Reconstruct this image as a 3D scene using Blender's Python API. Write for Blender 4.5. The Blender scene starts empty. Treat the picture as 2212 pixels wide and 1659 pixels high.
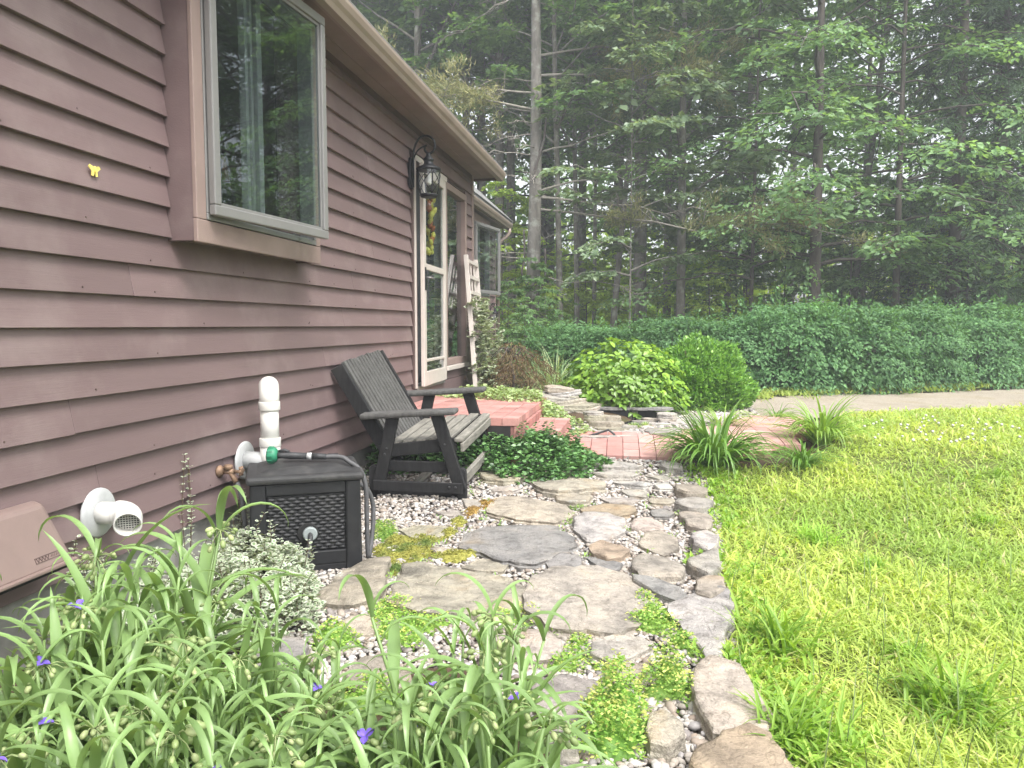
import bpy, math, random
import numpy as np
from mathutils import Vector, Matrix, noise as mnoise

# ------------------------------------------------------------------ camera, sky, sun, exposure
scene = bpy.context.scene
COL = scene.collection
FPX = 769.0                                   # focal length in pixels of a 1024 wide picture
CAM = Vector((2.2, 0.0, 1.25))
PITCH = math.atan(59.0 / FPX)
YAW = math.atan(133.0 / FPX * math.cos(PITCH))
cam = bpy.data.cameras.new('camera')
cam_o = bpy.data.objects.new('camera', cam)
COL.objects.link(cam_o)
cam.sensor_width = 36.0
cam.lens = 36.0 * FPX / 1024.0
cam.clip_start = 0.05
cam.clip_end = 500.0
cam_o.location = CAM
cam_o.rotation_euler = (math.pi / 2 - PITCH, 0, YAW)
scene.camera = cam_o

SUN_EL, SUN_AZ = math.radians(58), math.radians(138)     # azimuth measured from +Y towards +X
world = bpy.data.worlds.new('World')
scene.world = world
world.use_nodes = True
wn = world.node_tree
wn.nodes.clear()
w_out = wn.nodes.new('ShaderNodeOutputWorld')
w_bg = wn.nodes.new('ShaderNodeBackground')
w_sky = wn.nodes.new('ShaderNodeTexSky')
w_sky.sky_type = 'NISHITA'
w_sky.sun_disc = False
w_sky.sun_elevation = SUN_EL
w_sky.sun_rotation = SUN_AZ
w_sky.air_density = 1.0
w_sky.dust_density = 4.0
w_sky.ozone_density = 1.0
w_hs = wn.nodes.new('ShaderNodeHueSaturation')
w_hs.inputs['Saturation'].default_value = 0.22          # thin overcast: nearly white sky
w_bg.inputs['Strength'].default_value = 0.15
wn.links.new(w_sky.outputs[0], w_hs.inputs['Color'])
wn.links.new(w_hs.outputs[0], w_bg.inputs['Color'])
wn.links.new(w_bg.outputs[0], w_out.inputs['Surface'])

sun = bpy.data.lights.new('sun', 'SUN')
sun.energy = 1.4
sun.angle = math.radians(25)
sun.color = (1.0, 0.96, 0.9)
sun_o = bpy.data.objects.new('sun', sun)
COL.objects.link(sun_o)
sun_dir = Vector((math.sin(SUN_AZ) * math.cos(SUN_EL), math.cos(SUN_AZ) * math.cos(SUN_EL), math.sin(SUN_EL)))
sun_o.rotation_euler = sun_dir.to_track_quat('Z', 'Y').to_euler()
sun_o.location = (10, 5, 30)

scene.view_settings.view_transform = 'Standard'
scene.view_settings.look = 'None'
scene.view_settings.gamma = 1.0
scene.view_settings.exposure = 1.64
scene.render.engine = 'CYCLES'
scene.cycles.use_denoising = True
scene.cycles.max_bounces = 6
scene.cycles.diffuse_bounces = 3
scene.cycles.glossy_bounces = 3
scene.cycles.transmission_bounces = 4
scene.cycles.transparent_max_bounces = 8
scene.cycles.caustics_reflective = False
scene.cycles.caustics_refractive = False

# ------------------------------------------------------------------ layout helpers (survey coordinates -> world)
RIGHT = Vector((math.cos(YAW), math.sin(YAW), 0))
HF = Vector((-math.sin(YAW), math.cos(YAW), 0))
FWD = HF * math.cos(PITCH) - Vector((0, 0, 1)) * math.sin(PITCH)
UPV = HF * math.sin(PITCH) + Vector((0, 0, 1)) * math.cos(PITCH)
K = 1024.0 / 2212.0

def sstep(a, b, t):
    t = min(1.0, max(0.0, (t - a) / (b - a)))
    return t * t * (3 - 2 * t)

def terrain(x, y):
    """height of the ground: level by the patio, a low rise towards the brick walk, flat beyond"""
    h = 0.25 * sstep(4.6, 7.4, y)
    h += 0.012 * math.sin(x * 1.7 + 0.6) * math.sin(y * 1.3)
    return h

def ray(X, Y):
    u, v = X * K, Y * K
    return (FWD + RIGHT * ((u - 512) / FPX) + UPV * ((384 - v) / FPX))

def on_x(X, Y, x=0.0):
    d = ray(X, Y); t = (x - CAM.x) / d.x
    return CAM + d * t

def on_y(X, Y, y):
    d = ray(X, Y); t = (y - CAM.y) / d.y
    return CAM + d * t

def on_z(X, Y, z=0.0):
    d = ray(X, Y); t = (z - CAM.z) / d.z
    return CAM + d * t

def ong(X, Y, dz=0.0):
    z = 0.1
    for _ in range(12):
        p = on_z(X, Y, z)
        z = 0.5 * z + 0.5 * (terrain(p.x, p.y) + dz)
    p = on_z(X, Y, z)
    return Vector((p.x, p.y, terrain(p.x, p.y)))

def at_depth(X, depth, z=None):
    d = ray(X, 700.0); p = CAM + d * depth
    return Vector((p.x, p.y, terrain(p.x, p.y) if z is None else z))

def z_at(Y, depth):
    return CAM.z + (325.0 - Y * K) / FPX * depth

# ------------------------------------------------------------------ materials
def _n(nt, t, **kw):
    n = nt.nodes.new(t)
    for k, v in kw.items():
        setattr(n, k, v)
    return n

def new_mat(name):
    m = bpy.data.materials.new(name)
    m.use_nodes = True
    nt = m.node_tree
    bs = nt.nodes['Principled BSDF']
    return m, nt, bs

def _coords(nt, stretch, kind='Object'):
    tc = _n(nt, 'ShaderNodeTexCoord')
    mp = _n(nt, 'ShaderNodeMapping')
    mp.inputs['Scale'].default_value = stretch
    if kind == 'World':
        g = _n(nt, 'ShaderNodeNewGeometry')
        nt.links.new(g.outputs['Position'], mp.inputs['Vector'])
    else:
        nt.links.new(tc.outputs[kind], mp.inputs['Vector'])
    return mp.outputs[0]

def mixrgb(nt, fac, a, b, mode='MIX'):
    mx = _n(nt, 'ShaderNodeMix', data_type='RGBA', blend_type=mode)
    for sock, val in ((mx.inputs[0], fac), (mx.inputs[6], a), (mx.inputs[7], b)):
        if hasattr(val, 'is_output') or isinstance(val, bpy.types.NodeSocket):
            nt.links.new(val, sock)
        else:
            sock.default_value = val if not isinstance(val, tuple) else (*val[:3], 1)
    return mx.outputs[2]

def ramp(nt, sock, stops):
    r = _n(nt, 'ShaderNodeValToRGB')
    e = r.color_ramp.elements
    while len(e) < len(stops):
        e.new(0.5)
    for el, (p, c) in zip(e, stops):
        el.position = p
        el.color = (*c, 1) if len(c) == 3 else c
    nt.links.new(sock, r.inputs[0])
    return r.outputs[0]

def noise_tex(nt, vec, scale, detail=4, rough=0.55, dist=0.0):
    n = _n(nt, 'ShaderNodeTexNoise')
    n.inputs['Scale'].default_value = scale
    n.inputs['Detail'].default_value = detail
    n.inputs['Roughness'].default_value = rough
    n.inputs['Distortion'].default_value = dist
    if vec is not None:
        nt.links.new(vec, n.inputs['Vector'])
    return n.outputs[0]

def bump(nt, bs, height, strength=0.3, dist=0.01):
    b = _n(nt, 'ShaderNodeBump')
    b.inputs['Strength'].default_value = strength
    b.inputs['Distance'].default_value = dist
    nt.links.new(height, b.inputs['Height'])
    nt.links.new(b.outputs[0], bs.inputs['Normal'])

def scale_c(c, k):
    return tuple(max(0, min(1, v * k)) for v in c)

def M(name, col, rough=0.6, var=0.2, scale=6.0, stretch=(1, 1, 1), bmp=0.15, bscale=60.0, bstretch=None,
      metal=0.0, spec=0.4, coords='World', dirt=None, dirt_scale=2.5, dirt_amt=0.5, bdist=0.004):
    m, nt, bs = new_mat(name)
    v = _coords(nt, stretch, coords)
    nz = noise_tex(nt, v, scale, 5, 0.6)
    c = ramp(nt, nz, [(0.3, scale_c(col, 1 - var)), (0.7, scale_c(col, 1 + var))])
    if dirt:
        v2 = _coords(nt, (1, 1, 1), coords)
        dn = noise_tex(nt, v2, dirt_scale, 6, 0.65)
        dm = _n(nt, 'ShaderNodeMapRange')
        dm.inputs[1].default_value = 0.5; dm.inputs[2].default_value = 0.72
        dm.inputs[3].default_value = 0.0; dm.inputs[4].default_value = dirt_amt
        nt.links.new(dn, dm.inputs[0])
        c = mixrgb(nt, dm.outputs[0], c, dirt)
    nt.links.new(c, bs.inputs['Base Color'])
    bs.inputs['Roughness'].default_value = rough
    bs.inputs['Metallic'].default_value = metal
    bs.inputs['Specular IOR Level'].default_value = spec
    if bmp:
        vb = _coords(nt, bstretch or stretch, coords)
        bump(nt, bs, noise_tex(nt, vb, bscale, 4, 0.6), bmp, bdist)
    return m

def leaf_mat(name, a, b, trans=0.35, rough=0.45, spec=0.4, patch=None, patch_scale=1.2, tint=None, rim=None, tipdry=None):
    """foliage: every leaf (mesh island) gets its own shade between a and b; light passes through"""
    m = bpy.data.materials.new(name)
    m.use_nodes = True
    nt = m.node_tree
    bs = nt.nodes['Principled BSDF']
    out = nt.nodes['Material Output']
    g = _n(nt, 'ShaderNodeNewGeometry')
    oi = _n(nt, 'ShaderNodeObjectInfo')
    c = ramp(nt, g.outputs['Random Per Island'], [(0.0, a), (0.75, b), (1.0, scale_c(b, 1.25))])
    if patch:
        v = _coords(nt, (1, 1, 1), 'World')
        pn = noise_tex(nt, v, patch_scale, 3, 0.5)
        pf = ramp(nt, pn, [(0.42, (0, 0, 0)), (0.62, (1, 1, 1))])
        c = mixrgb(nt, pf, c, mixrgb(nt, g.outputs['Random Per Island'], scale_c(patch, 0.7), patch))
    if tipdry:
        dr = ramp(nt, g.outputs['Random Per Island'], [(0.93, (0, 0, 0)), (0.94, (1, 1, 1))])
        c = mixrgb(nt, dr, c, tipdry)
    if rim:
        at = _n(nt, 'ShaderNodeAttribute', attribute_name='rim')
        rr = ramp(nt, at.outputs['Fac'], [(0.35, (0, 0, 0)), (0.62, (1, 1, 1))])
        c = mixrgb(nt, rr, c, rim)
    hv = _n(nt, 'ShaderNodeHueSaturation')
    mr = _n(nt, 'ShaderNodeMapRange')
    mr.inputs[3].default_value = 0.82; mr.inputs[4].default_value = 1.18
    nt.links.new(oi.outputs['Random'], mr.inputs[0])
    nt.links.new(mr.outputs[0], hv.inputs['Value'])
    nt.links.new(c, hv.inputs['Color'])
    c = hv.outputs[0]
    nt.links.new(c, bs.inputs['Base Color'])
    bs.inputs['Roughness'].default_value = rough
    bs.inputs['Specular IOR Level'].default_value = spec
    tr = _n(nt, 'ShaderNodeBsdfTranslucent')
    tc = mixrgb(nt, 1.0, c, (1.0, 0.95, 0.45), 'MULTIPLY')
    gm = mixrgb(nt, 1.0, tc, (1.7, 1.7, 1.7), 'MULTIPLY')
    nt.links.new(gm, tr.inputs['Color'])
    ms = _n(nt, 'ShaderNodeMixShader')
    ms.inputs[0].default_value = trans
    nt.links.new(bs.outputs[0], ms.inputs[1])
    nt.links.new(tr.outputs[0], ms.inputs[2])
    nt.links.new(ms.outputs[0], out.inputs['Surface'])
    return m

def glass_mat(name, boost=1.0, tint=(0.8, 0.86, 0.86)):
    m = bpy.data.materials.new(name)
    m.use_nodes = True
    nt = m.node_tree
    nt.nodes.remove(nt.nodes['Principled BSDF'])
    out = nt.nodes['Material Output']
    tr = _n(nt, 'ShaderNodeBsdfTransparent'); tr.inputs[0].default_value = (*tint, 1)
    gl = _n(nt, 'ShaderNodeBsdfGlossy'); gl.inputs['Roughness'].default_value = 0.012
    gl.inputs[0].default_value = (0.95, 0.97, 1, 1)
    fr = _n(nt, 'ShaderNodeLayerWeight'); fr.inputs[0].default_value = 0.5
    pw = _n(nt, 'ShaderNodeMath', operation='POWER'); pw.inputs[1].default_value = 5.0
    nt.links.new(fr.outputs['Facing'], pw.inputs[0])
    ad = _n(nt, 'ShaderNodeMath', operation='MULTIPLY_ADD'); ad.inputs[1].default_value = 0.96; ad.inputs[2].default_value = 0.04
    nt.links.new(pw.outputs[0], ad.inputs[0])
    mm = _n(nt, 'ShaderNodeMath', operation='MULTIPLY'); mm.inputs[1].default_value = boost
    mm.use_clamp = True
    nt.links.new(ad.outputs[0], mm.inputs[0])
    ms = _n(nt, 'ShaderNodeMixShader')
    nt.links.new(mm.outputs[0], ms.inputs[0])
    nt.links.new(tr.outputs[0], ms.inputs[1]); nt.links.new(gl.outputs[0], ms.inputs[2])
    nt.links.new(ms.outputs[0], out.inputs['Surface'])
    return m

def stone_mat(name):
    """flagstone: hue from each stone's own colour, with cleavage bands, lichen and stains"""
    m, nt, bs = new_mat(name)
    oi = _n(nt, 'ShaderNodeObjectInfo')
    add = _n(nt, 'ShaderNodeVectorMath', operation='ADD')
    g = _n(nt, 'ShaderNodeNewGeometry')
    rr = _n(nt, 'ShaderNodeCombineXYZ')
    sc = _n(nt, 'ShaderNodeMath', operation='MULTIPLY'); sc.inputs[1].default_value = 37.0
    nt.links.new(oi.outputs['Random'], sc.inputs[0]); nt.links.new(sc.outputs[0], rr.inputs[0])
    nt.links.new(g.outputs['Position'], add.inputs[0]); nt.links.new(rr.outputs[0], add.inputs[1])
    v = add.outputs[0]
    n1 = noise_tex(nt, v, 3.5, 8, 0.65, 0.6)
    n2 = noise_tex(nt, v, 14.0, 8, 0.7, 0.2)
    n3 = noise_tex(nt, v, 90.0, 3, 0.6)
    f1 = ramp(nt, n1, [(0.32, (0.55, 0.55, 0.56)), (0.48, (0.95, 0.94, 0.93)), (0.58, (1.05, 1.02, 0.98)), (0.72, (0.98, 0.84, 0.68))])
    c = mixrgb(nt, 1.0, oi.outputs['Color'], f1, 'MULTIPLY')
    f2 = ramp(nt, n2, [(0.36, (0.55, 0.54, 0.53)), (0.5, (0.95, 0.95, 0.95)), (0.66, (1.12, 1.12, 1.1))])
    c = mixrgb(nt, 0.8, c, f2, 'MULTIPLY')
    f3 = ramp(nt, n3, [(0.3, (0.8, 0.8, 0.8)), (0.7, (1, 1, 1))])
    c = mixrgb(nt, 0.7, c, f3, 'MULTIPLY')
    li = ramp(nt, noise_tex(nt, v, 7.0, 5, 0.6), [(0.66, (0, 0, 0)), (0.72, (0.6, 0.6, 0.6))])
    c = mixrgb(nt, li, c, (0.42, 0.42, 0.38))
    vn_ = _n(nt, 'ShaderNodeTexVoronoi', feature='DISTANCE_TO_EDGE'); vn_.inputs['Scale'].default_value = 3.2
    dv_ = _n(nt, 'ShaderNodeVectorMath', operation='ADD'); nv_ = _n(nt, 'ShaderNodeTexNoise'); nv_.inputs['Scale'].default_value = 6.0
    nt.links.new(v, nv_.inputs['Vector']); nt.links.new(v, dv_.inputs[0]); nt.links.new(nv_.outputs['Color'], dv_.inputs[1]); nt.links.new(dv_.outputs[0], vn_.inputs['Vector'])
    ck = ramp(nt, vn_.outputs['Distance'], [(0.0, (0.55, 0.53, 0.5)), (0.018, (1, 1, 1))])
    c = mixrgb(nt, 0.7, c, ck, 'MULTIPLY')
    nt.links.new(c, bs.inputs['Base Color'])
    bs.inputs['Roughness'].default_value = 0.8
    bs.inputs['Specular IOR Level'].default_value = 0.25
    mm = _n(nt, 'ShaderNodeMath', operation='ADD')
    m2 = _n(nt, 'ShaderNodeMath', operation='MULTIPLY'); m2.inputs[1].default_value = 0.25
    nt.links.new(n3, m2.inputs[0]); nt.links.new(n2, mm.inputs[0]); nt.links.new(m2.outputs[0], mm.inputs[1])
    bump(nt, bs, mm.outputs[0], 0.9, 0.03)
    return m

def objcol_mat(name, rough=0.6, spec=0.3, var=0.25, scale=20, bmp=0.2, bscale=80):
    m, nt, bs = new_mat(name)
    oi = _n(nt, 'ShaderNodeObjectInfo')
    v = _coords(nt, (1, 1, 1), 'World')
    f = ramp(nt, noise_tex(nt, v, scale, 6, 0.65), [(0.3, (1 - var,) * 3), (0.7, (1, 1, 1))])
    c = mixrgb(nt, 1.0, oi.outputs['Color'], f, 'MULTIPLY')
    nt.links.new(c, bs.inputs['Base Color'])
    bs.inputs['Roughness'].default_value = rough
    bs.inputs['Specular IOR Level'].default_value = spec
    bump(nt, bs, noise_tex(nt, v, bscale, 4, 0.6), bmp, 0.006)
    return m

def pebble_mat(name):
    m, nt, bs = new_mat(name)
    g = _n(nt, 'ShaderNodeNewGeometry')
    c = ramp(nt, g.outputs['Random Per Island'],
             [(0.0, (0.50, 0.47, 0.44)), (0.2, (0.40, 0.365, 0.32)), (0.36, (0.27, 0.215, 0.17)), (0.48, (0.15, 0.135, 0.13)),
              (0.56, (0.45, 0.40, 0.36)), (0.70, (0.31, 0.28, 0.24)), (0.86, (0.56, 0.54, 0.52)), (1.0, (0.20, 0.185, 0.18))])
    v = _coords(nt, (1, 1, 1), 'World')
    c = mixrgb(nt, 0.6, c, ramp(nt, noise_tex(nt, v, 150, 3), [(0.3, (0.7, 0.7, 0.7)), (0.7, (1, 1, 1))]), 'MULTIPLY')
    nt.links.new(c, bs.inputs['Base Color'])
    bs.inputs['Roughness'].default_value = 0.7
    return m

def ground_mat(name, stops, scale=2.0, fine=60.0, bmp=0.6):
    m, nt, bs = new_mat(name)
    v = _coords(nt, (1, 1, 1), 'World')
    a = noise_tex(nt, v, scale, 8, 0.7)
    c = ramp(nt, a, stops)
    f = noise_tex(nt, v, fine, 5, 0.7)
    c = mixrgb(nt, 0.8, c, ramp(nt, f, [(0.3, (0.55, 0.55, 0.55)), (0.65, (1.15, 1.15, 1.15))]), 'MULTIPLY')
    nt.links.new(c, bs.inputs['Base Color'])
    bs.inputs['Roughness'].default_value = 0.9
    bs.inputs['Specular IOR Level'].default_value = 0.15
    bump(nt, bs, f, bmp, 0.03)
    return m

# ------------------------------------------------------------------ mesh helpers
class MB:
    """collects faces and links them as one mesh object"""
    def __init__(self):
        self.v, self.f, self.s = [], [], []
    def quad(self, a, b, c, d, smooth=False):
        n = len(self.v); self.v += [tuple(a), tuple(b), tuple(c), tuple(d)]
        self.f.append((n, n + 1, n + 2, n + 3)); self.s.append(smooth)
    def tri(self, a, b, c, smooth=False):
        n = len(self.v); self.v += [tuple(a), tuple(b), tuple(c)]
        self.f.append((n, n + 1, n + 2)); self.s.append(smooth)
    def hexa(self, p):
        """8 corners: 0-3 bottom loop, 4-7 top loop"""
        n = len(self.v); self.v += [tuple(q) for q in p]
        for f in ((3, 2, 1, 0), (4, 5, 6, 7), (0, 1, 5, 4), (1, 2, 6, 5), (2, 3, 7, 6), (3, 0, 4, 7)):
            self.f.append(tuple(n + i for i in f)); self.s.append(False)
        return self
    def box(self, lo, hi, mtx=None):
        x0, y0, z0 = lo; x1, y1, z1 = hi
        p = [Vector(q) for q in ((x0, y0, z0), (x1, y0, z0), (x1, y1, z0), (x0, y1, z0),
                                 (x0, y0, z1), (x1, y0, z1), (x1, y1, z1), (x0, y1, z1))]
        if mtx is not None:
            p = [mtx @ q for q in p]
        return self.hexa(p)
    def beam(self, a, b, w, h, up=(0, 0, 1)):
        """rectangular bar from a to b; w across, h along up"""
        a, b = Vector(a), Vector(b)
        d = (b - a).normalized(); up = Vector(up)
        s = d.cross(up).normalized(); t = s.cross(d).normalized()
        p = []
        for c in (a, b):
            p += [c - s * w / 2 - t * h / 2, c + s * w / 2 - t * h / 2, c + s * w / 2 + t * h / 2, c - s * w / 2 + t * h / 2]
        return self.hexa(p)
    def tube(self, pts, rad, n=8, cap=True):
        pts = [Vector(p) for p in pts]
        if not isinstance(rad, (list, tuple)):
            rad = [rad] * len(pts)
        base = len(self.v)
        prev = None
        for i, p in enumerate(pts):
            d = (pts[min(i + 1, len(pts) - 1)] - pts[max(i - 1, 0)]).normalized()
            if prev is None:
                ref = Vector((0, 0, 1)) if abs(d.z) < 0.9 else Vector((1, 0, 0))
                s = d.cross(ref).normalized()
            else:
                s = (prev - d * prev.dot(d)).normalized()
            prev = s
            t = d.cross(s)
            for k in range(n):
                a = 2 * math.pi * k / n
                self.v.append(tuple(p + (s * math.cos(a) + t * math.sin(a)) * rad[i]))
        for i in range(len(pts) - 1):
            for k in range(n):
                a = base + i * n + k; b = base + i * n + (k + 1) % n
                self.f.append((a, b, b + n, a + n)); self.s.append(True)
        if cap:
            self.f.append(tuple(base + k for k in reversed(range(n)))); self.s.append(False)
            e = base + (len(pts) - 1) * n
            self.f.append(tuple(e + k for k in range(n))); self.s.append(False)
        return self
    def lathe(self, prof, n=20, mtx=None, cap=True):
        """profile of (radius, height) about the local z axis"""
        mtx = mtx or Matrix.Identity(4)
        base = len(self.v)
        for r, z in prof:
            for k in range(n):
                a = 2 * math.pi * k / n
                self.v.append(tuple(mtx @ Vector((r * math.cos(a), r * math.sin(a), z))))
        for i in range(len(prof) - 1):
            for k in range(n):
                a = base + i * n + k; b = base + i * n + (k + 1) % n
                self.f.append((a, b, b + n, a + n)); self.s.append(True)
        if cap:
            self.f.append(tuple(base + k for k in reversed(range(n)))); self.s.append(False)
            e = base + (len(prof) - 1) * n
            self.f.append(tuple(e + k for k in range(n))); self.s.append(False)
        return self
    def prism(self, poly, ext):
        """polygon (3D points) extruded by vector ext"""
        n = len(poly); base = len(self.v); ext = Vector(ext)
        self.v += [tuple(Vector(p)) for p in poly] + [tuple(Vector(p) + ext) for p in poly]
        self.f.append(tuple(base + i for i in reversed(range(n)))); self.s.append(False)
        self.f.append(tuple(base + n + i for i in range(n))); self.s.append(False)
        for i in range(n):
            j = (i + 1) % n
            self.f.append((base + i, base + j, base + n + j, base + n + i)); self.s.append(False)
        return self
    def grid(self, fn, nu, nv, smooth=True):
        base = len(self.v)
        for j in range(nv + 1):
            for i in range(nu + 1):
                self.v.append(tuple(fn(i / nu, j / nv)))
        for j in range(nv):
            for i in range(nu):
                a = base + j * (nu + 1) + i
                self.f.append((a, a + 1, a + nu + 2, a + nu + 1)); self.s.append(smooth)
        return self
    def mesh(self, name, mat=None):
        me = bpy.data.meshes.new(name)
        me.from_pydata(self.v, [], self.f)
        me.polygons.foreach_set('use_smooth', self.s)
        if mat:
            me.materials.append(mat)
        me.update()
        return me
    def build(self, name, mat, parent=None, bev=0.0, origin=None):
        if origin is not None:
            o3 = Vector(origin)
            self.v = [tuple(Vector(p) - o3) for p in self.v]
        o = link(name, self.mesh(name, mat), parent)
        if origin is not None:
            o.location = origin
        if bev:
            b = o.modifiers.new('bevel', 'BEVEL'); b.width = bev; b.segments = 2; b.limit_method = 'ANGLE'
            b.angle_limit = math.radians(40)
        return o

def link(name, mesh, parent=None):
    o = bpy.data.objects.new(name, mesh)
    COL.objects.link(o)
    if parent is not None:
        o.parent = parent
    return o

def tag(o, label=None, cat=None, group=None, kind=None):
    if label: o['label'] = label
    if cat: o['category'] = cat
    if group: o['group'] = group
    if kind: o['kind'] = kind
    return o

def thing(name, label, cat, loc=(0, 0, 0), rz=0.0, group=None):
    o = bpy.data.objects.new(name, None)
    o.empty_display_size = 0.1
    COL.objects.link(o)
    o.location = loc
    o.rotation_euler = (0, 0, rz)
    return tag(o, label, cat, group)

def npmesh(name, V, F, mat, smooth=False, rim=None):
    """fast mesh from numpy arrays; all faces have the same number of corners"""
    V = np.asarray(V, dtype=np.float32).reshape(-1, 3); F = np.asarray(F, dtype=np.int32)
    k = F.shape[1]
    me = bpy.data.meshes.new(name)
    me.vertices.add(len(V)); me.vertices.foreach_set('co', V.ravel())
    me.loops.add(F.size); me.loops.foreach_set('vertex_index', F.ravel())
    me.polygons.add(len(F))
    me.polygons.foreach_set('loop_start', np.arange(0, F.size, k, dtype=np.int32))
    me.polygons.foreach_set('loop_total', np.full(len(F), k, dtype=np.int32))
    me.polygons.foreach_set('use_smooth', np.full(len(F), smooth, dtype=bool))
    me.materials.append(mat)
    if rim is not None:
        at = me.attributes.new('rim', 'FLOAT', 'POINT')
        at.data.foreach_set('value', np.asarray(rim, dtype=np.float32))
    me.update(calc_edges=True)
    me.validate()
    return me

def basis(d, n):
    """rotation matrices whose local y is d and local z is close to n (arrays of vectors)"""
    d = d / np.maximum(np.linalg.norm(d, axis=1, keepdims=True), 1e-9)
    x = np.cross(d, n); x /= np.maximum(np.linalg.norm(x, axis=1, keepdims=True), 1e-9)
    z = np.cross(x, d)
    return np.stack([x, d, z], axis=2)

def scatter(tv, tf, pos, R, S):
    """copies of a template: vertices tv, triangles tf, at pos with rotations R and scales S"""
    tv = np.asarray(tv, float); tf = np.asarray(tf, int)
    S = np.asarray(S, float)
    if S.ndim == 1:
        S = np.repeat(S[:, None], 3, 1)
    L = tv[None, :, :] * S[:, None, :]
    V = np.einsum('nij,nkj->nki', R, L) + pos[:, None, :]
    F = tf[None, :, :] + (np.arange(len(pos)) * len(tv))[:, None, None]
    return V.reshape(-1, 3), F.reshape(-1, tf.shape[1])

def join(parts):
    V, F, o = [], [], 0
    for v, f in parts:
        V.append(v); F.append(f + o); o += len(v)
    return np.concatenate(V), np.concatenate(F)

LEAF_V = np.array([(0, 0, 0), (0.32, 0.42, 0.05), (0, 1.0, -0.10), (-0.32, 0.42, 0.05)])       # folded pointed leaf along +y
LEAF_F = np.array([(0, 1, 2), (0, 2, 3)])
OVAL_V = np.array([(0, 0, 0), (0.26, 0.25, 0.06), (0.33, 0.55, 0.07), (0.16, 0.85, 0.02), (0, 1, -0.05),
                   (-0.16, 0.85, 0.02), (-0.33, 0.55, 0.07), (-0.26, 0.25, 0.06), (0, 0.5, 0.0)])
OVAL_F = np.array([(8, i, (i + 1) % 8) for i in range(8)])
OVAL_RIM = np.array([1, 1, 1, 1, 1, 1, 1, 1, 0.0])
t = (1 + 5 ** 0.5) / 2
ICO_V = np.array([(-1, t, 0), (1, t, 0), (-1, -t, 0), (1, -t, 0), (0, -1, t), (0, 1, t), (0, -1, -t), (0, 1, -t),
                  (t, 0, -1), (t, 0, 1), (-t, 0, -1), (-t, 0, 1)]) / math.sqrt(1 + t * t)
ICO_F = np.array([(0, 11, 5), (0, 5, 1), (0, 1, 7), (0, 7, 10), (0, 10, 11), (1, 5, 9), (5, 11, 4), (11, 10, 2), (10, 7, 6),
                  (7, 1, 8), (3, 9, 4), (3, 4, 2), (3, 2, 6), (3, 6, 8), (3, 8, 9), (4, 9, 5), (2, 4, 11), (6, 2, 10), (8, 6, 7), (9, 8, 1)])

def ico2():
    V = [tuple(v) for v in ICO_V]; F = []; cache = {}
    def mid(a, b):
        k = (min(a, b), max(a, b))
        if k not in cache:
            p = (np.array(V[a]) + np.array(V[b])) / 2; p /= np.linalg.norm(p)
            cache[k] = len(V); V.append(tuple(p))
        return cache[k]
    for a, b, c in ICO_F:
        ab, bc, ca = mid(a, b), mid(b, c), mid(c, a)
        F += [(a, ab, ca), (b, bc, ab), (c, ca, bc), (ab, bc, ca)]
    return np.array(V), np.array(F)
ICO2_V, ICO2_F = ico2()

def inside(poly, x, y):
    """points x, y (arrays) inside a polygon"""
    c = np.zeros(len(x), bool)
    n = len(poly)
    for i in range(n):
        x0, y0 = poly[i][:2]; x1, y1 = poly[(i + 1) % n][:2]
        k = ((y0 > y) != (y1 > y)) & (x < (x1 - x0) * (y - y0) / ((y1 - y0) or 1e-9) + x0)
        c ^= k
    return c

def rand_unit(rng, n):
    v = rng.normal(size=(n, 3)); return v / np.linalg.norm(v, axis=1, keepdims=True)

terrain_v = np.vectorize(terrain)
# ------------------------------------------------------------------ materials of the house
MAT = {}
MAT['siding'] = M('siding_paint', (0.155, 0.108, 0.107), 0.55, 0.10, 3.0, (1, 0.25, 1.5), 0.25, 120.0, (1, 0.08, 1.6),
                  dirt=(0.25, 0.20, 0.19), dirt_scale=1.8, dirt_amt=0.5)
MAT['trim'] = M('trim_paint', (0.25, 0.185, 0.165), 0.5, 0.10, 4.0, (1, 1, 1), 0.12, 90.0, dirt=(0.16, 0.11, 0.10), dirt_amt=0.4)
MAT['trim_dark'] = M('trim_dark', (0.085, 0.055, 0.05), 0.6, 0.15, 5.0, bmp=0.1)
MAT['soffit'] = M('soffit_paint', (0.20, 0.145, 0.13), 0.6, 0.12, 4.0, bmp=0.1, dirt=(0.12, 0.09, 0.08), dirt_amt=0.4)
MAT['gutter'] = M('gutter_metal', (0.30, 0.235, 0.20), 0.35, 0.10, 3.0, bmp=0.05, spec=0.6, dirt=(0.15, 0.12, 0.10), dirt_amt=0.5)
MAT['sash'] = M('sash_metal', (0.18, 0.177, 0.173), 0.35, 0.06, 5.0, bmp=0.03, spec=0.6)
MAT['door_frame'] = M('door_frame_paint', (0.52, 0.47, 0.43), 0.4, 0.06, 5.0, bmp=0.04)
MAT['concrete'] = M('foundation_concrete', (0.33, 0.32, 0.30), 0.9, 0.25, 6.0, bmp=0.5, bscale=70, dirt=(0.16, 0.16, 0.13), dirt_amt=0.6)
MAT['shingle'] = M('roof_shingle', (0.22, 0.22, 0.22), 0.9, 0.35, 25.0, bmp=0.6, bscale=120)
MAT['room'] = M('room_wall', (0.26, 0.21, 0.165), 0.9, 0.1, 2.0, bmp=0)
MAT['curtain'] = M('curtain_cloth', (0.085, 0.08, 0.08), 0.9, 0.1, 2.0, bmp=0)
MAT['room_dark'] = M('room_shade', (0.05, 0.045, 0.05), 0.9, 0.2, 2.0, bmp=0)
MAT['orange'] = M('lamp_shade_cloth', (0.5, 0.2, 0.07), 0.8, 0.1, 4.0, bmp=0)
MAT['glass'] = glass_mat('window_glass', 1.6)
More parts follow.
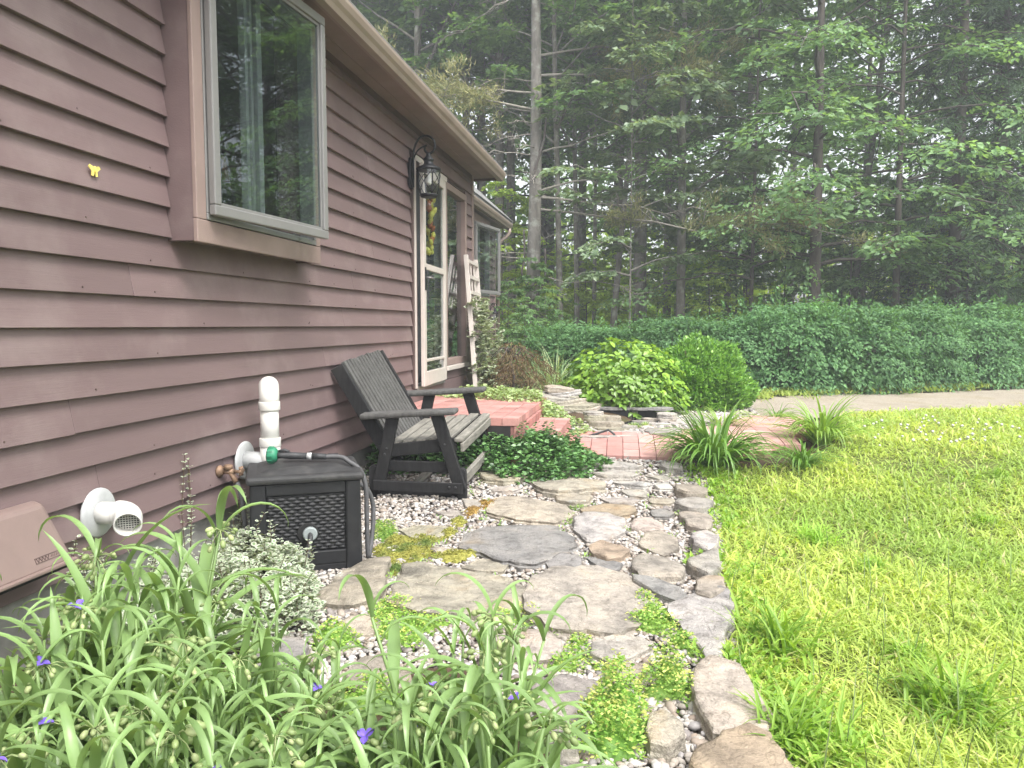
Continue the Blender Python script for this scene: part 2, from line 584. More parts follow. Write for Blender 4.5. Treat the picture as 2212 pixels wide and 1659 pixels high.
MAT['door_glass'] = glass_mat('door_glass', 1.0)
MAT['door_glass_upper'] = glass_mat('door_glass_upper', 0.4)
MAT['black_iron'] = M('black_iron', (0.008, 0.0085, 0.011), 0.5, 0.3, 20.0, bmp=0.1, spec=0.35)
MAT['clear_glass'] = glass_mat('lantern_glass', 1.6, (0.95, 0.96, 0.96))
MAT['bulb'] = M('bulb_glass', (0.75, 0.75, 0.72), 0.3, 0.02, 5.0, bmp=0)
MAT['pvc'] = M('white_pipe_plastic', (0.62, 0.61, 0.58), 0.34, 0.05, 4.0, bmp=0.03, dirt=(0.45, 0.43, 0.36), dirt_scale=7, dirt_amt=0.35)
MAT['pvc_old'] = M('aged_white_metal', (0.40, 0.41, 0.41), 0.45, 0.2, 9.0, bmp=0.06)
MAT['hood'] = M('hood_plastic', (0.20, 0.145, 0.13), 0.45, 0.08, 6.0, bmp=0.05, spec=0.5, dirt=(0.2, 0.13, 0.115), dirt_amt=0.4)
MAT['brass'] = M('old_brass', (0.20, 0.13, 0.085), 0.65, 0.45, 30.0, bmp=0.3, metal=0.3)
MAT['rubber'] = M('black_rubber', (0.035, 0.036, 0.038), 0.55, 0.25, 25.0, bmp=0.1)
MAT['hose'] = M('grey_hose', (0.075, 0.075, 0.078), 0.6, 0.2, 30.0, bmp=0.25, bscale=200)
MAT['void'] = M('vent_dark', (0.012, 0.012, 0.012), 0.9, 0.1, 3.0, bmp=0)
MAT['yellow'] = leaf_mat('yellow_petals', (0.75, 0.60, 0.08), (0.85, 0.72, 0.16), 0.2)
MAT['red'] = leaf_mat('orange_petals', (0.5, 0.08, 0.04), (0.6, 0.16, 0.05), 0.2)

def vary_by_board(m, amt=0.09):
    nt = m.node_tree; bs = nt.nodes['Principled BSDF']
    src_ = bs.inputs['Base Color'].links[0].from_socket
    oi = _n(nt, 'ShaderNodeObjectInfo'); mr = _n(nt, 'ShaderNodeMapRange'); hv = _n(nt, 'ShaderNodeHueSaturation')
    mr.inputs[3].default_value = 1 - amt; mr.inputs[4].default_value = 1 + amt
    nt.links.new(oi.outputs['Random'], mr.inputs[0]); nt.links.new(mr.outputs[0], hv.inputs['Value'])
    nt.links.new(src_, hv.inputs['Color']); nt.links.new(hv.outputs[0], bs.inputs['Base Color'])
vary_by_board(MAT['siding'])
EXPO, Z0 = 0.137, 0.281
SOFFIT_Z = 3.13
house = thing('house', 'long brown clapboard house with deep eaves, box windows and a storm door', 'house', (0, 0, 0))

def subtract(a, b, cuts):
    segs = [(a, b)]
    for c0, c1 in cuts:
        nx = []
        for s0, s1 in segs:
            if c1 <= s0 or c0 >= s1:
                nx.append((s0, s1)); continue
            if c0 > s0: nx.append((s0, c0))
            if c1 < s1: nx.append((c1, s1))
        segs = nx
    return [s for s in segs if s[1] - s[0] > 0.01]

# openings in the main wall: y0, y1, z0, z1
OPEN = [(3.29, 4.65, 1.64, 3.2), (7.04, 9.30, 0.62, 2.86)]
Y_NEAR, Y_END = -3.0, 9.62
wb = MB()
wb.box((-0.12, Y_NEAR, 0.276), (-0.004, OPEN[0][0], 3.3))
wb.box((-0.12, OPEN[0][0], 0.276), (-0.004, OPEN[0][1], 1.64))
wb.box((-0.12, OPEN[0][1], 0.276), (-0.004, OPEN[1][0], 3.3))
wb.box((-0.12, OPEN[1][0], 0.276), (-0.004, OPEN[1][1], 0.62))
wb.box((-0.12, OPEN[1][0], 2.86), (-0.004, OPEN[1][1], 3.3))
wb.box((-0.12, OPEN[1][1], 0.276), (-0.004, Y_END, 3.3))
wb.box((-6.0, Y_END - 0.1, 0.10), (-0.13, Y_END, 3.4))
wb.box((-6.0, Y_NEAR, 0.10), (-0.13, Y_NEAR + 0.1, 3.4))
wb.box((-6.0, Y_NEAR + 0.11, 0.10), (-5.9, Y_END - 0.11, 3.4))
wall = wb.build('wall', MAT['trim_dark'], house)

rs = random.Random(4)
def clapboard(parent, x, y0, y1, z, top=None, lift=0.0):
    b = MB()
    zt = min(z + EXPO + 0.018, top) if top else z + EXPO + 0.018
    w = rs.uniform(-0.003, 0.003); t0 = 0.036 + rs.uniform(-0.002, 0.002)
    if zt - z < 0.03: return
    b.hexa([(x - 0.002, y0, z + w), (x + t0, y0, z + w), (x + t0, y1, z - w), (x - 0.002, y1, z - w),
            (x - 0.002, y0, zt), (x + 0.006, y0, zt), (x + 0.006, y1, zt), (x - 0.002, y1, zt)])
    b.build('clapboard', MAT['siding'], parent, bev=0.002)

k = 0
z = Z0
SEAMS = {0: [5.2], 1: [3.7, 6.6], 2: [2.75], 3: [5.5], 4: [2.62], 5: [5.0], 6: [1.6], 7: [5.35], 8: [3.0], 9: [5.55], 10: [2.2],
         11: [6.0], 12: [5.1], 13: [1.4], 14: [6.4], 15: [2.0], 16: [5.9], 17: [2.5], 18: [6.2], 19: [1.2], 20: [5.4]}
while z < SOFFIT_Z - 0.02:
    cuts = []
    for (a, b_, c, d) in OPEN:
        if z + EXPO * 0.5 > c and z + EXPO * 0.5 < d:
            cuts.append((a - 0.004, b_ + 0.004))
    if z > 2.86 and z < 3.0: pass
    for (a, b_) in subtract(Y_NEAR, Y_END - 0.004, cuts):
        pts = [a] + [s for s in SEAMS.get(k, []) if a + 0.3 < s < b_ - 0.3] + [b_]
        for i in range(len(pts) - 1):
            clapboard(wall, 0.0, pts[i] + (0.0012 if i else 0), pts[i + 1] - 0.0012, z, top=SOFFIT_Z - 0.01)
    z += EXPO; k += 1

nail = MB().lathe([(0.0045, 0), (0.0045, 0.0015), (0.003, 0.0022)], 8, Matrix.Rotation(math.pi / 2, 4, 'Y')).mesh('nail_head', MAT['trim_dark'])
rn = random.Random(9)
for i in range(70):
    kk = rn.randrange(1, 16); yy = 1.9 + 0.41 * rn.randrange(0, 12) + rn.uniform(-.03, .03); zz = Z0 + EXPO * kk + rn.uniform(0.018, 0.03)
    if any(a - 0.05 < yy < b2 + 0.05 and c2 - 0.1 < zz < d2 + 0.1 for (a, b2, c2, d2) in OPEN): continue
    o = link('nail_head', nail, wall); o.location = (0.036 - 0.030 * (zz - Z0 - EXPO * kk) / 0.155 + 0.0005, yy, zz)

MB().box((-0.10, Y_NEAR, -0.4), (-0.02, Y_END, 0.272)).build('foundation', MAT['concrete'], house)
# corner board of the main block, and its far end wall board
MB().box((-0.02, Y_END, 0.2), (0.036, Y_END + 0.085, SOFFIT_Z - 0.004)).build('corner_board', MAT['trim'], house, bev=0.004)
# skirt under the door
MB().box((0.0, 7.0, 0.50), (0.022, 9.30, 0.638)).build('skirt_board', MAT['siding'], house, bev=0.003)

# eaves: soffit boards, fascia, gutter, roof
EX = 0.30
for i, (xa, xb) in enumerate(((0.002, 0.125), (0.13, 0.295))):
    MB().box((xa, Y_NEAR, SOFFIT_Z + 0.001 * i), (xb, Y_END + 0.28, SOFFIT_Z + 0.02)).build('soffit_board', MAT['soffit'], house, bev=0.003)
MB().box((0.002, Y_NEAR, SOFFIT_Z - 0.055), (0.030, Y_END, SOFFIT_Z - 0.003)).build('frieze_board', MAT['trim_dark'], house)
MB().box((EX, Y_NEAR, SOFFIT_Z - 0.03), (EX + 0.02, Y_END + 0.28, SOFFIT_Z + 0.14)).build('fascia', MAT['trim'], house)

def gutter(parent, x0, y0, y1, zt, mat):
    """ogee gutter: profile in x,z swept along y"""
    prof = [(0, -0.005), (0, -0.095), (0.055, -0.100), (0.066, -0.070), (0.084, -0.050), (0.095, -0.018), (0.095, 0.004), (0.080, 0.004),
            (0.080, -0.012), (0.070, -0.045), (0.050, -0.085), (0.006, -0.085), (0.006, -0.005)]
    g = MB()
    n = len(prof)
    ys = np.linspace(y0, y1, 9)
    rw = random.Random(2)
    base = 0
    for j, y in enumerate(ys):
        dz = rw.uniform(-0.004, 0.004)
        for px, pz in prof:
            g.v.append((x0 + px, y, zt + pz + dz))
    for j in range(len(ys) - 1):
        for i in range(n):
            a = j * n + i; b = j * n + (i + 1) % n
            g.f.append((a, b, b + n, a + n)); g.s.append(False)
    g.f.append(tuple(range(n))); g.s.append(False)
    e = (len(ys) - 1) * n
    g.f.append(tuple(e + i for i in reversed(range(n)))); g.s.append(False)
    return g.build('gutter', mat, parent)
gut = gutter(house, EX + 0.022, Y_NEAR, Y_END + 0.27, SOFFIT_Z + 0.06, MAT['gutter'])
for yy in (5.0, 7.2, 9.0):
    MB().box((EX + 0.024, yy, SOFFIT_Z + 0.066), (EX + 0.12, yy + 0.02, SOFFIT_Z + 0.070)).build('gutter_strap', MAT['gutter'], gut)

def roof_slab(parent, x_eave, z_eave, y0, y1, slope, run, thick=0.03):
    c, s = math.cos(slope), math.sin(slope)
    r = MB()
    r.hexa([(x_eave, y0, z_eave), (x_eave, y1, z_eave), (x_eave - run, y1, z_eave + run * s / c), (x_eave - run, y0, z_eave + run * s / c),
            (x_eave, y0, z_eave + thick), (x_eave, y1, z_eave + thick), (x_eave - run, y1, z_eave + run * s / c + thick), (x_eave - run, y0, z_eave + run * s / c + thick)])
    roof = r.build('roof', MAT['shingle'], parent)
    # shingle courses near the eave, each a thin lapped strip of its own
    for i in range(14):
        d0 = i * 0.14
        rr = MB()
        a0 = (x_eave + 0.02 - d0 * c, z_eave + thick + d0 * s); a1 = (x_eave + 0.02 - (d0 + 0.18) * c, z_eave + thick + (d0 + 0.18) * s)
        rr.hexa([(a0[0], y0, a0[1] + 0.004), (a0[0], y1, a0[1] + 0.004), (a1[0], y1, a1[1] + 0.002), (a1[0], y0, a1[1] + 0.002),
                 (a0[0], y0, a0[1] + 0.012), (a0[0], y1, a0[1] + 0.012), (a1[0], y1, a1[1] + 0.006), (a1[0], y0, a1[1] + 0.006)])
        rr.build('shingle_course', MAT['shingle'], roof)
    return roof
roof_slab(house, EX + 0.05, SOFFIT_Z + 0.085, Y_NEAR - 0.2, Y_END + 0.30, math.radians(30), 3.6)
MB().prism([(-0.0, Y_END + 0.26, SOFFIT_Z + 0.022), (EX - 0.002, Y_END + 0.26, SOFFIT_Z + 0.022), (EX - 0.002, Y_END + 0.26, SOFFIT_Z + 0.075), (-3.2, Y_END + 0.26, SOFFIT_Z + 2.0), (-3.2, Y_END + 0.26, SOFFIT_Z + 1.85)],
           (0, 0.03, 0)).build('rake_board', MAT['trim'], house)
MB().box((0.0, Y_END + 0.24, SOFFIT_Z - 0.03), (EX - 0.002, Y_END + 0.275, SOFFIT_Z - 0.002)).build('eave_return', MAT['trim_dark'], house)

# ------------------------------------------------------------------ box windows
def frame_rect(parent, name, mat, origin, uy, uz, w, h, t, depth, nrm, bev=0.004):
    """four bars round a w x h opening lying in the plane uy, uz (unit vectors), thickness depth along nrm"""
    o = Vector(origin); uy = Vector(uy); uz = Vector(uz); nn = Vector(nrm)
    def bar(a0, a1, b0, b1):
        p = [o + uy * a0 + uz * b0, o + uy * a1 + uz * b0, o + uy * a1 + uz * b1, o + uy * a0 + uz * b1]
        b = MB(); b.prism(p, nn * depth); b.build(name, mat, parent, bev=bev)
    bar(0, w, 0, t); bar(0, w, h - t, h); bar(0, t, t + 0.0005, h - t - 0.0005); bar(w - t, w, t + 0.0005, h - t - 0.0005)

def box_window(parent, x, y0, y1, z0, z1, p, sash_w, ang, sash_z0, sash_z1, label, name='box_window', detail=True):
    r = bpy.data.objects.new(name, None); COL.objects.link(r); r.parent = parent
    r['label'] = label
    T, S, G = MAT['trim'], MAT['sash'], MAT['glass']
    xo = x + p
    # cheeks, bottom board, front boards
    MB().box((x - 0.1, y0, z0), (xo - 0.022, y0 + 0.03, z1)).build('cheek', MAT['siding'], r, bev=0.002)
    MB().box((x - 0.1, y1 - 0.03, z0), (xo - 0.022, y1, z1)).build('cheek', MAT['siding'], r, bev=0.002)
    MB().box((x - 0.1, y0 + 0.031, z0 + 0.012), (xo - 0.022, y1 - 0.031, z0 + 0.04)).build('bottom_board', MAT['soffit'], r, bev=0.002)
    MB().box((xo - 0.022, y0 - 0.004, z0 - 0.006), (xo, y1 + 0.004, sash_z0 - 0.004)).build('apron', T, r, bev=0.004)
    MB().box((xo - 0.022, y0 - 0.004, sash_z0 - 0.003), (xo, y0 + 0.075, z1)).build('stile', T, r, bev=0.004)
    MB().box((xo - 0.022, y1 - 0.06, sash_z0 - 0.003), (xo, y1 + 0.004, z1)).build('stile', T, r, bev=0.004)
    if z1 - sash_z1 > 0.02:
        MB().box((xo - 0.022, y0 + 0.076, sash_z1 + 0.01), (xo, y1 - 0.061, z1)).build('head_board', T, r, bev=0.004)
    # fixed metal frame
    ya, yb = y0 + 0.078, y1 - 0.063
    frame_rect(r, 'window_frame', S, (xo - 0.09, ya, sash_z0), (0, 1, 0), (0, 0, 1), yb - ya, sash_z1 + 0.006 - sash_z0, 0.03, 0.094, (1, 0, 0))
    MB().box((xo - 0.10, ya + 0.03, sash_z0 + 0.031), (xo - 0.02, yb - 0.03, sash_z0 + 0.038)).build('sill_track', MAT['sash'], r)
    # opened sash, hinged on its near side
    c, s = math.cos(ang), math.sin(ang)
    u = Vector((s, c, 0)); nrm = Vector((c, -s, 0))
    org = Vector((xo + 0.008, ya + 0.005, sash_z0 + 0.02))
    sh = sash_z1 - sash_z0 - 0.03
    sash = bpy.data.objects.new('sash', None); COL.objects.link(sash); sash.parent = r
    frame_rect(sash, 'sash_bar', S, org, u, (0, 0, 1), sash_w, sh, 0.050, 0.036, nrm, bev=0.006)
    frame_rect(sash, 'glazing_bead', S, org + u * 0.05 + Vector((0, 0, 0.05)) + nrm * 0.004, u, (0, 0, 1), sash_w - 0.10, sh - 0.10, 0.016, 0.018, nrm, bev=0.002)
    q = org + nrm * 0.012
    a = q + u * 0.066 + Vector((0, 0, 0.066)); b = q + u * (sash_w - 0.066) + Vector((0, 0, 0.066))
    up = Vector((0, 0, sh - 0.132))
    m = MB(); m.prism([a, b, b + up, a + up], nrm * 0.004); m.build('pane', G, sash)
    # stays, inner mullions, curtains and the room behind
    MB().beam(Vector((xo - 0.03, yb - 0.25, sash_z0 + 0.045)), org + u * (sash_w - 0.12) + Vector((0, 0, 0.02)), 0.018, 0.006).build('stay_arm', S, r)
    ym = (ya + yb) / 2
    xi = xo - 0.075
    for my, mw in ((ym - 0.10, 0.014), (ym - 0.045, 0.012), (ym + 0.04, 0.026)):
        MB().box((xi - 0.02, my - mw, sash_z0 + 0.01), (xi + 0.02, my + mw, sash_z1)).build('mullion', MAT['sash'], r, bev=0.003)
    MB().box((xi - 0.25, y0 + 0.04, sash_z0 - 0.04), (xi - 0.02, y1 - 0.04, sash_z0 - 0.012)).build('inner_sill', MAT['door_frame'], r)
    if detail:
        for (cy, cw) in ((ym + 0.15, 0.04),):
            cu = MB()
            cu.grid(lambda a_, b_: (xi - 0.07 + 0.012 * math.sin(a_ * 14), cy - cw + 2 * cw * a_, sash_z0 + (sash_z1 - sash_z0) * b_), 14, 1)
            cu.build('curtain', MAT['curtain'], r)
    # closed room
    rm = MB()
    X0, X1 = x - 2.6, x - 0.13
    Ya, Yb, Za, Zb = y0 - 1.2, y1 + 1.2, z0 - 1.0, z1 + 0.1
    rm.quad((X0, Ya, Za), (X0, Yb, Za), (X0, Yb, Zb), (X0, Ya, Zb))
    rm.quad((X0, Ya, Za), (X1, Ya, Za), (X1, Ya, Zb), (X0, Ya, Zb))
    rm.quad((X0, Yb, Za), (X1, Yb, Za), (X1, Yb, Zb), (X0, Yb, Zb))
    rm.quad((X0, Ya, Za), (X1, Ya, Za), (X1, Yb, Za), (X0, Yb, Za))
    rm.quad((X0, Ya, Zb), (X1, Ya, Zb), (X1, Yb, Zb), (X0, Yb, Zb))
    rm.build('room', MAT['room'], r)
    if detail:
        MB().box((xi - 0.16, y0 + 0.05, sash_z0 + 0.0), (xi - 0.14, y0 + 0.46, z0 + 0.62 * (z1 - z0))).build('room_wall_panel', MAT['room'], r)  # added panel standing for the room wall, close to the glass for daylight
        MB().box((xi - 0.13, y0 + 0.40, sash_z0 + 0.0), (xi - 0.10, y0 + 0.52, z0 + 0.50 * (z1 - z0))).build('cupboard', MAT['room_dark'], r)
        MB().lathe([(0.07, 0), (0.045, 0.16)], 16, Matrix.Translation((x - 0.75, y1 + 0.40, z0 + 0.62))).build('lamp_shade', MAT['orange'], r)
    return r

box_window(house, 0.0, 3.29, 4.65, 1.64, SOFFIT_Z - 0.004, 0.165, 1.08, math.radians(5.5), 1.745, 3.07,
           'near box window with grey metal sash opened outwards')

# ------------------------------------------------------------------ storm door and side light
dr = bpy.data.objects.new('doorway', None); COL.objects.link(dr); dr.parent = house
dr['label'] = 'storm door standing ajar with a glazed side light'
DF = MAT['door_frame']
MB().box((-0.10, 7.045, 0.64), (0.040, 7.085, 2.86)).build('casing', MAT['trim_dark'], dr, bev=0.003)
MB().box((-0.10, 7.086, 0.64), (0.050, 7.125, 2.83)).build('jamb', DF, dr, bev=0.003)
MB().box((-0.06, 7.126, 0.645), (0.046, 7.150, 2.80)).build('jamb', MAT['trim'], dr, bev=0.003)
MB().box((-0.10, 7.086, 2.80), (0.050, 8.30, 2.855)).build('head_casing', DF, dr, bev=0.003)
MB().box((-0.10, 8.185, 0.70), (0.045, 8.26, 2.80)).build('mullion', DF, dr, bev=0.003)
MB().box((-0.15, 7.13, 0.62), (0.045, 8.18, 0.655)).build('threshold', MAT['sash'], dr, bev=0.003)
# inner door leaf, dark glass
MB().box((-0.11, 7.16, 0.66), (-0.075, 8.18, 2.79)).build('inner_door', MAT['room_dark'], dr)
ang = math.radians(2.6)
u = Vector((math.sin(ang), -math.cos(ang), 0)); nrm = Vector((math.cos(ang), math.sin(ang), 0))
hinge = Vector((0.030, 8.175, 0.655))
leaf = bpy.data.objects.new('storm_door', None); COL.objects.link(leaf); leaf.parent = dr
W, H = 1.02, 2.13
def dbar(a0, a1, b0, b1, nm='door_rail', mat=DF, d0=0.0, d=0.036, bev=0.005):
    p = [hinge + u * a0 + Vector((0, 0, b0)) + nrm * d0, hinge + u * a1 + Vector((0, 0, b0)) + nrm * d0,
         hinge + u * a1 + Vector((0, 0, b1)) + nrm * d0, hinge + u * a0 + Vector((0, 0, b1)) + nrm * d0]
    m = MB(); m.prism(p, nrm * d); return m.build(nm, mat, leaf, bev=bev)
dbar(0, 0.10, 0, H, 'door_stile'); dbar(W - 0.10, W, 0, H, 'door_stile')
dbar(0.1005, W - 0.1005, 0, 0.14); dbar(0.1005, W - 0.1005, H - 0.09, H)
dbar(0.1005, W - 0.1005, 1.13, 1.19); dbar(0.1005, W - 0.1005, 0.235, 0.262)
for (b0, b1) in ((0.14, 0.235), (0.262, 1.13), (1.19, H - 0.09)):
    dbar(0.1005, W - 0.1005, b0 + 0.0005, b1 - 0.0005, 'pane', MAT['door_glass_upper' if b0 > 1 else 'door_glass'], 0.014, 0.004, 0)
dbar(W - 0.075, W - 0.035, 0.93, 1.15, 'latch_plate', MAT['black_iron'], 0.0365, 0.006, 0.002)
hp = hinge + u * (W - 0.055) + Vector((0, 0, 1.05)) + nrm * 0.042
MB().tube([hp, hp + nrm * 0.045, hp + nrm * 0.05 - u * 0.02, hp + nrm * 0.05 - u * 0.13], 0.009, 8).build('handle', MAT['sash'], leaf)
# side light
frame_rect(dr, 'side_light_frame', MAT['trim'], (-0.06, 8.262, 0.80), (0, 1, 0), (0, 0, 1), 1.02, 2.02, 0.075, 0.10, (1, 0, 0))
MB().box((-0.02, 8.335, 0.872), (-0.015, 9.21, 2.75)).build('pane', MAT['glass'], dr)
MB().box((-0.03, 8.262, 0.745), (0.065, 9.29, 0.795)).build('sill', DF, dr, bev=0.005)
MB().box((0.0, 8.262, 0.645), (0.018, 9.29, 0.740)).build('panel', MAT['siding'], dr)
rm = MB()
for q in (((-2.5, 6.9), (-2.5, 9.6)), ((-2.5, 6.9), (-0.13, 6.9)), ((-2.5, 9.5), (-0.13, 9.5))):
    (a, b), (c, d) = q
    rm.quad((a, b, 0.55), (c, d, 0.55), (c, d, 3.0), (a, b, 3.0))
rm.quad((-2.5, 6.9, 0.55), (-0.13, 6.9, 0.55), (-0.13, 9.5, 0.55), (-2.5, 9.5, 0.55))
rm.quad((-2.5, 6.9, 3.0), (-0.13, 6.9, 3.0), (-0.13, 9.5, 3.0), (-2.5, 9.5, 3.0))
rm.build('hallway', MAT['room'], dr)

# ------------------------------------------------------------------ wing, set back beyond the corner
wx = -0.66
wing = MB()
wing.box((wx - 0.12, Y_END + 0.09, 0.10), (wx - 0.004, 12.2, 3.3)); wing.box((wx - 0.12, 12.2, 0.10), (wx - 0.004, 13.6, 1.62))
wing.box((wx - 0.12, 13.6, 0.10), (wx - 0.004, 14.58, 3.3)); wing.box((-6, 14.48, 0.1), (wx - 0.13, 14.58, 3.4))
wing = wing.build('wing_wall', MAT['trim_dark'], house)
z = Z0; k = 0
while z < 3.1:
    cuts = [(12.196, 13.604)] if z + EXPO / 2 > 1.62 else []
    for (a, b_) in subtract(11.2, 14.5, cuts):
        clapboard(wing, wx, a, b_, z, top=3.1)
    z += EXPO
MB().box((wx - 0.10, Y_END, -0.3), (wx - 0.02, 14.58, 0.272)).build('foundation', MAT['concrete'], house)
MB().box((wx - 0.03, 14.5, 0.2), (wx + 0.036, 14.585, 3.1)).build('corner_board', MAT['trim'], house, bev=0.004)
box_window(house, wx, 12.2, 13.6, 1.66, 3.08, 0.12, 1.10, math.radians(10), 1.75, 2.93,
           'far box window on the set-back wing with its sash open', detail=True)
MB().box((wx + 0.002, Y_END + 0.09, 3.11), (wx + 0.20, 14.85, 3.13)).build('soffit_board', MAT['soffit'], house)
MB().box((wx + 0.20, Y_END + 0.09, 3.08), (wx + 0.22, 14.85, 3.24)).build('fascia', MAT['trim'], house)
g2 = gutter(house, wx + 0.222, Y_END + 0.09, 14.85, 3.19, MAT['gutter'])
roof_slab(house, wx + 0.30, 3.205, Y_END + 0.31, 14.95, math.radians(42), 2.6)
MB().tube([(wx + 0.27, 14.72, 3.10), (wx + 0.27, 14.72, 3.02), (wx + 0.22, 14.72, 2.95), (wx + 0.12, 14.66, 2.86), (wx + 0.07, 14.62, 2.76), (wx + 0.07, 14.62, 0.3)],
          0.035, 10).build('downspout', MAT['gutter'], house)

# ------------------------------------------------------------------ tulip garland behind the storm door glass
gar = thing('tulip_garland', 'hanging garland of yellow and orange tulips behind the storm door glass', 'garland', (-0.02, 7.86, 1.95))
rg = random.Random(3)
gs = MB()
gs.tube([(0, 0, 0.70), (0.005, 0.01, 0.35), (0, 0, 0.02)], 0.006, 6)
gs.build('stem', leaf_mat('garland_green', (0.05, 0.09, 0.03), (0.08, 0.14, 0.04), 0.1), gar)
tv = [MB().lathe([(0.006, 0), (0.026, 0.02), (0.030, 0.045), (0.022, 0.075), (0.008, 0.09)], 8).mesh('tulip', MAT[c]) for c in ('yellow', 'red')]
for i in range(26):
    o = link('tulip', tv[0] if rg.random() < 0.72 else tv[1], gar)
    o.location = (rg.uniform(-0.012, 0.012), rg.uniform(-0.085, 0.085), 0.02 + 0.60 * i / 26 + rg.uniform(-0.02, 0.02))
    o.rotation_euler = (rg.uniform(-0.8, 0.8), rg.uniform(-0.5, 0.3), rg.uniform(0, 6))
    sc = rg.uniform(0.75, 1.15); o.scale = (sc, sc, sc)

# ------------------------------------------------------------------ wall lantern
def lantern(loc, s, label, name='wall_lantern'):
    L = thing(name, label, 'wall lamp', loc)
    L.scale = (s, s, s)
    I = MAT['black_iron']
    bp = MB()
    prof = []
    for i in range(24):
        a = 2 * math.pi * i / 24
        prof.append((0.0, 0.055 * math.cos(a), 0.055 * math.sin(a) + (0.09 if math.sin(a) > 0 else -0.09)))
    bp.prism(prof, (0.028, 0, 0)); bp.build('back_plate', I, L, bev=0.006)
    arm = [(0.035, 0, -0.13), (0.04, 0, 0.0), (0.04, 0, 0.15), (0.055, 0, 0.24), (0.10, 0, 0.315), (0.165, 0, 0.335), (0.225, 0, 0.305), (0.248, 0, 0.25),
           (0.235, 0, 0.20), (0.20, 0, 0.172), (0.17, 0, 0.18), (0.150, 0, 0.205), (0.152, 0, 0.235), (0.17, 0, 0.25)]
    def cr(P, n=5):
        P = [Vector(p) for p in P]; out = []
        for i in range(len(P) - 1):
            p0, p1, p2, p3 = P[max(i - 1, 0)], P[i], P[i + 1], P[min(i + 2, len(P) - 1)]
            for j in range(n):
                t_ = j / n
                out.append(0.5 * ((2 * p1) + (p2 - p0) * t_ + (2 * p0 - 5 * p1 + 4 * p2 - p3) * t_ ** 2 + (3 * p1 - p0 - 3 * p2 + p3) * t_ ** 3))
        return out + [P[-1]]
    MB().tube(cr(arm), 0.010, 8).build('arm', I, L)
    MB().tube(cr([(0.045, 0, 0.14), (0.08, 0, 0.20), (0.13, 0, 0.235), (0.172, 0, 0.245)]), 0.007, 8).build('scroll', I, L)
    T = Matrix.Translation((0.185, 0, 0))
    MB().lathe([(0.012, 0.18), (0.02, 0.165), (0.024, 0.15), (0.030, 0.14), (0.045, 0.125), (0.050, 0.112), (0.040, 0.100), (0.042, 0.085), (0.055, 0.065),
                (0.105, 0.045), (0.114, 0.038), (0.114, 0.022), (0.106, 0.015)], 28, T).build('cap', I, L)
    MB().lathe([(0.100, 0.014), (0.099, -0.05), (0.092, -0.12), (0.074, -0.198)], 28, T, cap=False).build('glass_shade', MAT['clear_glass'], L)
    MB().lathe([(0.074, -0.196), (0.082, -0.198), (0.084, -0.21), (0.078, -0.216), (0.074, -0.225), (0.070, -0.228)], 28, T).build('base_ring', I, L)
    def rz_(zz): return float(np.interp(zz, [-0.198, -0.12, -0.05, 0.014], [0.076, 0.094, 0.101, 0.102]))
    def P(a, zz, e=0.004):
        r_ = rz_(zz) + e; return (0.185 + r_ * math.cos(a), r_ * math.sin(a), zz)
    zs = np.linspace(0.014, -0.198, 6)
    for i in range(4):
        a0 = math.radians(35 + 90 * i)
        MB().tube([P(a0, zz) for zz in zs], 0.0065, 6).build('strap', I, L)
        a1 = a0 + math.pi / 2
        MB().tube([P(a0 + (a1 - a0) * q, zz) for q, zz in zip(np.linspace(0, 1, 6), zs)], 0.0035, 6).build('cross_wire', I, L)
        MB().tube([P(a1 + (a0 - a1) * q, zz, 0.006) for q, zz in zip(np.linspace(0, 1, 6), zs)], 0.0035, 6).build('cross_wire', I, L)
    MB().lathe([(0.012, 0.0), (0.014, -0.03), (0.030, -0.07), (0.032, -0.09), (0.020, -0.112), (0.004, -0.118)], 16, T).build('bulb', MAT['bulb'], L)
    return L
lantern((0.026, 7.0, 2.655), 1.0, 'black iron wall lantern with curled arm and crossed wires beside the storm door')
lantern((wx + 0.026, 13.95, 1.45), 0.6, 'small black wall lantern on the far wing behind the trellis', 'wall_lantern')

# ------------------------------------------------------------------ trellis leaning by the corner
tr = thing('trellis', 'beige wooden ladder trellis leaning against the house corner', 'trellis', (0, 0, 0))
f0, t0 = Vector((0.24, 8.85, 0.5)), Vector((0.065, 9.12, 2.09))
f1, t1 = Vector((0.26, 9.36, 0.5)), Vector((0.07, 9.64, 2.07))
MB().beam(f0, t0, 0.05, 0.05, (1, 0, 0)).build('rail', MAT['door_frame'], tr, bev=0.003)
MB().beam(f1, t1, 0.05, 0.05, (1, 0, 0)).build('rail', MAT['door_frame'], tr, bev=0.003)
for i in range(8):
    q = 0.955 - i * 0.118
    a, b = f0.lerp(t0, q), f1.lerp(t1, q)
    MB().beam(a + Vector((0.022, 0, 0)), b + Vector((0.022, 0, 0)), 0.018, 0.042).build('rung', MAT['door_frame'], tr, bev=0.002)
for q in (0.36, 0.66):
    a = f0.lerp(f1, q).lerp(t0.lerp(t1, q), 0.12); b = f0.lerp(f1, q).lerp(t0.lerp(t1, q), 0.94)
    MB().beam(a + Vector((0.004, 0, 0)), b + Vector((0.004, 0, 0)), 0.02, 0.014, (1, 0, 0)).build('lath', MAT['door_frame'], tr)

# ------------------------------------------------------------------ things on the wall
def elbow(c, d0, d1, R, r, n=10, seg=10):
    """centre-line points of a bend that leaves along d0 and ends along d1"""
    d0, d1 = Vector(d0).normalized(), Vector(d1).normalized()
    ang_ = d0.angle(d1); ax = d0.cross(d1).normalized()
    side = ax.cross(d0)
    cen = Vector(c) + side * R
    return [cen + Matrix.Rotation(ang_ * i / seg, 3, ax) @ (-side * R) for i in range(seg + 1)]

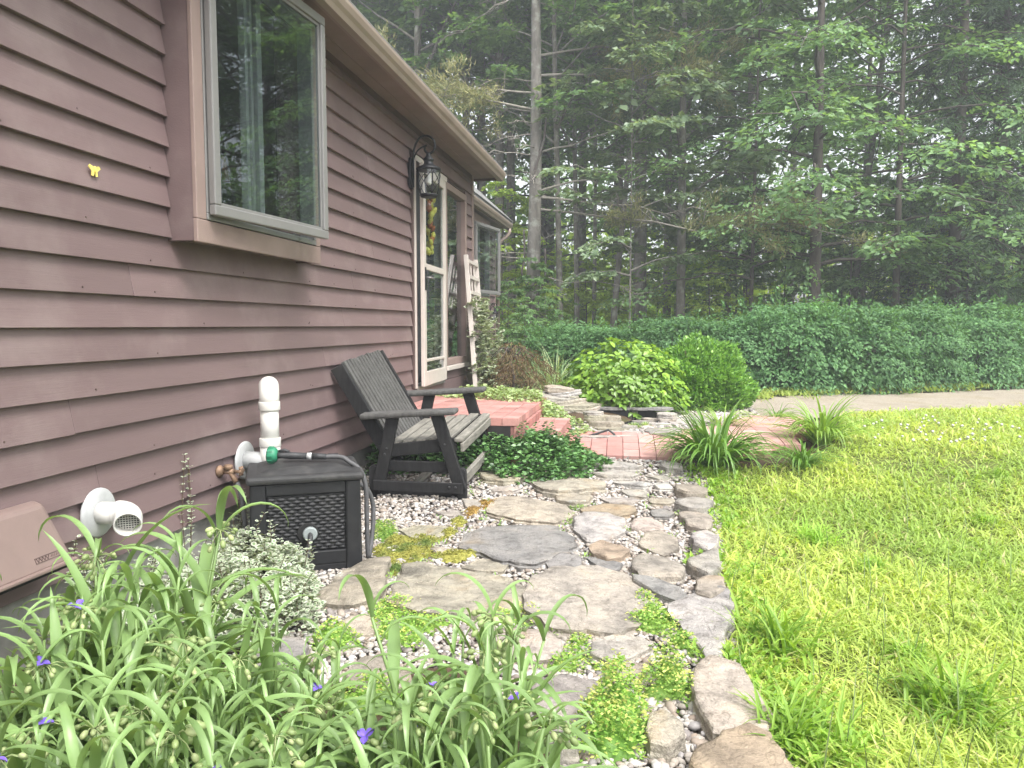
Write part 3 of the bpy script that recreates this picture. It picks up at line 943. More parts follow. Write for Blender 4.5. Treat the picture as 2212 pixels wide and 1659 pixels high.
def pipe_ring(mb, c, d, r, l):
    d = Vector(d).normalized(); mb.tube([Vector(c) - d * l / 2, Vector(c) + d * l / 2], r, 22)

pf = on_x(528, 994, 0.03)
pv = thing('exhaust_pipe', 'tall white plastic vent pipe rising from a wall flange behind the black box', 'pipe', (0.03, pf.y, pf.z))
q = Vector((0.03, pf.y, pf.z))
MB().lathe([(0.105, 0), (0.105, 0.006), (0.095, 0.012), (0.054, 0.014)], 30, Matrix.Translation((0, 0, 0)) @ Matrix.Rotation(math.pi / 2, 4, 'Y')).build('flange', MAT['pvc_old'], pv)
XP, PR = 0.155, 0.049
MB().tube([(0.005, 0, 0), (XP - 0.06, 0, 0), (XP + 0.035, 0, 0)], [PR, PR, PR * 0.9], 22).build('wall_pipe', MAT['pvc_old'], pv)
tee = MB(); tee.tube([(XP, 0, -0.055), (XP, 0, 0.09)], 0.054, 22); tee.build('tee', MAT['pvc'], pv)
MB().tube([(XP, 0, 0.085), (XP, 0, 0.32)], PR, 22).build('riser', MAT['pvc'], pv)
for zc in (0.105, 0.305):
    m = MB(); pipe_ring(m, (XP, 0, zc), (0, 0, 1), 0.0575, 0.048); m.build('coupling', MAT['pvc'], pv, bev=0.003)
MB().tube([Vector((XP, 0, 0.30))] + elbow((XP, 0, 0.355), (0, 0, 1), (-0.46, 0.88, -0.05), 0.055, PR) , 0.0535, 22).build('elbow', MAT['pvc'], pv)

p2 = on_x(211, 1107, 0.03)
v2 = thing('vent_pipe', 'short white plastic elbow vent with a grille above the variegated groundcover', 'pipe', (0.03, p2.y, p2.z))
MB().lathe([(0.10, 0), (0.10, 0.006), (0.092, 0.014), (0.05, 0.016)], 30, Matrix.Rotation(math.pi / 2, 4, 'Y')).build('flange', MAT['pvc_old'], v2)
for i in range(4):
    a = i * math.pi / 2 + 0.5
    MB().lathe([(0.005, 0), (0.004, 0.004)], 8, Matrix.Translation((0.010, 0.08 * math.cos(a), 0.08 * math.sin(a))) @ Matrix.Rotation(math.pi / 2, 4, 'Y')).build('screw', MAT['rubber'], v2)
MB().tube([(0.005, 0, 0), (0.10, 0, 0)], 0.045, 22).build('wall_pipe', MAT['pvc'], v2)
dirn = Vector((0.52, -0.80, -0.28)).normalized()
pts = elbow((0.098, 0, 0), (1, 0, 0), dirn, 0.075, 0.052, seg=10)
pts = [Vector((0.092, 0, 0))] + pts + [pts[-1] + dirn * 0.045]
m = MB(); m.tube(pts, 0.052, 24, cap=False)
m.tube(list(reversed(pts[3:])), 0.046, 24, cap=False)
ring_o = m; ring_o.build('elbow', MAT['pvc'], v2)
e = pts[-1]
rot = dirn.to_track_quat('Z', 'Y').to_matrix().to_4x4()
MB().lathe([(0.046, -0.001), (0.046, 0.001), (0.052, 0.001), (0.052, -0.001)], 24, Matrix.Translation(e) @ rot, cap=False).build('rim', MAT['pvc'], v2)
MB().lathe([(0.045, -0.048), (0.045, -0.046)], 24, Matrix.Translation(e) @ rot).build('throat', MAT['void'], v2)
gr = MB()
for i in range(-4, 5):
    w = math.sqrt(max(0, 0.044 ** 2 - (i * 0.0098) ** 2))
    gr.box((i * 0.0098 - 0.0014, -w, -0.036), (i * 0.0098 + 0.0014, w, -0.033), Matrix.Translation(e) @ rot)
    gr.box((-w, i * 0.0098 - 0.0014, -0.0395), (w, i * 0.0098 + 0.0014, -0.0365), Matrix.Translation(e) @ rot)
gr.build('grille', MAT['pvc'], v2)

# brown hood
hd = thing('vent_hood', 'brown plastic vent hood on the wall at the left edge', 'vent hood', (0.03, 1.985, 0.40))
y0, y1, zt, zb = 0.06, 0.44, 0.225, 0.0
hb = MB()
hb.hexa([(0.0, y0, zb), (0.145, y0, zb), (0.145, y1, zb), (0.0, y1, zb), (0.0, y0 + 0.03, zt), (0.055, y0 + 0.045, zt - 0.012), (0.055, y1 - 0.035, zt - 0.012), (0.0, y1 - 0.02, zt)])
hb.build('cover', MAT['hood'], hd, bev=0.016)
MB().box((-0.004, y0 + 0.01, zb - 0.004), (0.152, y1 + 0.008, zb + 0.010)).build('lip', MAT['hood'], hd, bev=0.004)
MB().box((0.0, y0 + 0.02, zb - 0.016), (0.14, y1 - 0.01, zb - 0.005)).build('opening', MAT['void'], hd)
mk = MB()
def hp_(a, b):          # point on the sloping front: a along y, b up from the lip
    xx = 0.145 - (0.145 - 0.055) * (b / (zt - 0.012)); return Vector((xx + 0.0015, a, b))
def hline(a0, b0, a1, b1, w=0.0016):
    mk.beam(hp_(a0, b0), hp_(a1, b1), w, 0.0015, (1, 0, 0.4))
hline(0.275, 0.035, 0.405, 0.035); hline(0.275, 0.052, 0.405, 0.052); hline(0.275, 0.035, 0.275, 0.052); hline(0.405, 0.035, 0.405, 0.052)
for i in range(4):
    hline(0.281 + i * 0.014, 0.050, 0.287 + i * 0.014, 0.037); hline(0.287 + i * 0.014, 0.037, 0.294 + i * 0.014, 0.050)
for i in range(7):
    hline(0.343 + i * 0.008, 0.040, 0.348 + i * 0.008, 0.047)
mk.build('embossed_mark', MAT['trim_dark'], hd)

# outdoor faucet with its supply hose
pf = on_x(474, 1018, 0.03)
fc = thing('faucet', 'weathered brass outdoor faucet with black hose between vent and black box', 'faucet', (0.025, pf.y, pf.z))
MB().lathe([(0.030, 0), (0.032, 0.010), (0.022, 0.02), (0.015, 0.03)], 16, Matrix.Rotation(math.pi / 2, 4, 'Y')).build('wall_flange', MAT['brass'], fc)
MB().tube([(0.02, 0, 0), (0.09, 0, 0.0)], 0.015, 12).build('body', MAT['brass'], fc)
MB().lathe([(0.022, 0.010), (0.024, 0.03), (0.018, 0.036)], 14, Matrix.Translation((0.055, 0, 0.0))).build('cap', MAT['brass'], fc)
MB().tube([(0.085, 0, 0), (0.125, 0, 0.004)], 0.008, 10).build('stem', MAT['brass'], fc)
hw = MB()
for i in range(6):
    a = i * math.pi / 3
    hw.tube([(0.127, 0, 0.004), (0.127, 0.026 * math.cos(a), 0.004 + 0.026 * math.sin(a))], 0.007, 6)
hw.tube([(0.120, 0.0, 0.004), (0.134, 0, 0.004)], 0.016, 12)
hw.build('hand_wheel', MAT['brass'], fc)
MB().tube([(0.07, 0, 0), (0.082, 0, -0.03), (0.10, 0, -0.055)], [0.014, 0.014, 0.016], 10).build('spout', MAT['brass'], fc)
MB().tube([(0.098, 0, -0.05), (0.115, 0.0, -0.09), (0.125, 0.005, -0.16), (0.14, 0.0, -0.28), (0.16, -0.01, -pf.z + 0.0)], 0.0125, 10).build('hose', MAT['hose'], fc)

# pale moth resting on the clapboards
mp = on_x(203, 368, 0.034)
mo = thing('moth', 'pale yellow moth with spread wings on the brown clapboards', 'moth', mp)
wing_m = M('moth_wing', (0.72, 0.60, 0.16), 0.7, 0.25, 60.0, bmp=0)
for s_ in (-1, 1):
    m = MB(); m.prism([(0, 0, 0.012), (0, s_ * 0.026, 0.020), (0, s_ * 0.034, 0.010), (0, s_ * 0.016, -0.004), (0, s_ * 0.018, -0.022), (0, s_ * 0.006, -0.024), (0, 0, -0.006)], (0.003, 0, 0))
    m.build('wing', wing_m, mo)
MB().tube([(0.004, 0, 0.016), (0.005, 0, -0.012)], [0.004, 0.003], 6).build('body', wing_m, mo)
# ------------------------------------------------------------------ ground sheets
MAT['soil'] = ground_mat('forest_floor', [(0.3, (0.05, 0.036, 0.024)), (0.5, (0.10, 0.07, 0.045)), (0.62, (0.075, 0.085, 0.03)), (0.75, (0.06, 0.09, 0.025))], 1.3, 30.0)
MAT['lawn_soil'] = ground_mat('lawn_soil', [(0.3, (0.09, 0.10, 0.035)), (0.55, (0.16, 0.19, 0.05)), (0.75, (0.14, 0.11, 0.06))], 2.2, 80.0)
MAT['bed'] = ground_mat('gravel_bed', [(0.3, (0.13, 0.11, 0.09)), (0.55, (0.22, 0.19, 0.165)), (0.75, (0.15, 0.14, 0.08))], 5.0, 120.0, 0.9)
MAT['drive'] = ground_mat('driveway_dirt', [(0.3, (0.26, 0.225, 0.175)), (0.5, (0.34, 0.30, 0.245)), (0.6, (0.30, 0.26, 0.19)), (0.72, (0.17, 0.18, 0.075))], 0.9, 45.0, 0.5)
MAT['stone'] = stone_mat('flagstone')
MAT['pebble'] = pebble_mat('pebbles')

def axis(lo, a, b, hi, fine, coarse_n):
    return np.concatenate([np.linspace(lo, a, coarse_n, endpoint=False), np.arange(a, b, fine), np.linspace(b, hi, coarse_n)])
gx = axis(-220, -3, 12, 220, 0.25, 16); gy = axis(-120, -2, 16, 300, 0.25, 16)
GX, GY = np.meshgrid(gx, gy)
GZ = terrain_v(GX, GY) - 0.03
nx, ny = len(gx), len(gy)
idx = np.arange(nx * ny).reshape(ny, nx)
F = np.stack([idx[:-1, :-1], idx[:-1, 1:], idx[1:, 1:], idx[1:, :-1]], -1).reshape(-1, 4)
ground = link('ground', npmesh('ground', np.stack([GX, GY, GZ], -1), F, MAT['soil'], True))
tag(ground, kind='structure')

def sheet(name, poly, res, dz, mat, wob=0.0, seed=0):
    xs = [p[0] for p in poly]; ys = [p[1] for p in poly]
    ax = np.arange(min(xs), max(xs) + res, res); ay = np.arange(min(ys), max(ys) + res, res)
    AX, AY = np.meshgrid(ax, ay)
    cx = (AX[:-1, :-1] + res / 2); cy = (AY[:-1, :-1] + res / 2)
    if wob:
        wx_ = wob * np.sin(cx * 5.1 + cy * 3.3 + seed) + wob * 0.6 * np.sin(cx * 11.7 - cy * 9.1)
        wy_ = wob * np.sin(cy * 4.7 - cx * 3.9 + seed) + wob * 0.6 * np.sin(cy * 12.3 + cx * 8.3)
    else:
        wx_ = wy_ = 0 * cx
    ins = inside(poly, (cx + wx_).ravel(), (cy + wy_).ravel())
    Z = terrain_v(AX, AY) + dz
    id_ = np.arange(AX.size).reshape(AX.shape)
    Q = np.stack([id_[:-1, :-1], id_[:-1, 1:], id_[1:, 1:], id_[1:, :-1]], -1).reshape(-1, 4)[ins]
    used = np.unique(Q); remap = -np.ones(AX.size, int); remap[used] = np.arange(len(used))
    V = np.stack([AX, AY, Z], -1).reshape(-1, 3)[used]
    return link(name, npmesh(name, V, remap[Q], mat, True))

def gpoly(pts):
    return [tuple(ong(*p)[:2]) for p in pts]

LAWN_EDGE = [(1775, 1800), (1708, 1659), (1650, 1565), (1572, 1440), (1555, 1250), (1545, 1120), (1525, 1045), (1505, 1012)]
edge = gpoly(LAWN_EDGE)
lawn_poly = [(edge[0][0] - 0.1, -1.5)] + edge + gpoly([(1680, 1008), (1740, 1000), (1800, 960), (1822, 893), (2212, 878)]) + [(14.0, 9.5), (14.0, -1.5)]
lawn = sheet('lawn', lawn_poly, 0.10, -0.012, MAT['lawn_soil'], 0.05)
tag(lawn, kind='structure')
patio_poly = [(-0.02, 0.3)] + [(edge[0][0] + 0.1, 0.3)] + [(x + 0.03, y) for x, y in edge] + gpoly([(1480, 1000), (1290, 990), (1050, 985)]) + [(-0.02, 7.0)]
patio = sheet('patio', patio_poly, 0.06, -0.006, MAT['bed'])
tag(patio, kind='structure')
drive_poly = gpoly([(1560, 872), (1640, 862), (1800, 852), (2000, 847), (2212, 840), (2500, 834), (3200, 830), (3600, 850), (2900, 868), (2400, 876), (2212, 880), (1990, 888), (1880, 893), (1810, 900), (1620, 905)])
drive = sheet('driveway', drive_poly, 0.12, -0.004, MAT['drive'], 0.10)
tag(drive, kind='structure')

bed_poly = gpoly([(-300, 1300), (400, 1290), (560, 1430), (700, 1480), (860, 1460), (1000, 1430), (1180, 1560), (1260, 1800), (-300, 1800)])
tag(sheet('flower_bed', bed_poly, 0.06, -0.001, MAT['soil']), kind='structure')
# ------------------------------------------------------------------ flagstones, each traced at its own place in the patio
def c3(pts):            # survey sheet of the patio -> picture coordinates
    return [((900 + x / 1.7015) * 0.72005, (1380 + y / 1.7015) * 0.72005) for x, y in pts]
def src(pts):
    return [(x * 0.72005, y * 0.72005) for x, y in pts]
GREY, TAN, PINK, DARK, WHITE, OCHRE, OLIVE = ((0.40, 0.378, 0.342), (0.42, 0.375, 0.315), (0.44, 0.39, 0.345), (0.285, 0.28, 0.268),
                                            (0.48, 0.46, 0.43), (0.40, 0.325, 0.245), (0.37, 0.345, 0.275))
STONES = [
 (c3([(1215,95),(1290,70),(1420,65),(1530,100),(1520,135),(1440,150),(1330,165),(1250,150),(1210,120)]), TAN, 0.050),
 (c3([(1010,185),(1100,170),(1230,200),(1355,240),(1355,285),(1300,315),(1130,300),(985,270)]), TAN, 0.035),
 (c3([(880,370),(960,335),(1090,340),(1280,335),(1360,400),(1375,440),(1290,490),(1180,515),(1060,500),(960,480),(850,430)]), DARK, 0.035),
 (c3([(510,650),(560,560),(640,540),(760,560),(900,575),(1050,600),(1105,640),(1085,745),(1030,765),(900,755),(760,760),(640,750),(510,720)]), OLIVE, 0.050),
 (c3([(1180,700),(1230,600),(1350,560),(1500,550),(1620,580),(1740,640),(1770,690),(1720,730),(1690,800),(1600,850),(1450,840),(1330,830),(1250,790),(1175,760)]), PINK, 0.050),
 (c3([(1410,310),(1460,280),(1560,285),(1640,310),(1650,345),(1580,375),(1480,390),(1420,350)]), WHITE, 0.050),
 (c3([(1440,240),(1540,225),(1700,230),(1700,255),(1620,290),(1540,285),(1480,270)]), OCHRE, 0.040),
 (c3([(1310,180),(1400,170),(1480,175),(1470,205),(1400,220),(1320,200)]), TAN, 0.050),
 (c3([(1490,430),(1540,410),(1620,430),(1670,455),(1640,485),(1570,490),(1500,465)]), OCHRE, 0.050),
 (c3([(1710,305),(1760,290),(1840,325),(1850,350),(1780,360),(1700,340)]), PINK, 0.030),
 (c3([(1760,385),(1830,375),(1920,400),(1920,440),(1860,465),(1790,445),(1740,420)]), TAN, 0.040),
 (c3([(1700,500),(1760,470),(1860,490),(1950,540),(1950,580),(1850,590),(1750,580),(1700,545)]), PINK, 0.055),
 (c3([(1710,590),(1800,600),(1920,640),(1980,690),(1930,700),(1830,670),(1720,620)]), DARK, 0.050),
 (c3([(1260,515),(1330,490),(1420,500),(1430,545),(1380,555),(1290,545)]), DARK, 0.040),
 (c3([(1470,495),(1560,500),(1640,530),(1620,555),(1530,550)]), DARK, 0.030),
 (c3([(1930,260),(2000,250),(2090,270),(2110,310),(2080,345),(1990,330)]), TAN, 0.060),
 (c3([(2000,370),(2080,355),(2130,385),(2140,425),(2090,460),(2010,420)]), WHITE, 0.062),
 (c3([(1980,500),(2060,470),(2130,455),(2145,540),(2090,570),(2000,540)]), GREY, 0.068),
 (c3([(2020,610),(2090,575),(2160,590),(2170,650),(2100,690),(2020,670)]), TAN, 0.074),
 (c3([(1900,740),(2010,700),(2140,655),(2190,690),(2200,800),(2170,900),(2140,1020),(2080,1010),(2040,930),(1970,850),(1890,790)]), WHITE, 0.056),
 (src([(2078,2012),(2140,1982),(2215,1995),(2262,2050),(2308,2130),(2305,2180),(2225,2190),(2150,2190),(2090,2090)]), TAN, 0.062),
 (src([(2100,2240),(2165,2200),(2240,2168),(2300,2195),(2345,2260),(2390,2314),(2390,2390),(2100,2390),(2085,2280)]), OCHRE, 0.074),
 (c3([(1000,870),(1120,860),(1250,880),(1330,930),(1320,985),(1250,1005),(1150,1020),(1050,960)]), PINK, 0.040),
 (c3([(1500,930),(1600,890),(1740,900),(1780,940),(1690,990),(1590,1010),(1500,970)]), GREY, 0.040),
 (c3([(1650,1050),(1750,1040),(1830,1070),(1800,1130),(1700,1140),(1640,1100)]), PINK, 0.030),
 (c3([(1200,1120),(1350,1105),(1480,1120),(1560,1160),(1560,1260),(1440,1300),(1420,1370),(1300,1370),(1220,1250)]), GREY, 0.035),
 (c3([(1790,1290),(1860,1270),(1950,1330),(1960,1400),(1880,1445),(1800,1430),(1760,1370)]), TAN, 0.062),
 (c3([(1310,1410),(1400,1400),(1420,1520),(1300,1520)]), GREY, 0.030),
 (c3([(530,355),(600,330),(740,330),(750,370),(660,400),(560,390)]), OLIVE, 0.030),
 (c3([(670,455),(770,445),(880,460),(850,485),(730,490)]), TAN, 0.025),
 (c3([(840,545),(920,505),(1010,505),(1050,530),(1020,560),(900,560)]), TAN, 0.030),
 (c3([(130,650),(220,570),(330,530),(440,520),(420,640),(330,700),(210,715),(110,690)]), OLIVE, 0.050),
 (c3([(190,850),(260,810),(340,800),(400,840),(360,880),(220,880)]), TAN, 0.030),
 (c3([(250,1090),(330,1010),(420,1020),(560,1100),(500,1160),(300,1160)]), TAN, 0.035),
 (c3([(930,60),(1030,45),(1150,55),(1150,90),(1050,115),(950,100)]), OLIVE, 0.040),
 (c3([(980,130),(1060,125),(1120,145),(1080,160),(990,155)]), GREY, 0.030),
 (c3([(1500,60),(1600,50),(1720,60),(1690,85),(1560,85)]), GREY, 0.040),
 (c3([(1570,95),(1680,90),(1790,125),(1740,140),(1640,120)]), WHITE, 0.030),
 (c3([(1640,155),(1720,145),(1780,165),(1760,190),(1680,180)]), GREY, 0.030),
 (c3([(1540,185),(1640,180),(1730,200),(1690,220),(1580,215)]), GREY, 0.030),
 (c3([(1780,195),(1850,180),(1910,205),(1870,225),(1800,220)]), TAN, 0.030),
 (c3([(1920,125),(1990,105),(2080,140),(2070,165),(1980,175),(1920,150)]), TAN, 0.070),
 (c3([(1930,190),(2020,175),(2110,205),(2080,235),(1990,240),(1920,215)]), GREY, 0.080),
 (c3([(1790,255),(1850,245),(1910,265),(1880,290),(1810,285)]), DARK, 0.030),
 (c3([(1500,10),(1620,0),(1730,20),(1700,40),(1560,40)]), GREY, 0.050),
 (c3([(1810,110),(1880,100),(1900,150),(1830,150)]), WHITE, 0.030),
 (c3([(1830,20),(1900,2),(1950,20),(1950,45),(1880,40)]), DARK, 0.062),
 (c3([(1770,80),(1840,70),(1900,85),(1840,100)]), GREY, 0.030),
 (c3([(830,190),(900,190),(920,230),(850,245)]), GREY, 0.025),
 (c3([(690,262),(800,250),(835,270),(760,290)]), GREY, 0.020),
 (src([(776,1953),(835,1918),(895,1918),(910,1938),(875,1973),(815,1993),(776,1978)]), DARK, 0.050),
]
def slab(poly, h, seed, name='flagstone', parent=None, col=GREY, zbase=None, bury=0.05, rough=1.0, tilt=(0, 0)):
    r = random.Random(seed)
    pq = []
    for i in range(len(poly)):                      # cut the corners once: broken, slightly worn edges
        a, b = poly[i], poly[(i + 1) % len(poly)]
        pq += [(a[0] * .9 + b[0] * .1, a[1] * .9 + b[1] * .1), (a[0] * .1 + b[0] * .9, a[1] * .1 + b[1] * .9)]
    poly = pq
    n = len(poly)
    cx = sum(p[0] for p in poly) / n; cy = sum(p[1] for p in poly) / n
    zb = terrain(cx, cy) if zbase is None else zbase
    ring = []
    size = math.sqrt(sum((p[0] - cx) ** 2 + (p[1] - cy) ** 2 for p in poly) / n)
    for i in range(n):
        a, b = poly[i], poly[(i + 1) % n]
        L = math.hypot(b[0] - a[0], b[1] - a[1])
        m = max(1, min(6, int(L / 0.045)))
        for j in range(m):
            t_ = j / m
            x = a[0] + (b[0] - a[0]) * t_; y = a[1] + (b[1] - a[1]) * t_
            # soften corners a touch and chip the edge
            k_ = (0.09 * (r.random() - 0.5) + 0.10 * mnoise.noise(Vector((x * 9, y * 9, seed * 2.3)))) * size * rough
            d = math.hypot(x - cx, y - cy) or 1
            ring.append((x - cx + (x - cx) / d * k_, y - cy + (y - cy) / d * k_))
    R = len(ring)
    mb = MB()
    rd = min(0.3, 0.18 * h / size)                   # thick small stones are more rounded
    levels = [(1.02, -bury), (1.03, h * 0.30), (0.99, h * 0.45), (1.005 - rd * 0.1, h * 0.86), (0.975 - rd * 0.25, h * 0.99), (0.80 - rd * 0.3, h), (0.55, h * 1.01), (0.25, h * 1.02)]
    for li, (s_, hz) in enumerate(levels):
        for i, (x, y) in enumerate(ring):
            px, py = x * s_, y * s_
            nz = (mnoise.noise(Vector((px * 4 + seed * 3.1, py * 4, seed * 1.7))) * 0.014 + 0.006 * round(2 * mnoise.noise(Vector((px * 3 + seed, py * 5, 7.7))))) * rough if li >= 4 else 0
            nz2 = mnoise.noise(Vector((px * 16 + seed, py * 16, 4.2))) * 0.004 * rough if li >= 3 else 0
            side = 1 + (mnoise.noise(Vector((px * 20, py * 20, li * 3.0 + seed))) * 0.02 if 0 < li < 4 else 0)
            mb.v.append((px * side, py * side, hz + nz + nz2 + tilt[0] * px + tilt[1] * py))
    for li in range(len(levels) - 1):
        for i in range(R):
            a = li * R + i; b = li * R + (i + 1) % R
            mb.f.append((a, b, b + R, a + R)); mb.s.append(li >= 4)
    top = (len(levels) - 1) * R
    c = len(mb.v); mb.v.append((0, 0, h * 1.03 + mnoise.noise(Vector((seed * 3.1, 0, seed * 1.7))) * 0.01 * rough))
    for i in range(R):
        mb.f.append((top + i, top + (i + 1) % R, c)); mb.s.append(True)
    o = mb.build(name, MAT['stone'], parent)
    o.location = (cx, cy, zb)
    kk = r.uniform(0.86, 1.1); o.color = (*[v * kk * r.uniform(0.98, 1.02) for v in col], 1)
    return o
stone_polys = []
for i, (pp, col, h) in enumerate(STONES):
    w = [tuple(ong(X, Y, h)[:2]) for X, Y in pp]
    mx, my = sum(p[0] for p in w) / len(w), sum(p[1] for p in w) / len(w)
    g_ = 1.16 if h < 0.055 else 1.08
    w = [(mx + (x - mx) * g_, my + (y - my) * g_) for x, y in w]
    stone_polys.append(w)
    rt = random.Random(i + 400)
    slab(w, h, i + 1, parent=patio, col=col, tilt=(rt.uniform(-.04, .04), rt.uniform(-.03, .05)))

# ------------------------------------------------------------------ pebbles
rng = np.random.default_rng(5)
def pebbles(name, poly, dens, rlo, rhi, tmpl, ylim, exclude, zfn=None, label=None):
    xs = [p[0] for p in poly]; ys = [p[1] for p in poly]
    y0, y1 = max(min(ys), ylim[0]), min(max(ys), ylim[1])
    n = int((max(xs) - min(xs)) * (y1 - y0) * dens)
    x = rng.uniform(min(xs), max(xs), n); y = rng.uniform(y0, y1, n)
    k_ = inside(poly, x, y)
    for e in exclude:
        c = np.mean(np.array(e), 0)
        k_ &= ~inside([(c[0] + (p[0] - c[0]) * 0.97, c[1] + (p[1] - c[1]) * 0.97) for p in e], x, y)
    x, y = x[k_], y[k_]; n = len(x)
    r = rng.uniform(rlo, rhi, n) * np.where(rng.random(n) < 0.12, 1.5, 1.0)
    z = (terrain_v(x, y) if zfn is None else zfn(x, y)) + r * 0.25 + rng.uniform(0, 0.012, n)
    d = rand_unit(rng, n); d[:, 2] *= 0.3
    R = basis(d, np.tile([0, 0, 1.0], (n, 1)) + rng.normal(size=(n, 3)) * 0.25)
    S = np.stack([r * rng.uniform(0.8, 1.1, n), r * rng.uniform(1.0, 1.5, n), r * rng.uniform(0.45, 0.75, n)], 1)
    tv, tf = tmpl
    return scatter(tv, tf, np.stack([x, y, z], 1), R, S)
def lumpy(V, s=0.18, seed=1):
    q = np.random.default_rng(seed); return V * (1 + q.uniform(-s, s, (len(V), 1)))
PB1 = (lumpy(ICO2_V, 0.10, 2), ICO2_F); PB0 = (lumpy(ICO_V, 0.15, 3), ICO_F)
pv_ = join([pebbles('g', patio_poly, 3600, 0.007, 0.0135, PB1, (1.2, 2.7), stone_polys + [bed_poly]),
            pebbles('g', patio_poly, 3300, 0.008, 0.0145, PB0, (2.7, 4.6), stone_polys + [bed_poly]),
            pebbles('g', patio_poly, 2200, 0.010, 0.016, PB0, (4.6, 7.0), stone_polys)])
gravel = link('gravel', npmesh('gravel', pv_[0], pv_[1], MAT['pebble'], True))
tag(gravel, 'loose pale pebbles filling the gaps between the flagstones', 'gravel', kind='stuff')

# ------------------------------------------------------------------ brick walk, steps and stoop
MAT['brick'] = objcol_mat('red_paver', 0.75, 0.25, 0.30, 9, 0.35, 60)
MAT['mortar'] = M('brick_mortar', (0.27, 0.13, 0.115), 0.9, 0.2, 8.0, bmp=0.3)
rb = random.Random(8)
BR = (0.44, 0.205, 0.18)
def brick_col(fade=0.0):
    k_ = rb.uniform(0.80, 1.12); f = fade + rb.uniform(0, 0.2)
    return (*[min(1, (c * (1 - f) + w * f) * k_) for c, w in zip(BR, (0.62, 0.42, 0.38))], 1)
bm = MB().box((-0.5, -0.5, -0.5), (0.5, 0.5, 0.5)).mesh('brick', MAT['brick'])
def brick(parent, c, dims, rz=0.0, fade=0.0, rx=0.0, ry=0.0):
    o = link('brick', bm, parent)
    o.location = c; o.scale = dims; o.rotation_euler = (rx + rb.uniform(-.006, .006), ry + rb.uniform(-.006, .006), rz)
    o.color = brick_col(fade)
    bv = o.modifiers.new('bevel', 'BEVEL'); bv.width = 0.004; bv.segments = 1
    return o
# walk, roughly square to the house, widening away from the steps
walk_poly = gpoly([(1215, 955), (1225, 940), (1440, 945), (1550, 925), (1620, 906), (1728, 905), (1722, 960), (1640, 988), (1500, 992), (1290, 985)])
walk = sheet('brick_walk', walk_poly, 0.05, 0.012, MAT['mortar'])
tag(walk, kind='structure')
th = math.radians(2)
ca, sa = math.cos(th), math.sin(th)
x0, y0 = min(p[0] for p in walk_poly), min(p[1] for p in walk_poly)
x1, y1 = max(p[0] for p in walk_poly), max(p[1] for p in walk_poly)
BW, BL = 0.135, 0.20
i = 0
xx = x0 - 0.2
while xx < x1 + 0.2:
    yy = y0 - 0.2
    while yy < y1 + 0.4:
        wx_, wy_ = x0 + (xx - x0) * ca - (yy - y0) * sa, y0 + (xx - x0) * sa + (yy - y0) * ca
        if inside(walk_poly, np.array([wx_]), np.array([wy_]))[0]:
            slope = math.atan2(terrain(wx_, wy_ + 0.1) - terrain(wx_, wy_ - 0.1), 0.2)
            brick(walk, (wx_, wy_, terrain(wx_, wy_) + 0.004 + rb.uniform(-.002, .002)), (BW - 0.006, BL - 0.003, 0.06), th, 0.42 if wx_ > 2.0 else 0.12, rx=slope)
        yy += BL
    xx += BW
# step and stoop
STZ, SPZ = 0.51, 0.375
stoop = thing('stoop', 'red brick stoop with a lower step in front of the storm door', 'stoop', (0, 0, 0))
def brick_block(name, xa, xb, ya, yb, za, zt, nose=True):
    MB().box((xa + 0.012, ya + 0.012, za), (xb - 0.014, yb - 0.012, zt - 0.012)).build(name, MAT['mortar'], stoop)
    ny = max(1, int(round((yb - ya) / 0.2))); ly = (yb - ya) / ny
    nxx = max(1, int(round((xb - xa) / 0.135))); lx = (xb - xa) / nxx
    for a in range(nxx):
        for b in range(ny):
            brick(stoop, (xa + (a + .5) * lx, ya + (b + .5) * ly, zt - 0.03 + rb.uniform(-.0015, .0015)), (lx - 0.005, ly - 0.003, 0.06), 0, 0.10)
    nr = int(round((yb - ya) / 0.072)); lr = (yb - ya) / nr
    for b in range(nr):
        brick(stoop, (xb - 0.025, ya + (b + .5) * lr, (za + zt - 0.066) / 2), (0.05, lr - 0.007, zt - 0.066 - za), 0, 0.0, ry=0.08)
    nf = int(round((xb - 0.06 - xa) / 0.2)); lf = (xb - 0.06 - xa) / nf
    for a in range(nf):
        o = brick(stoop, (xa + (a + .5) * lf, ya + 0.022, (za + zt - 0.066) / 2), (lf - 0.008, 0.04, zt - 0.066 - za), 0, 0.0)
        o.color = (0.030, 0.027, 0.027, 1)            # near-side bricks coloured almost black
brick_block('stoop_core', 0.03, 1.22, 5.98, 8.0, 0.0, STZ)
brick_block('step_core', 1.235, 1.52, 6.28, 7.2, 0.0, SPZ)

# ------------------------------------------------------------------ pond with stacked stones
pond = thing('garden_pond', 'small dark garden pond edged with stacked flat stones', 'pond', (0, 0, 0))
MAT['liner'] = M('pond_liner', (0.012, 0.013, 0.016), 0.5, 0.2, 8.0, bmp=0.15, spec=0.5)
wm, wnt, wbs = new_mat('pond_water')
wbs.inputs['Base Color'].default_value = (0.01, 0.014, 0.016, 1); wbs.inputs['Roughness'].default_value = 0.05
pc = ong(1345, 915)
ZG = pc.z
def ell(cx, cy, a, b, n=10, rot=0, jit=0.15, seed=0):
    r = random.Random(seed); out = []
    for i in range(n):
        t_ = 2 * math.pi * i / n; k_ = 1 + r.uniform(-jit, jit)
        x, y = a * k_ * math.cos(t_), b * k_ * math.sin(t_)
        out.append((cx + x * math.cos(rot) - y * math.sin(rot), cy + x * math.sin(rot) + y * math.cos(rot)))
    return out
lb = MB()
pl = ell(pc.x + 0.02, pc.y + 0.02, 0.34, 0.24, 20, 0, 0.05, 3)
n = len(pl)
def ph(p): return ZG + 0.02 + 0.10 * min(1, max(0, (p[1] - (pc.y - 0.12)) / 0.25))
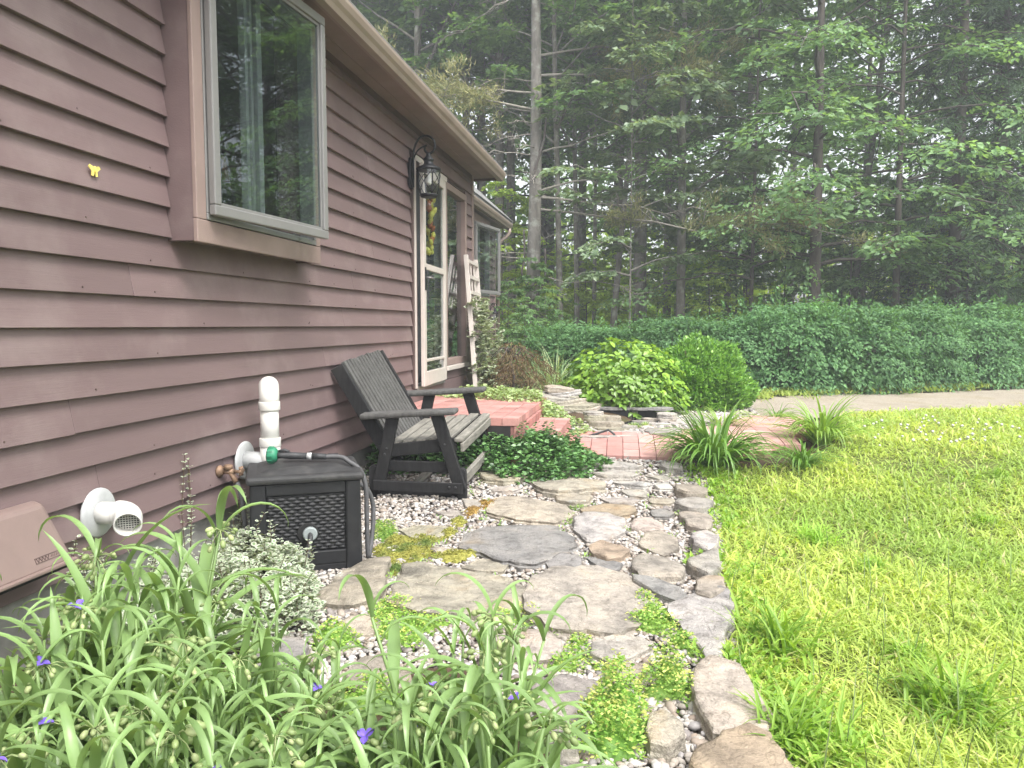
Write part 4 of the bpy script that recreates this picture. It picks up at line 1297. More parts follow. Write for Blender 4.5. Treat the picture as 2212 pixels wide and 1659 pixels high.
for i in range(n):
    a, b = pl[i], pl[(i + 1) % n]
    lb.quad((a[0], a[1], ZG - 0.02), (b[0], b[1], ZG - 0.02), (b[0], b[1], ph(b)), (a[0], a[1], ph(a)))
lb.build('liner', MAT['liner'], pond)
m = MB(); m.prism([(x, y, ZG - 0.01) for x, y in pl], (0, 0, 0.022)); m.build('water', wm, pond)
def pstone(X, Y, a, b, h, col, seed, dz=0.0, dy=0.0, parent=pond, rot=None):
    """a flat stone whose top front edge is seen at X, Y; dz its lift above ground"""
    p = on_z(X, Y, ZG + dz + h)
    r = random.Random(seed)
    return slab(ell(p.x, p.y + dy, a, b, 10, r.uniform(-0.3, 0.3) if rot is None else rot, 0.14, seed), h, seed, 'stone', parent, col, ZG + dz, 0.004, 0.6)
# front lip
pstone(1262, 913, 0.13, 0.09, 0.050, TAN, 101); pstone(1310, 910, 0.19, 0.09, 0.075, TAN, 102); pstone(1357, 919, 0.08, 0.06, 0.045, GREY, 103)
pstone(1325, 923, 0.17, 0.08, 0.03, OLIVE, 104); pstone(1290, 897, 0.12, 0.08, 0.045, OLIVE, 105, 0.08); pstone(1318, 899, 0.10, 0.07, 0.045, TAN, 106, 0.07)
pstone(1282, 889, 0.11, 0.08, 0.03, GREY, 107, 0.128); pstone(1415, 903, 0.16, 0.08, 0.05, PINK, 108); pstone(1424, 915, 0.13, 0.08, 0.03, WHITE, 109)
pstone(1385, 908, 0.10, 0.06, 0.035, GREY, 118)
# rear shelf overhanging the dark water
slab(ell(pc.x - 0.16, pc.y + 0.30, 0.28, 0.11, 12, 0.0, 0.08, 110), 0.022, 110, 'stone', pond, DARK, ZG + 0.115, 0.004, 0.6)
slab(ell(pc.x + 0.26, pc.y + 0.29, 0.24, 0.10, 12, 0.0, 0.08, 111), 0.022, 111, 'stone', pond, DARK, ZG + 0.118, 0.004, 0.6)
for i, (dx, dy, z_) in enumerate(((-0.40, 0.12, 0.0), (-0.38, 0.14, 0.05), (0.42, 0.10, 0.0), (0.44, 0.13, 0.05), (-0.2, 0.36, 0.0), (0.1, 0.36, 0.0), (-0.2, 0.36, 0.055), (0.1, 0.36, 0.055))):
    slab(ell(pc.x + dx, pc.y + dy, 0.12, 0.12, 10, 0.0, 0.15, 120 + i), 0.05, 120 + i, 'stone', pond, GREY, ZG + z_, 0.004, 0.6)
tag(pond)

casc = thing('stone_cascade', 'stacked flat stones of a dry cascade beside the leafy green bush', 'rockery', (0, 0, 0))
def cstone(X, Y, dep, a, b, h, col, seed, rot=0.0):
    zt = z_at(Y, dep); p = at_depth(X, dep, zt)
    rt = random.Random(seed)
    return slab(ell(p.x, p.y, a, b, 9, rt.uniform(-0.5, 0.5), 0.22, seed), h, seed, 'stone', casc, col, zt - h, 0.004, 0.8, (rt.uniform(-.12, .12), rt.uniform(-.08, .08)))
CD = 7.95
for (X, Y, a, b, h, col) in ((1213, 836, .17, .14, .055, TAN), (1203, 846, .26, .17, .05, WHITE), (1190, 855, .25, .17, .045, GREY), (1235, 855, .09, .10, .06, OLIVE),
                              (1215, 861, .16, .16, .05, GREY), (1205, 866, .28, .18, .06, TAN), (1238, 872, .30, .18, .065, OLIVE), (1192, 876, .22, .2, .08, GREY), (1262, 882, .17, .15, .05, TAN),
                              (1248, 887, .22, .2, .07, GREY), (1215, 886, .28, .2, .10, GREY), (1232, 899, .22, .2, .09, GREY), (1205, 900, .22, .2, .12, GREY)):
    cstone(X, Y, CD + (0.0 if Y > 850 else 0.1), a, b, h, col, int(X * 3 + Y))
# bank that carries the cascade
def mound(name, cx, cy, a, b, h, mat, seed=0, n=24):
    m = MB()
    def fn(u_, v_):
        r_ = v_; t_ = u_ * 2 * math.pi
        x = cx + a * r_ * math.cos(t_); y = cy + b * r_ * math.sin(t_)
        hh = h * (1 - r_ ** 2) ** 1.0 * (1 + 0.3 * mnoise.noise(Vector((x * 3, y * 3, seed))))
        return (x, y, terrain(x, y) + hh - 0.06)
    m.grid(fn, n, 8)
    return m.build(name, mat)
cb = at_depth(1210, CD + 0.15)
tag(mound('earth_bank', cb.x - 0.1, cb.y + 0.1, 1.1, 0.9, 0.22, MAT['soil'], 3), kind='structure')

# pale flat slabs and pebbles between pond and walk
for i, (pp, col) in enumerate((([(1245, 935), (1300, 925), (1390, 927), (1395, 940), (1300, 948), (1250, 946)], WHITE),
                               ([(1400, 925), (1520, 918), (1540, 935), (1440, 945), (1400, 938)], GREY),
                               ([(1440, 905), (1540, 897), (1550, 912), (1450, 918)], WHITE))):
    w = [tuple(ong(X, Y, 0.03)[:2]) for X, Y in pp]
    stone_polys.append(w)
    slab(w, 0.03, 201 + i, parent=patio, col=col)
pond_poly = gpoly([(1222, 938), (1260, 905), (1300, 885), (1620, 880), (1640, 900), (1560, 925), (1440, 946), (1330, 945)])
tag(sheet('pond_bed', pond_poly, 0.06, -0.002, MAT['bed']), kind='structure')
pv2 = pebbles('g', pond_poly, 1100, 0.014, 0.024, PB0, (0, 30), [stone_polys[-1], stone_polys[-2], stone_polys[-3], pl])
tag(link('pond_gravel', npmesh('pond_gravel', pv2[0], pv2[1], MAT['pebble'], True)), 'white pebbles spread round the small pond', 'gravel', kind='stuff')
# black irrigation hose end lying by the walk
a, b = ong(1265, 948), ong(1330, 950)
tag(MB().tube([a + Vector((0, 0, 0.02)), a.lerp(b, 0.4) + Vector((0, 0.02, 0.05)), a.lerp(b, 0.75) + Vector((0, 0.02, 0.085)), a.lerp(b, 0.95) + Vector((0, 0, 0.05)), b + Vector((0, 0, 0.0))], 0.010, 8)
    .build('pond_tube', MAT['rubber'], origin=a), 'thin black tube looping over slabs beside the brick walk', 'tube')

# ------------------------------------------------------------------ hose box
MAT['resin'] = M('dark_resin', (0.011, 0.0115, 0.013), 0.55, 0.25, 12.0, bmp=0.15, bscale=150, spec=0.35, dirt=(0.05, 0.05, 0.048), dirt_scale=9, dirt_amt=0.25)
MAT['resin_top'] = M('dusty_resin', (0.030, 0.030, 0.031), 0.6, 0.3, 10.0, bmp=0.2, bscale=120, spec=0.35, dirt=(0.10, 0.097, 0.09), dirt_scale=12, dirt_amt=0.4)
MAT['grey_plastic'] = M('grey_plastic', (0.24, 0.27, 0.27), 0.5, 0.1, 8.0, bmp=0.05)
MAT['green_plastic'] = M('green_plastic', (0.03, 0.20, 0.11), 0.4, 0.1, 8.0, bmp=0.05)
BWD, BDP, BHT = 0.54, 0.50, 0.515
rz = math.radians(27)
fr = Vector((0.775, 3.70, 0.0))                      # front right foot
ex = Vector((math.cos(rz), math.sin(rz), 0)); ey = Vector((-math.sin(rz), math.cos(rz), 0))
org = fr - ex * BWD
bx = thing('hose_box', 'black wicker-look hose storage box beside the glider bench', 'storage box', org, rz)
# local: x along the front, y to the back, front face at y=0
def wicker(w, h):
    g = MB(); nu, nv = int(w / 0.0045), int(h / 0.0045)
    def fn(a, b):
        x, zz = a * w, b * h
        row = int(zz / 0.0165); ph = 0.5 * (row % 2)
        fx = (x / 0.050 + ph) % 1.0; fz = (zz / 0.0165) % 1.0
        d = (math.sin(math.pi * fx) ** 0.5) * (math.sin(math.pi * fz) ** 0.6)
        edge_ = min(1, a * 30, (1 - a) * 30, b * 30, (1 - b) * 30)
        return (x, -0.011 * d * edge_, zz)
    g.grid(fn, nu, nv); return g
body = MB()
t_ = 0.012
def panelled(mb, w, swap, off):
    pass
MB().box((0.02, 0.02, 0.02), (BWD - 0.02, BDP - 0.02, BHT - 0.06)).build('inner_shell', MAT['resin'], bx)
for (xa, ya) in ((0, 0), (BWD - 0.075, 0), (0, BDP - 0.075), (BWD - 0.075, BDP - 0.075)):
    m = MB(); m.hexa([(xa - .004, ya - .004, 0), (xa + .079, ya - .004, 0), (xa + .079, ya + .079, 0), (xa - .004, ya + .079, 0),
                      (xa, ya, BHT - .055), (xa + .075, ya, BHT - .055), (xa + .075, ya + .075, BHT - .055), (xa, ya + .075, BHT - .055)])
    m.build('corner_post', MAT['resin'], bx, bev=0.010)
for zz0, zz1 in ((0.035, 0.105), (BHT - 0.115, BHT - 0.056)):
    MB().box((0.076, 0.003, zz0), (BWD - 0.076, 0.03, zz1)).build('rail', MAT['resin'], bx, bev=0.006)
    MB().box((BWD - 0.03, 0.076, zz0), (BWD - 0.003, BDP - 0.076, zz1)).build('rail', MAT['resin'], bx, bev=0.006)
MB().box((0.076, 0.008, 0.0), (BWD - 0.076, 0.03, 0.034)).build('plinth', MAT['resin'], bx, bev=0.004)
w_ = wicker(BWD - 0.15, BHT - 0.22).build('wicker_panel', MAT['resin'], bx); w_.location = (0.075, 0.019, 0.105)
w2 = wicker(BDP - 0.15, BHT - 0.22).build('wicker_panel', MAT['resin'], bx); w2.location = (BWD - 0.019, 0.075, 0.105); w2.rotation_euler = (0, 0, math.pi / 2)
lid = MB(); lid.box((-0.018, -0.018, BHT - 0.054), (BWD + 0.018, BDP + 0.012, BHT - 0.012)); lid = lid.build('lid', MAT['resin_top'], bx, bev=0.016)
lp = MB()
def lidf(a, b):
    x = 0.03 + a * (BWD - 0.06); y = 0.055 + 0.03 * math.sin(math.pi * a) * -1 * (1 - b) + b * (BDP - 0.10)
    e_ = min(1, a * 8, (1 - a) * 8, b * 8, (1 - b) * 8)
    return (x, y, BHT - 0.013 + 0.016 * e_ + 0.012 * math.sin(math.pi * a) * e_)
lp.grid(lidf, 20, 16); lp.build('lid_panel', MAT['resin_top'], lid)
for xx in (0.10, BWD - 0.10):
    MB().box((xx - 0.03, BDP + 0.005, BHT - 0.045), (xx + 0.03, BDP + 0.02, BHT + 0.004)).build('hinge', MAT['resin'], bx, bev=0.004)
# hose port on the front with grey plug
MB().lathe([(0.054, 0), (0.054, 0.008), (0.046, 0.009)], 24, Matrix.Translation((0.275, 0.012, 0.20)) @ Matrix.Rotation(math.pi / 2, 4, 'X')).build('port', MAT['void'], bx)
MB().lathe([(0.036, 0), (0.036, 0.020), (0.030, 0.024)], 20, Matrix.Translation((0.285, 0.004, 0.20)) @ Matrix.Rotation(math.pi / 2, 4, 'X')).build('plug', MAT['grey_plastic'], bx)
MB().tube([(0.285, -0.015, 0.20), (0.285, -0.04, 0.19), (0.275, -0.065, 0.14), (0.25, -0.085, 0.06), (0.235, -0.11, 0.0), (0.20, -0.18, -0.01)], 0.0125, 10).build('inlet_hose', MAT['rubber'], bx)

# hose with nozzle lying over the lid
hz = thing('garden_hose', 'dark garden hose with green-ringed spray nozzle lying over the black box', 'hose', org, rz)
zt = BHT + 0.024
def smooth(P, n=8):
    P = [Vector(p) for p in P]; out = []
    for i in range(len(P) - 1):
        p0, p1, p2, p3 = P[max(i - 1, 0)], P[i], P[i + 1], P[min(i + 2, len(P) - 1)]
        for j in range(n):
            q_ = j / n
            out.append(0.5 * ((2 * p1) + (p2 - p0) * q_ + (2 * p0 - 5 * p1 + 4 * p2 - p3) * q_ ** 2 + (3 * p1 - p0 - 3 * p2 + p3) * q_ ** 3))
    return out + [P[-1]]
na, nb = Vector((0.10, 0.255, zt + 0.030)), Vector((0.40, 0.19, zt + 0.016))
nd = (nb - na).normalized()
rotn = nd.to_track_quat('Z', 'Y').to_matrix().to_4x4()
MB().lathe([(0.040, -0.012), (0.042, 0.0), (0.042, 0.020), (0.034, 0.034), (0.022, 0.040)], 24, Matrix.Translation(na) @ rotn).build('nozzle_ring', MAT['green_plastic'], hz, bev=0.002)
MB().lathe([(0.033, -0.015), (0.034, -0.0125)], 20, Matrix.Translation(na) @ rotn).build('nozzle_face', MAT['void'], hz)
for i in range(10):
    a_ = i * 2 * math.pi / 10
    MB().box((0.0405, -0.004, -0.008), (0.0455, 0.004, 0.018), Matrix.Translation(na) @ rotn @ Matrix.Rotation(a_, 4, 'Z')).build('grip_rib', MAT['green_plastic'], hz)
MB().tube([na + nd * 0.035, na + nd * 0.06, na + nd * 0.10, na + nd * 0.19], [0.020, 0.016, 0.019, 0.017], 16).build('grip', MAT['rubber'], hz)
MB().tube([na + nd * 0.045 + Vector((0, 0, 0.02)), na + nd * 0.075 + Vector((0, 0, 0.028)), na + nd * 0.10 + Vector((0, 0, 0.018))], 0.009, 8).build('thumb_lever', MAT['rubber'], hz)
MB().tube([na + nd * 0.19, na + nd * 0.215], 0.0185, 14).build('collar', MAT['pvc_old'], hz)
MB().tube([na + nd * 0.215, na + nd * 0.29], [0.0175, 0.0155], 14).build('coupling', MAT['rubber'], hz)
hs = smooth([nb - nd * 0.02, nb + nd * 0.06, (0.50, 0.165, zt - 0.012), (0.552, 0.145, BHT - 0.03), (0.580, 0.13, 0.40), (0.583, 0.125, 0.22), (0.585, 0.12, 0.05),
             (0.592, 0.14, 0.016), (0.605, 0.19, 0.03), (0.625, 0.24, 0.12), (0.635, 0.27, 0.25), (0.610, 0.26, 0.34), (0.566, 0.24, 0.385), (0.545, 0.235, 0.39)])
MB().tube(hs, 0.0125, 10).build('hose', MAT['hose'], hz)

# ------------------------------------------------------------------ glider bench
MAT['wood'] = M('weathered_dark_wood', (0.020, 0.020, 0.021), 0.75, 0.35, 6.0, (8, 8, 1), 0.4, 40.0, (6, 6, 0.6), spec=0.2, dirt=(0.06, 0.06, 0.055), dirt_scale=5, dirt_amt=0.4)
MAT['wood_seat'] = M('weathered_seat_wood', (0.21, 0.20, 0.175), 0.8, 0.3, 9.0, (8, 0.5, 8), 0.4, 50.0, (6, 0.4, 6), spec=0.2, dirt=(0.07, 0.07, 0.065), dirt_scale=6, dirt_amt=0.6)
MAT['wood_back'] = M('weathered_back_wood', (0.085, 0.083, 0.080), 0.75, 0.35, 9.0, (4, 8, 0.6), 0.4, 50.0, (4, 8, 0.5), spec=0.25, dirt=(0.13, 0.13, 0.125), dirt_scale=5, dirt_amt=0.6)
bn = thing('glider_bench', 'weathered dark wooden glider bench with slatted back against the brown wall', 'bench', (0, 5.13, 0.012), math.radians(-1))
bn.rotation_euler = (math.radians(5.0), 0, math.radians(-1))
L = 0.92
W_, WS, WBK = MAT['wood'], MAT['wood_seat'], MAT['wood_back']
def bm_(a, b, w, h, nm, mat=W_, up=(0, 0, 1), bev=0.005):
    return MB().beam(a, b, w, h, up).build(nm, mat, bn, bev=bev)
for s_ in (0.0, L):
    sg = 1 if s_ == 0 else -1
    yi = s_ + sg * 0.02
    # base frame: runner on the ground and upright posts with rounded heads
    bm_((0.28, yi + sg * .055, 0.045), (0.985, yi + sg * .055, 0.045), 0.04, 0.085, 'base_runner')
    for xx, hh in ((0.955, 0.245), (0.315, 0.245)):
        po = MB()
        arc = [(xx - 0.034, yi + sg * .012, 0.0), (xx + 0.034, yi + sg * .012, 0.0)] + [(xx + 0.034 * math.cos(q), yi + sg * .012, hh - 0.03 + 0.03 * math.sin(q)) for q in np.linspace(0, math.pi, 8)]
        if sg < 0: arc = arc[::-1]
        po.prism(arc, (0, sg * 0.045, 0)); po.build('base_post', W_, bn, bev=0.004)
    # swinging side frame
    bm_((0.80, yi, 0.63), (0.955, yi, 0.10), 0.042, 0.085, 'front_leg', up=(1, 0, 0))
    bm_((0.485, yi, 0.61), (0.36, yi, 0.10), 0.042, 0.085, 'rear_leg', up=(1, 0, 0))
    bm_((0.33, yi - sg * 0.030, 0.115), (0.975, yi - sg * 0.030, 0.115), 0.022, 0.075, 'lower_rail')
    bm_((0.36, yi + sg * .035, 0.245), (0.90, yi + sg * .035, 0.245), 0.028, 0.075, 'stretcher')
    bm_((0.36, yi + sg * .035, 0.345), (0.925, yi + sg * .035, 0.415), 0.034, 0.09, 'seat_rail')
    for (bx_, bz_) in ((0.855, 0.42), (0.435, 0.38), (0.93, 0.125), (0.885, 0.125), (0.42, 0.34)):
        MB().lathe([(0.009, 0), (0.009, 0.004), (0.005, 0.007)], 8, Matrix.Translation((bx_, yi - sg * (0.0215 if bz_ > .2 else 0.042), bz_)) @ Matrix.Rotation(sg * math.pi / 2, 4, 'X')).build('bolt', MAT['rubber'], bn)
    # arm
    ar = MB()
    xs = np.linspace(0.255, 0.945, 8)
    for i_ in range(7):
        pass
    ar.hexa([(0.255, yi - 0.055, 0.585), (0.945, yi - 0.055, 0.635), (0.945, yi + 0.055, 0.635), (0.255, yi + 0.055, 0.585),
             (0.255, yi - 0.055, 0.625), (0.945, yi - 0.055, 0.672), (0.945, yi + 0.055, 0.672), (0.255, yi + 0.055, 0.625)])
    ar.build('arm_rest', WBK, bn, bev=0.014)
# back: side boards, many narrow slats, two battens
b0, b1 = Vector((0.475, 0, 0.33)), Vector((0.105, 0, 0.975))
bd = (b1 - b0).normalized(); bn_ = Vector((bd.z, 0, -bd.x)).normalized()
for yy in (0.065, L - 0.065):
    bm_(b0 + Vector((0, yy, 0)) - bn_ * 0.045, b1 + Vector((0, yy, 0)) - bn_ * 0.045 - bd * 0.01, 0.036, 0.10, 'back_side', W_, up=tuple(bn_))
ns = 13
for i_ in range(ns):
    yy = 0.10 + (L - 0.20) * (i_ + 0.5) / ns
    rr = random.Random(i_)
    bm_(b0 + Vector((0, yy, 0)) - bn_ * (0.012 + rr.uniform(-.002, .002)), b1 + Vector((0, yy, 0)) - bn_ * 0.012 + bd * rr.uniform(-0.006, 0.006), (L - 0.20) / ns - 0.020, 0.030, 'back_slat', WBK, up=tuple(bn_), bev=0.003)
for q in (0.12, 0.55, 0.92):
    c = b0.lerp(b1, q) - bn_ * 0.042
    bm_(c + Vector((0, 0.085, 0)), c + Vector((0, L - 0.085, 0)), 0.034, 0.07, 'back_batten', W_, up=tuple(bd))
# seat: four slats and a deep rounded front board
for i_ in range(5):
    xx = 0.475 + i_ * 0.096; zz = 0.404 + i_ * 0.0125
    bm_((xx, 0.052, zz), (xx, L - 0.052, zz), 0.068, 0.024, 'seat_slat', WS, bev=0.005)
bm_((0.948, 0.02, 0.448), (0.948, L - 0.02, 0.448), 0.062, 0.032, 'front_slat', WS, bev=0.010)
bm_((0.972, 0.02, 0.398), (0.972, L - 0.02, 0.398), 0.026, 0.066, 'front_apron', WS, bev=0.008)
bm_((0.965, 0.08, 0.155), (0.965, L - 0.08, 0.155), 0.035, 0.07, 'front_beam', WS)
bm_((0.315, 0.08, 0.155), (0.315, L - 0.08, 0.155), 0.035, 0.07, 'rear_beam', W_)
bm_((0.60, 0.06, 0.10), (0.60, L - 0.06, 0.10), 0.05, 0.03, 'cross_board', WS)
# ------------------------------------------------------------------ plant builders
UP = np.array([0, 0, 1.0])
MAT['grass'] = leaf_mat('lawn_grass', (0.28, 0.38, 0.08), (0.46, 0.54, 0.14), 0.38, 0.5, 0.3, patch=(0.33, 0.47, 0.11), patch_scale=0.9, tipdry=(0.46, 0.44, 0.22))
MAT['tuft'] = leaf_mat('tuft_grass', (0.15, 0.29, 0.04), (0.30, 0.47, 0.08), 0.40, 0.45, 0.35)
MAT['seed'] = leaf_mat('seed_stems', (0.10, 0.16, 0.05), (0.16, 0.20, 0.09), 0.1)
MAT['clover'] = M('clover_bloom', (0.50, 0.50, 0.44), 0.8, 0.15, 60.0, bmp=0)
MAT['spider'] = leaf_mat('spiderwort_leaf', (0.125, 0.225, 0.075), (0.23, 0.345, 0.13), 0.26, 0.36, 0.5)
MAT['spider_stem'] = leaf_mat('spiderwort_stem', (0.14, 0.24, 0.08), (0.2, 0.3, 0.1), 0.1, 0.4, 0.5)
MAT['bud'] = leaf_mat('spiderwort_bud', (0.22, 0.30, 0.11), (0.33, 0.38, 0.18), 0.15, 0.45, 0.4)
MAT['violet'] = leaf_mat('violet_petals', (0.12, 0.07, 0.48), (0.2, 0.13, 0.62), 0.25, 0.5, 0.3)
MAT['lily'] = leaf_mat('daylily_leaf', (0.055, 0.135, 0.024), (0.145, 0.275, 0.055), 0.26, 0.38, 0.5)
MAT['lily_pale'] = leaf_mat('young_daylily_leaf', (0.14, 0.25, 0.04), (0.24, 0.38, 0.08), 0.32, 0.4, 0.45)
MAT['varieg'] = leaf_mat('variegated_leaf', (0.10, 0.20, 0.085), (0.20, 0.31, 0.14), 0.15, 0.45, 0.4, rim=(0.50, 0.54, 0.43))
MAT['varieg_vine'] = leaf_mat('vine_leaf', (0.07, 0.15, 0.06), (0.16, 0.26, 0.11), 0.15, 0.45, 0.4, rim=(0.44, 0.48, 0.36))
MAT['varieg_green'] = leaf_mat('yellow_variegated_leaf', (0.09, 0.19, 0.06), (0.20, 0.32, 0.10), 0.2, 0.45, 0.4, rim=(0.34, 0.42, 0.20))
MAT['vinca'] = leaf_mat('vinca_leaf', (0.035, 0.095, 0.028), (0.12, 0.245, 0.075), 0.15, 0.32, 0.55)
MAT['sedum'] = leaf_mat('sedum_leaf', (0.13, 0.28, 0.045), (0.27, 0.42, 0.09), 0.25, 0.5, 0.35)
MAT['sedum_tip'] = leaf_mat('sedum_tips', (0.34, 0.42, 0.10), (0.52, 0.54, 0.17), 0.25, 0.5, 0.35)
MAT['moss'] = leaf_mat('moss_green', (0.19, 0.205, 0.055), (0.33, 0.32, 0.085), 0.2, 0.8, 0.1, patch=(0.13, 0.20, 0.055), patch_scale=5.0)
MAT['moss_orange'] = leaf_mat('moss_orange', (0.17, 0.10, 0.04), (0.28, 0.19, 0.06), 0.2, 0.8, 0.1)
MAT['hydra'] = leaf_mat('hydrangea_leaf', (0.075, 0.175, 0.025), (0.26, 0.425, 0.055), 0.25, 0.36, 0.5)
MAT['holly'] = leaf_mat('shrub_leaf', (0.08, 0.20, 0.035), (0.24, 0.45, 0.085), 0.25, 0.38, 0.5)
MAT['maple'] = leaf_mat('dark_red_maple_leaf', (0.10, 0.05, 0.04), (0.19, 0.15, 0.075), 0.25, 0.5, 0.3)
MAT['pale_grass'] = leaf_mat('pale_ornamental_grass', (0.22, 0.33, 0.16), (0.42, 0.52, 0.28), 0.3, 0.5, 0.3)
MAT['hedge'] = leaf_mat('hedge_leaf', (0.060, 0.148, 0.060), (0.140, 0.275, 0.108), 0.32, 0.55, 0.25)
MAT['bark'] = M('tree_bark', (0.20, 0.185, 0.165), 0.9, 0.4, 9.0, (1, 1, 0.3), 0.8, 25.0, (1, 1, 0.25), spec=0.1, dirt=(0.46, 0.48, 0.43), dirt_scale=6, dirt_amt=0.75, bdist=0.03)
MAT['bark_dark'] = M('dark_bark', (0.11, 0.095, 0.085), 0.9, 0.4, 9.0, (1, 1, 0.3), 0.8, 25.0, (1, 1, 0.25), spec=0.1, dirt=(0.15, 0.16, 0.14), dirt_scale=4, dirt_amt=0.4, bdist=0.03)
MAT['twig'] = M('grey_twig', (0.26, 0.24, 0.21), 0.9, 0.3, 12.0, bmp=0.1, spec=0.1)
MAT['twig_brown'] = M('brown_twig', (0.10, 0.07, 0.05), 0.9, 0.3, 12.0, bmp=0.1, spec=0.1)

def ribbon(L, w, e0, bend, seg=8, fold=0.25, pw=1.4, side=0.0):
    """arched strap leaf growing from the origin towards +y; returns vertices, triangles"""
    V, F = [], []
    y = z = x = 0.0
    for i in range(seg + 1):
        t_ = i / seg
        e = e0 - bend * t_ ** pw
        if i:
            y += math.cos(e) * L / seg; z += math.sin(e) * L / seg; x += side * t_ * L / seg
        ww = w * min(1.0, 0.45 + t_ * 2.2) * (1 - t_ ** 3.0)
        nz = (math.cos(e), -math.sin(e))
        ny_, nzv = -math.sin(e), math.cos(e)
        V.append((x - ww / 2, y + ny_ * fold * ww, z + nzv * fold * ww))
        V.append((x, y, z))
        V.append((x + ww / 2, y + ny_ * fold * ww, z + nzv * fold * ww))
    for i in range(seg):
        a = i * 3
        F += [(a, a + 1, a + 4), (a, a + 4, a + 3), (a + 1, a + 2, a + 5), (a + 1, a + 5, a + 4)]
    return np.array(V), np.array(F)

def rotz(a):
    c, s = np.cos(a), np.sin(a); z_ = np.zeros_like(a); o_ = np.ones_like(a)
    return np.stack([np.stack([c, -s, z_], -1), np.stack([s, c, z_], -1), np.stack([z_, z_, o_], -1)], -2)

def leaves(rng, pos, dirs, nrm, size, tmpl=(LEAF_V, LEAF_F), wide=1.0):
    S = np.stack([size * wide, size, size], 1)
    return scatter(tmpl[0], tmpl[1], pos, basis(dirs, nrm), S)

def sprays(rng, O, D, Ls, npl, ls, droop=0.2, width=0.35, nj=0.35, wide=1.0, tmpl=(LEAF_V, LEAF_F), out=0.0):
    """flat leafy sprays: leaves in two ranks along each shoot"""
    n = len(O); N = n * npl
    D = D / np.linalg.norm(D, axis=1, keepdims=True)
    i = np.repeat(np.arange(n), npl)
    t_ = rng.uniform(0.05, 1.0, N)
    sg = rng.choice([-1.0, 1.0], N)
    H_ = np.cross(D, UP); H_ /= np.maximum(np.linalg.norm(H_, axis=1, keepdims=True), 1e-6)
    lat = rng.random(N) * width * (1.05 - t_ * 0.7) * Ls[i]
    P = O[i] + D[i] * (Ls[i] * t_)[:, None] + H_[i] * (sg * lat)[:, None]
    P[:, 2] -= droop * Ls[i] * (t_ ** 2 + (lat / np.maximum(Ls[i], 1e-6)) ** 2)
    P += rng.normal(size=(N, 3)) * (0.03 * Ls[i])[:, None]
    d = D[i] * 0.7 + H_[i] * sg[:, None] * 0.8 + rng.normal(size=(N, 3)) * 0.3
    d[:, 2] -= droop * 0.9
    nn = UP[None] + rng.normal(size=(N, 3)) * nj + D[i] * out
    return leaves(rng, P, d, nn, ls * rng.uniform(0.65, 1.25, N), tmpl, wide)

# ------------------------------------------------------------------ lawn
rng = np.random.default_rng(11)
def lawn_points(n, ymin, ymax, power):
    out = []
    have = 0
    while have < n:
        y = ymin * (ymax / ymin) ** rng.random(40000) if power else rng.uniform(ymin, ymax, 40000)
        x = 2.2 + y * rng.uniform(-0.45, 0.70, 40000)
        k_ = inside(lawn_poly, x, y)
        # thin, patchy turf
        d = np.sin(x * 2.1 + 1.3 * np.sin(y * 1.7)) * np.sin(y * 2.6 + np.sin(x * 3.1)) + 0.5 * np.sin(x * 7.3 + y * 5.1)
        k_ &= rng.random(len(x)) < np.clip(0.72 + 0.45 * d, 0.22, 1.0)
        out.append(np.stack([x[k_], y[k_]], 1)); have += k_.sum()
    return np.concatenate(out)[:n]
NB = 108000
P = lawn_points(NB, 1.1, 11.0, True)
tm = [ribbon(1.0, 0.085, math.radians(e), math.radians(b), 2, 0.12) for e, b in ((80, 60), (62, 70), (45, 60), (72, 110), (35, 40))]
parts = []
sel = rng.integers(0, len(tm), NB)
dist = P[:, 1]
for i_, (tv, tf) in enumerate(tm):
    q = P[sel == i_]; n = len(q)
    ln = rng.uniform(0.05, 0.125, n) * (1 + 0.02 * q[:, 1])
    wd = rng.uniform(0.5, 1.15, n) * ln * (0.8 + 0.10 * q[:, 1])
    pos = np.stack([q[:, 0], q[:, 1], terrain_v(q[:, 0], q[:, 1]) - 0.012], 1)
    parts.append(scatter(tv, tf, pos, rotz(rng.uniform(0, 2 * math.pi, n)), np.stack([wd, ln, ln], 1)))
V, F = join(parts)
tag(link('lawn_grass', npmesh('lawn_grass', V, F, MAT['grass'])), 'short bright yellow-green lawn grass right of the stone patio', 'grass', kind='stuff')
# thin seed stalks and clover heads
q = lawn_points(420, 1.6, 7.0, True); n = len(q)
tv, tf = ribbon(1.0, 0.018, math.radians(82), math.radians(18), 3, 0.0)
pos = np.stack([q[:, 0], q[:, 1], terrain_v(q[:, 0], q[:, 1])], 1)
ln = rng.uniform(0.12, 0.26, n)
tag(link('seed_stalks', npmesh('seed_stalks', *scatter(tv, tf, pos, rotz(rng.uniform(0, 6.28, n)), ln), MAT['seed'])), 'thin dark seed stalks standing above the lawn', 'grass', kind='stuff')
cp = gpoly([(1830, 960), (1900, 925), (2060, 918), (2212, 940), (2400, 945), (2400, 975), (2212, 970), (2000, 985), (1900, 985)])
xs = np.array([p[0] for p in cp]); ys = np.array([p[1] for p in cp])
x = rng.uniform(xs.min(), xs.max(), 3000); y = rng.uniform(ys.min(), ys.max(), 3000)
k_ = inside(cp, x, y); x, y = x[k_][:70], y[k_][:70]; n = len(x)
pos = np.stack([x, y, terrain_v(x, y) + rng.uniform(0.07, 0.12, n)], 1)
tag(link('clover_flowers', npmesh('clover_flowers', *scatter(ICO_V, ICO_F, pos, rotz(rng.uniform(0, 6, n)), rng.uniform(0.010, 0.016, n)), MAT['clover'], True)),
    'scattered white clover heads in the middle of the lawn', 'flowers', kind='stuff')
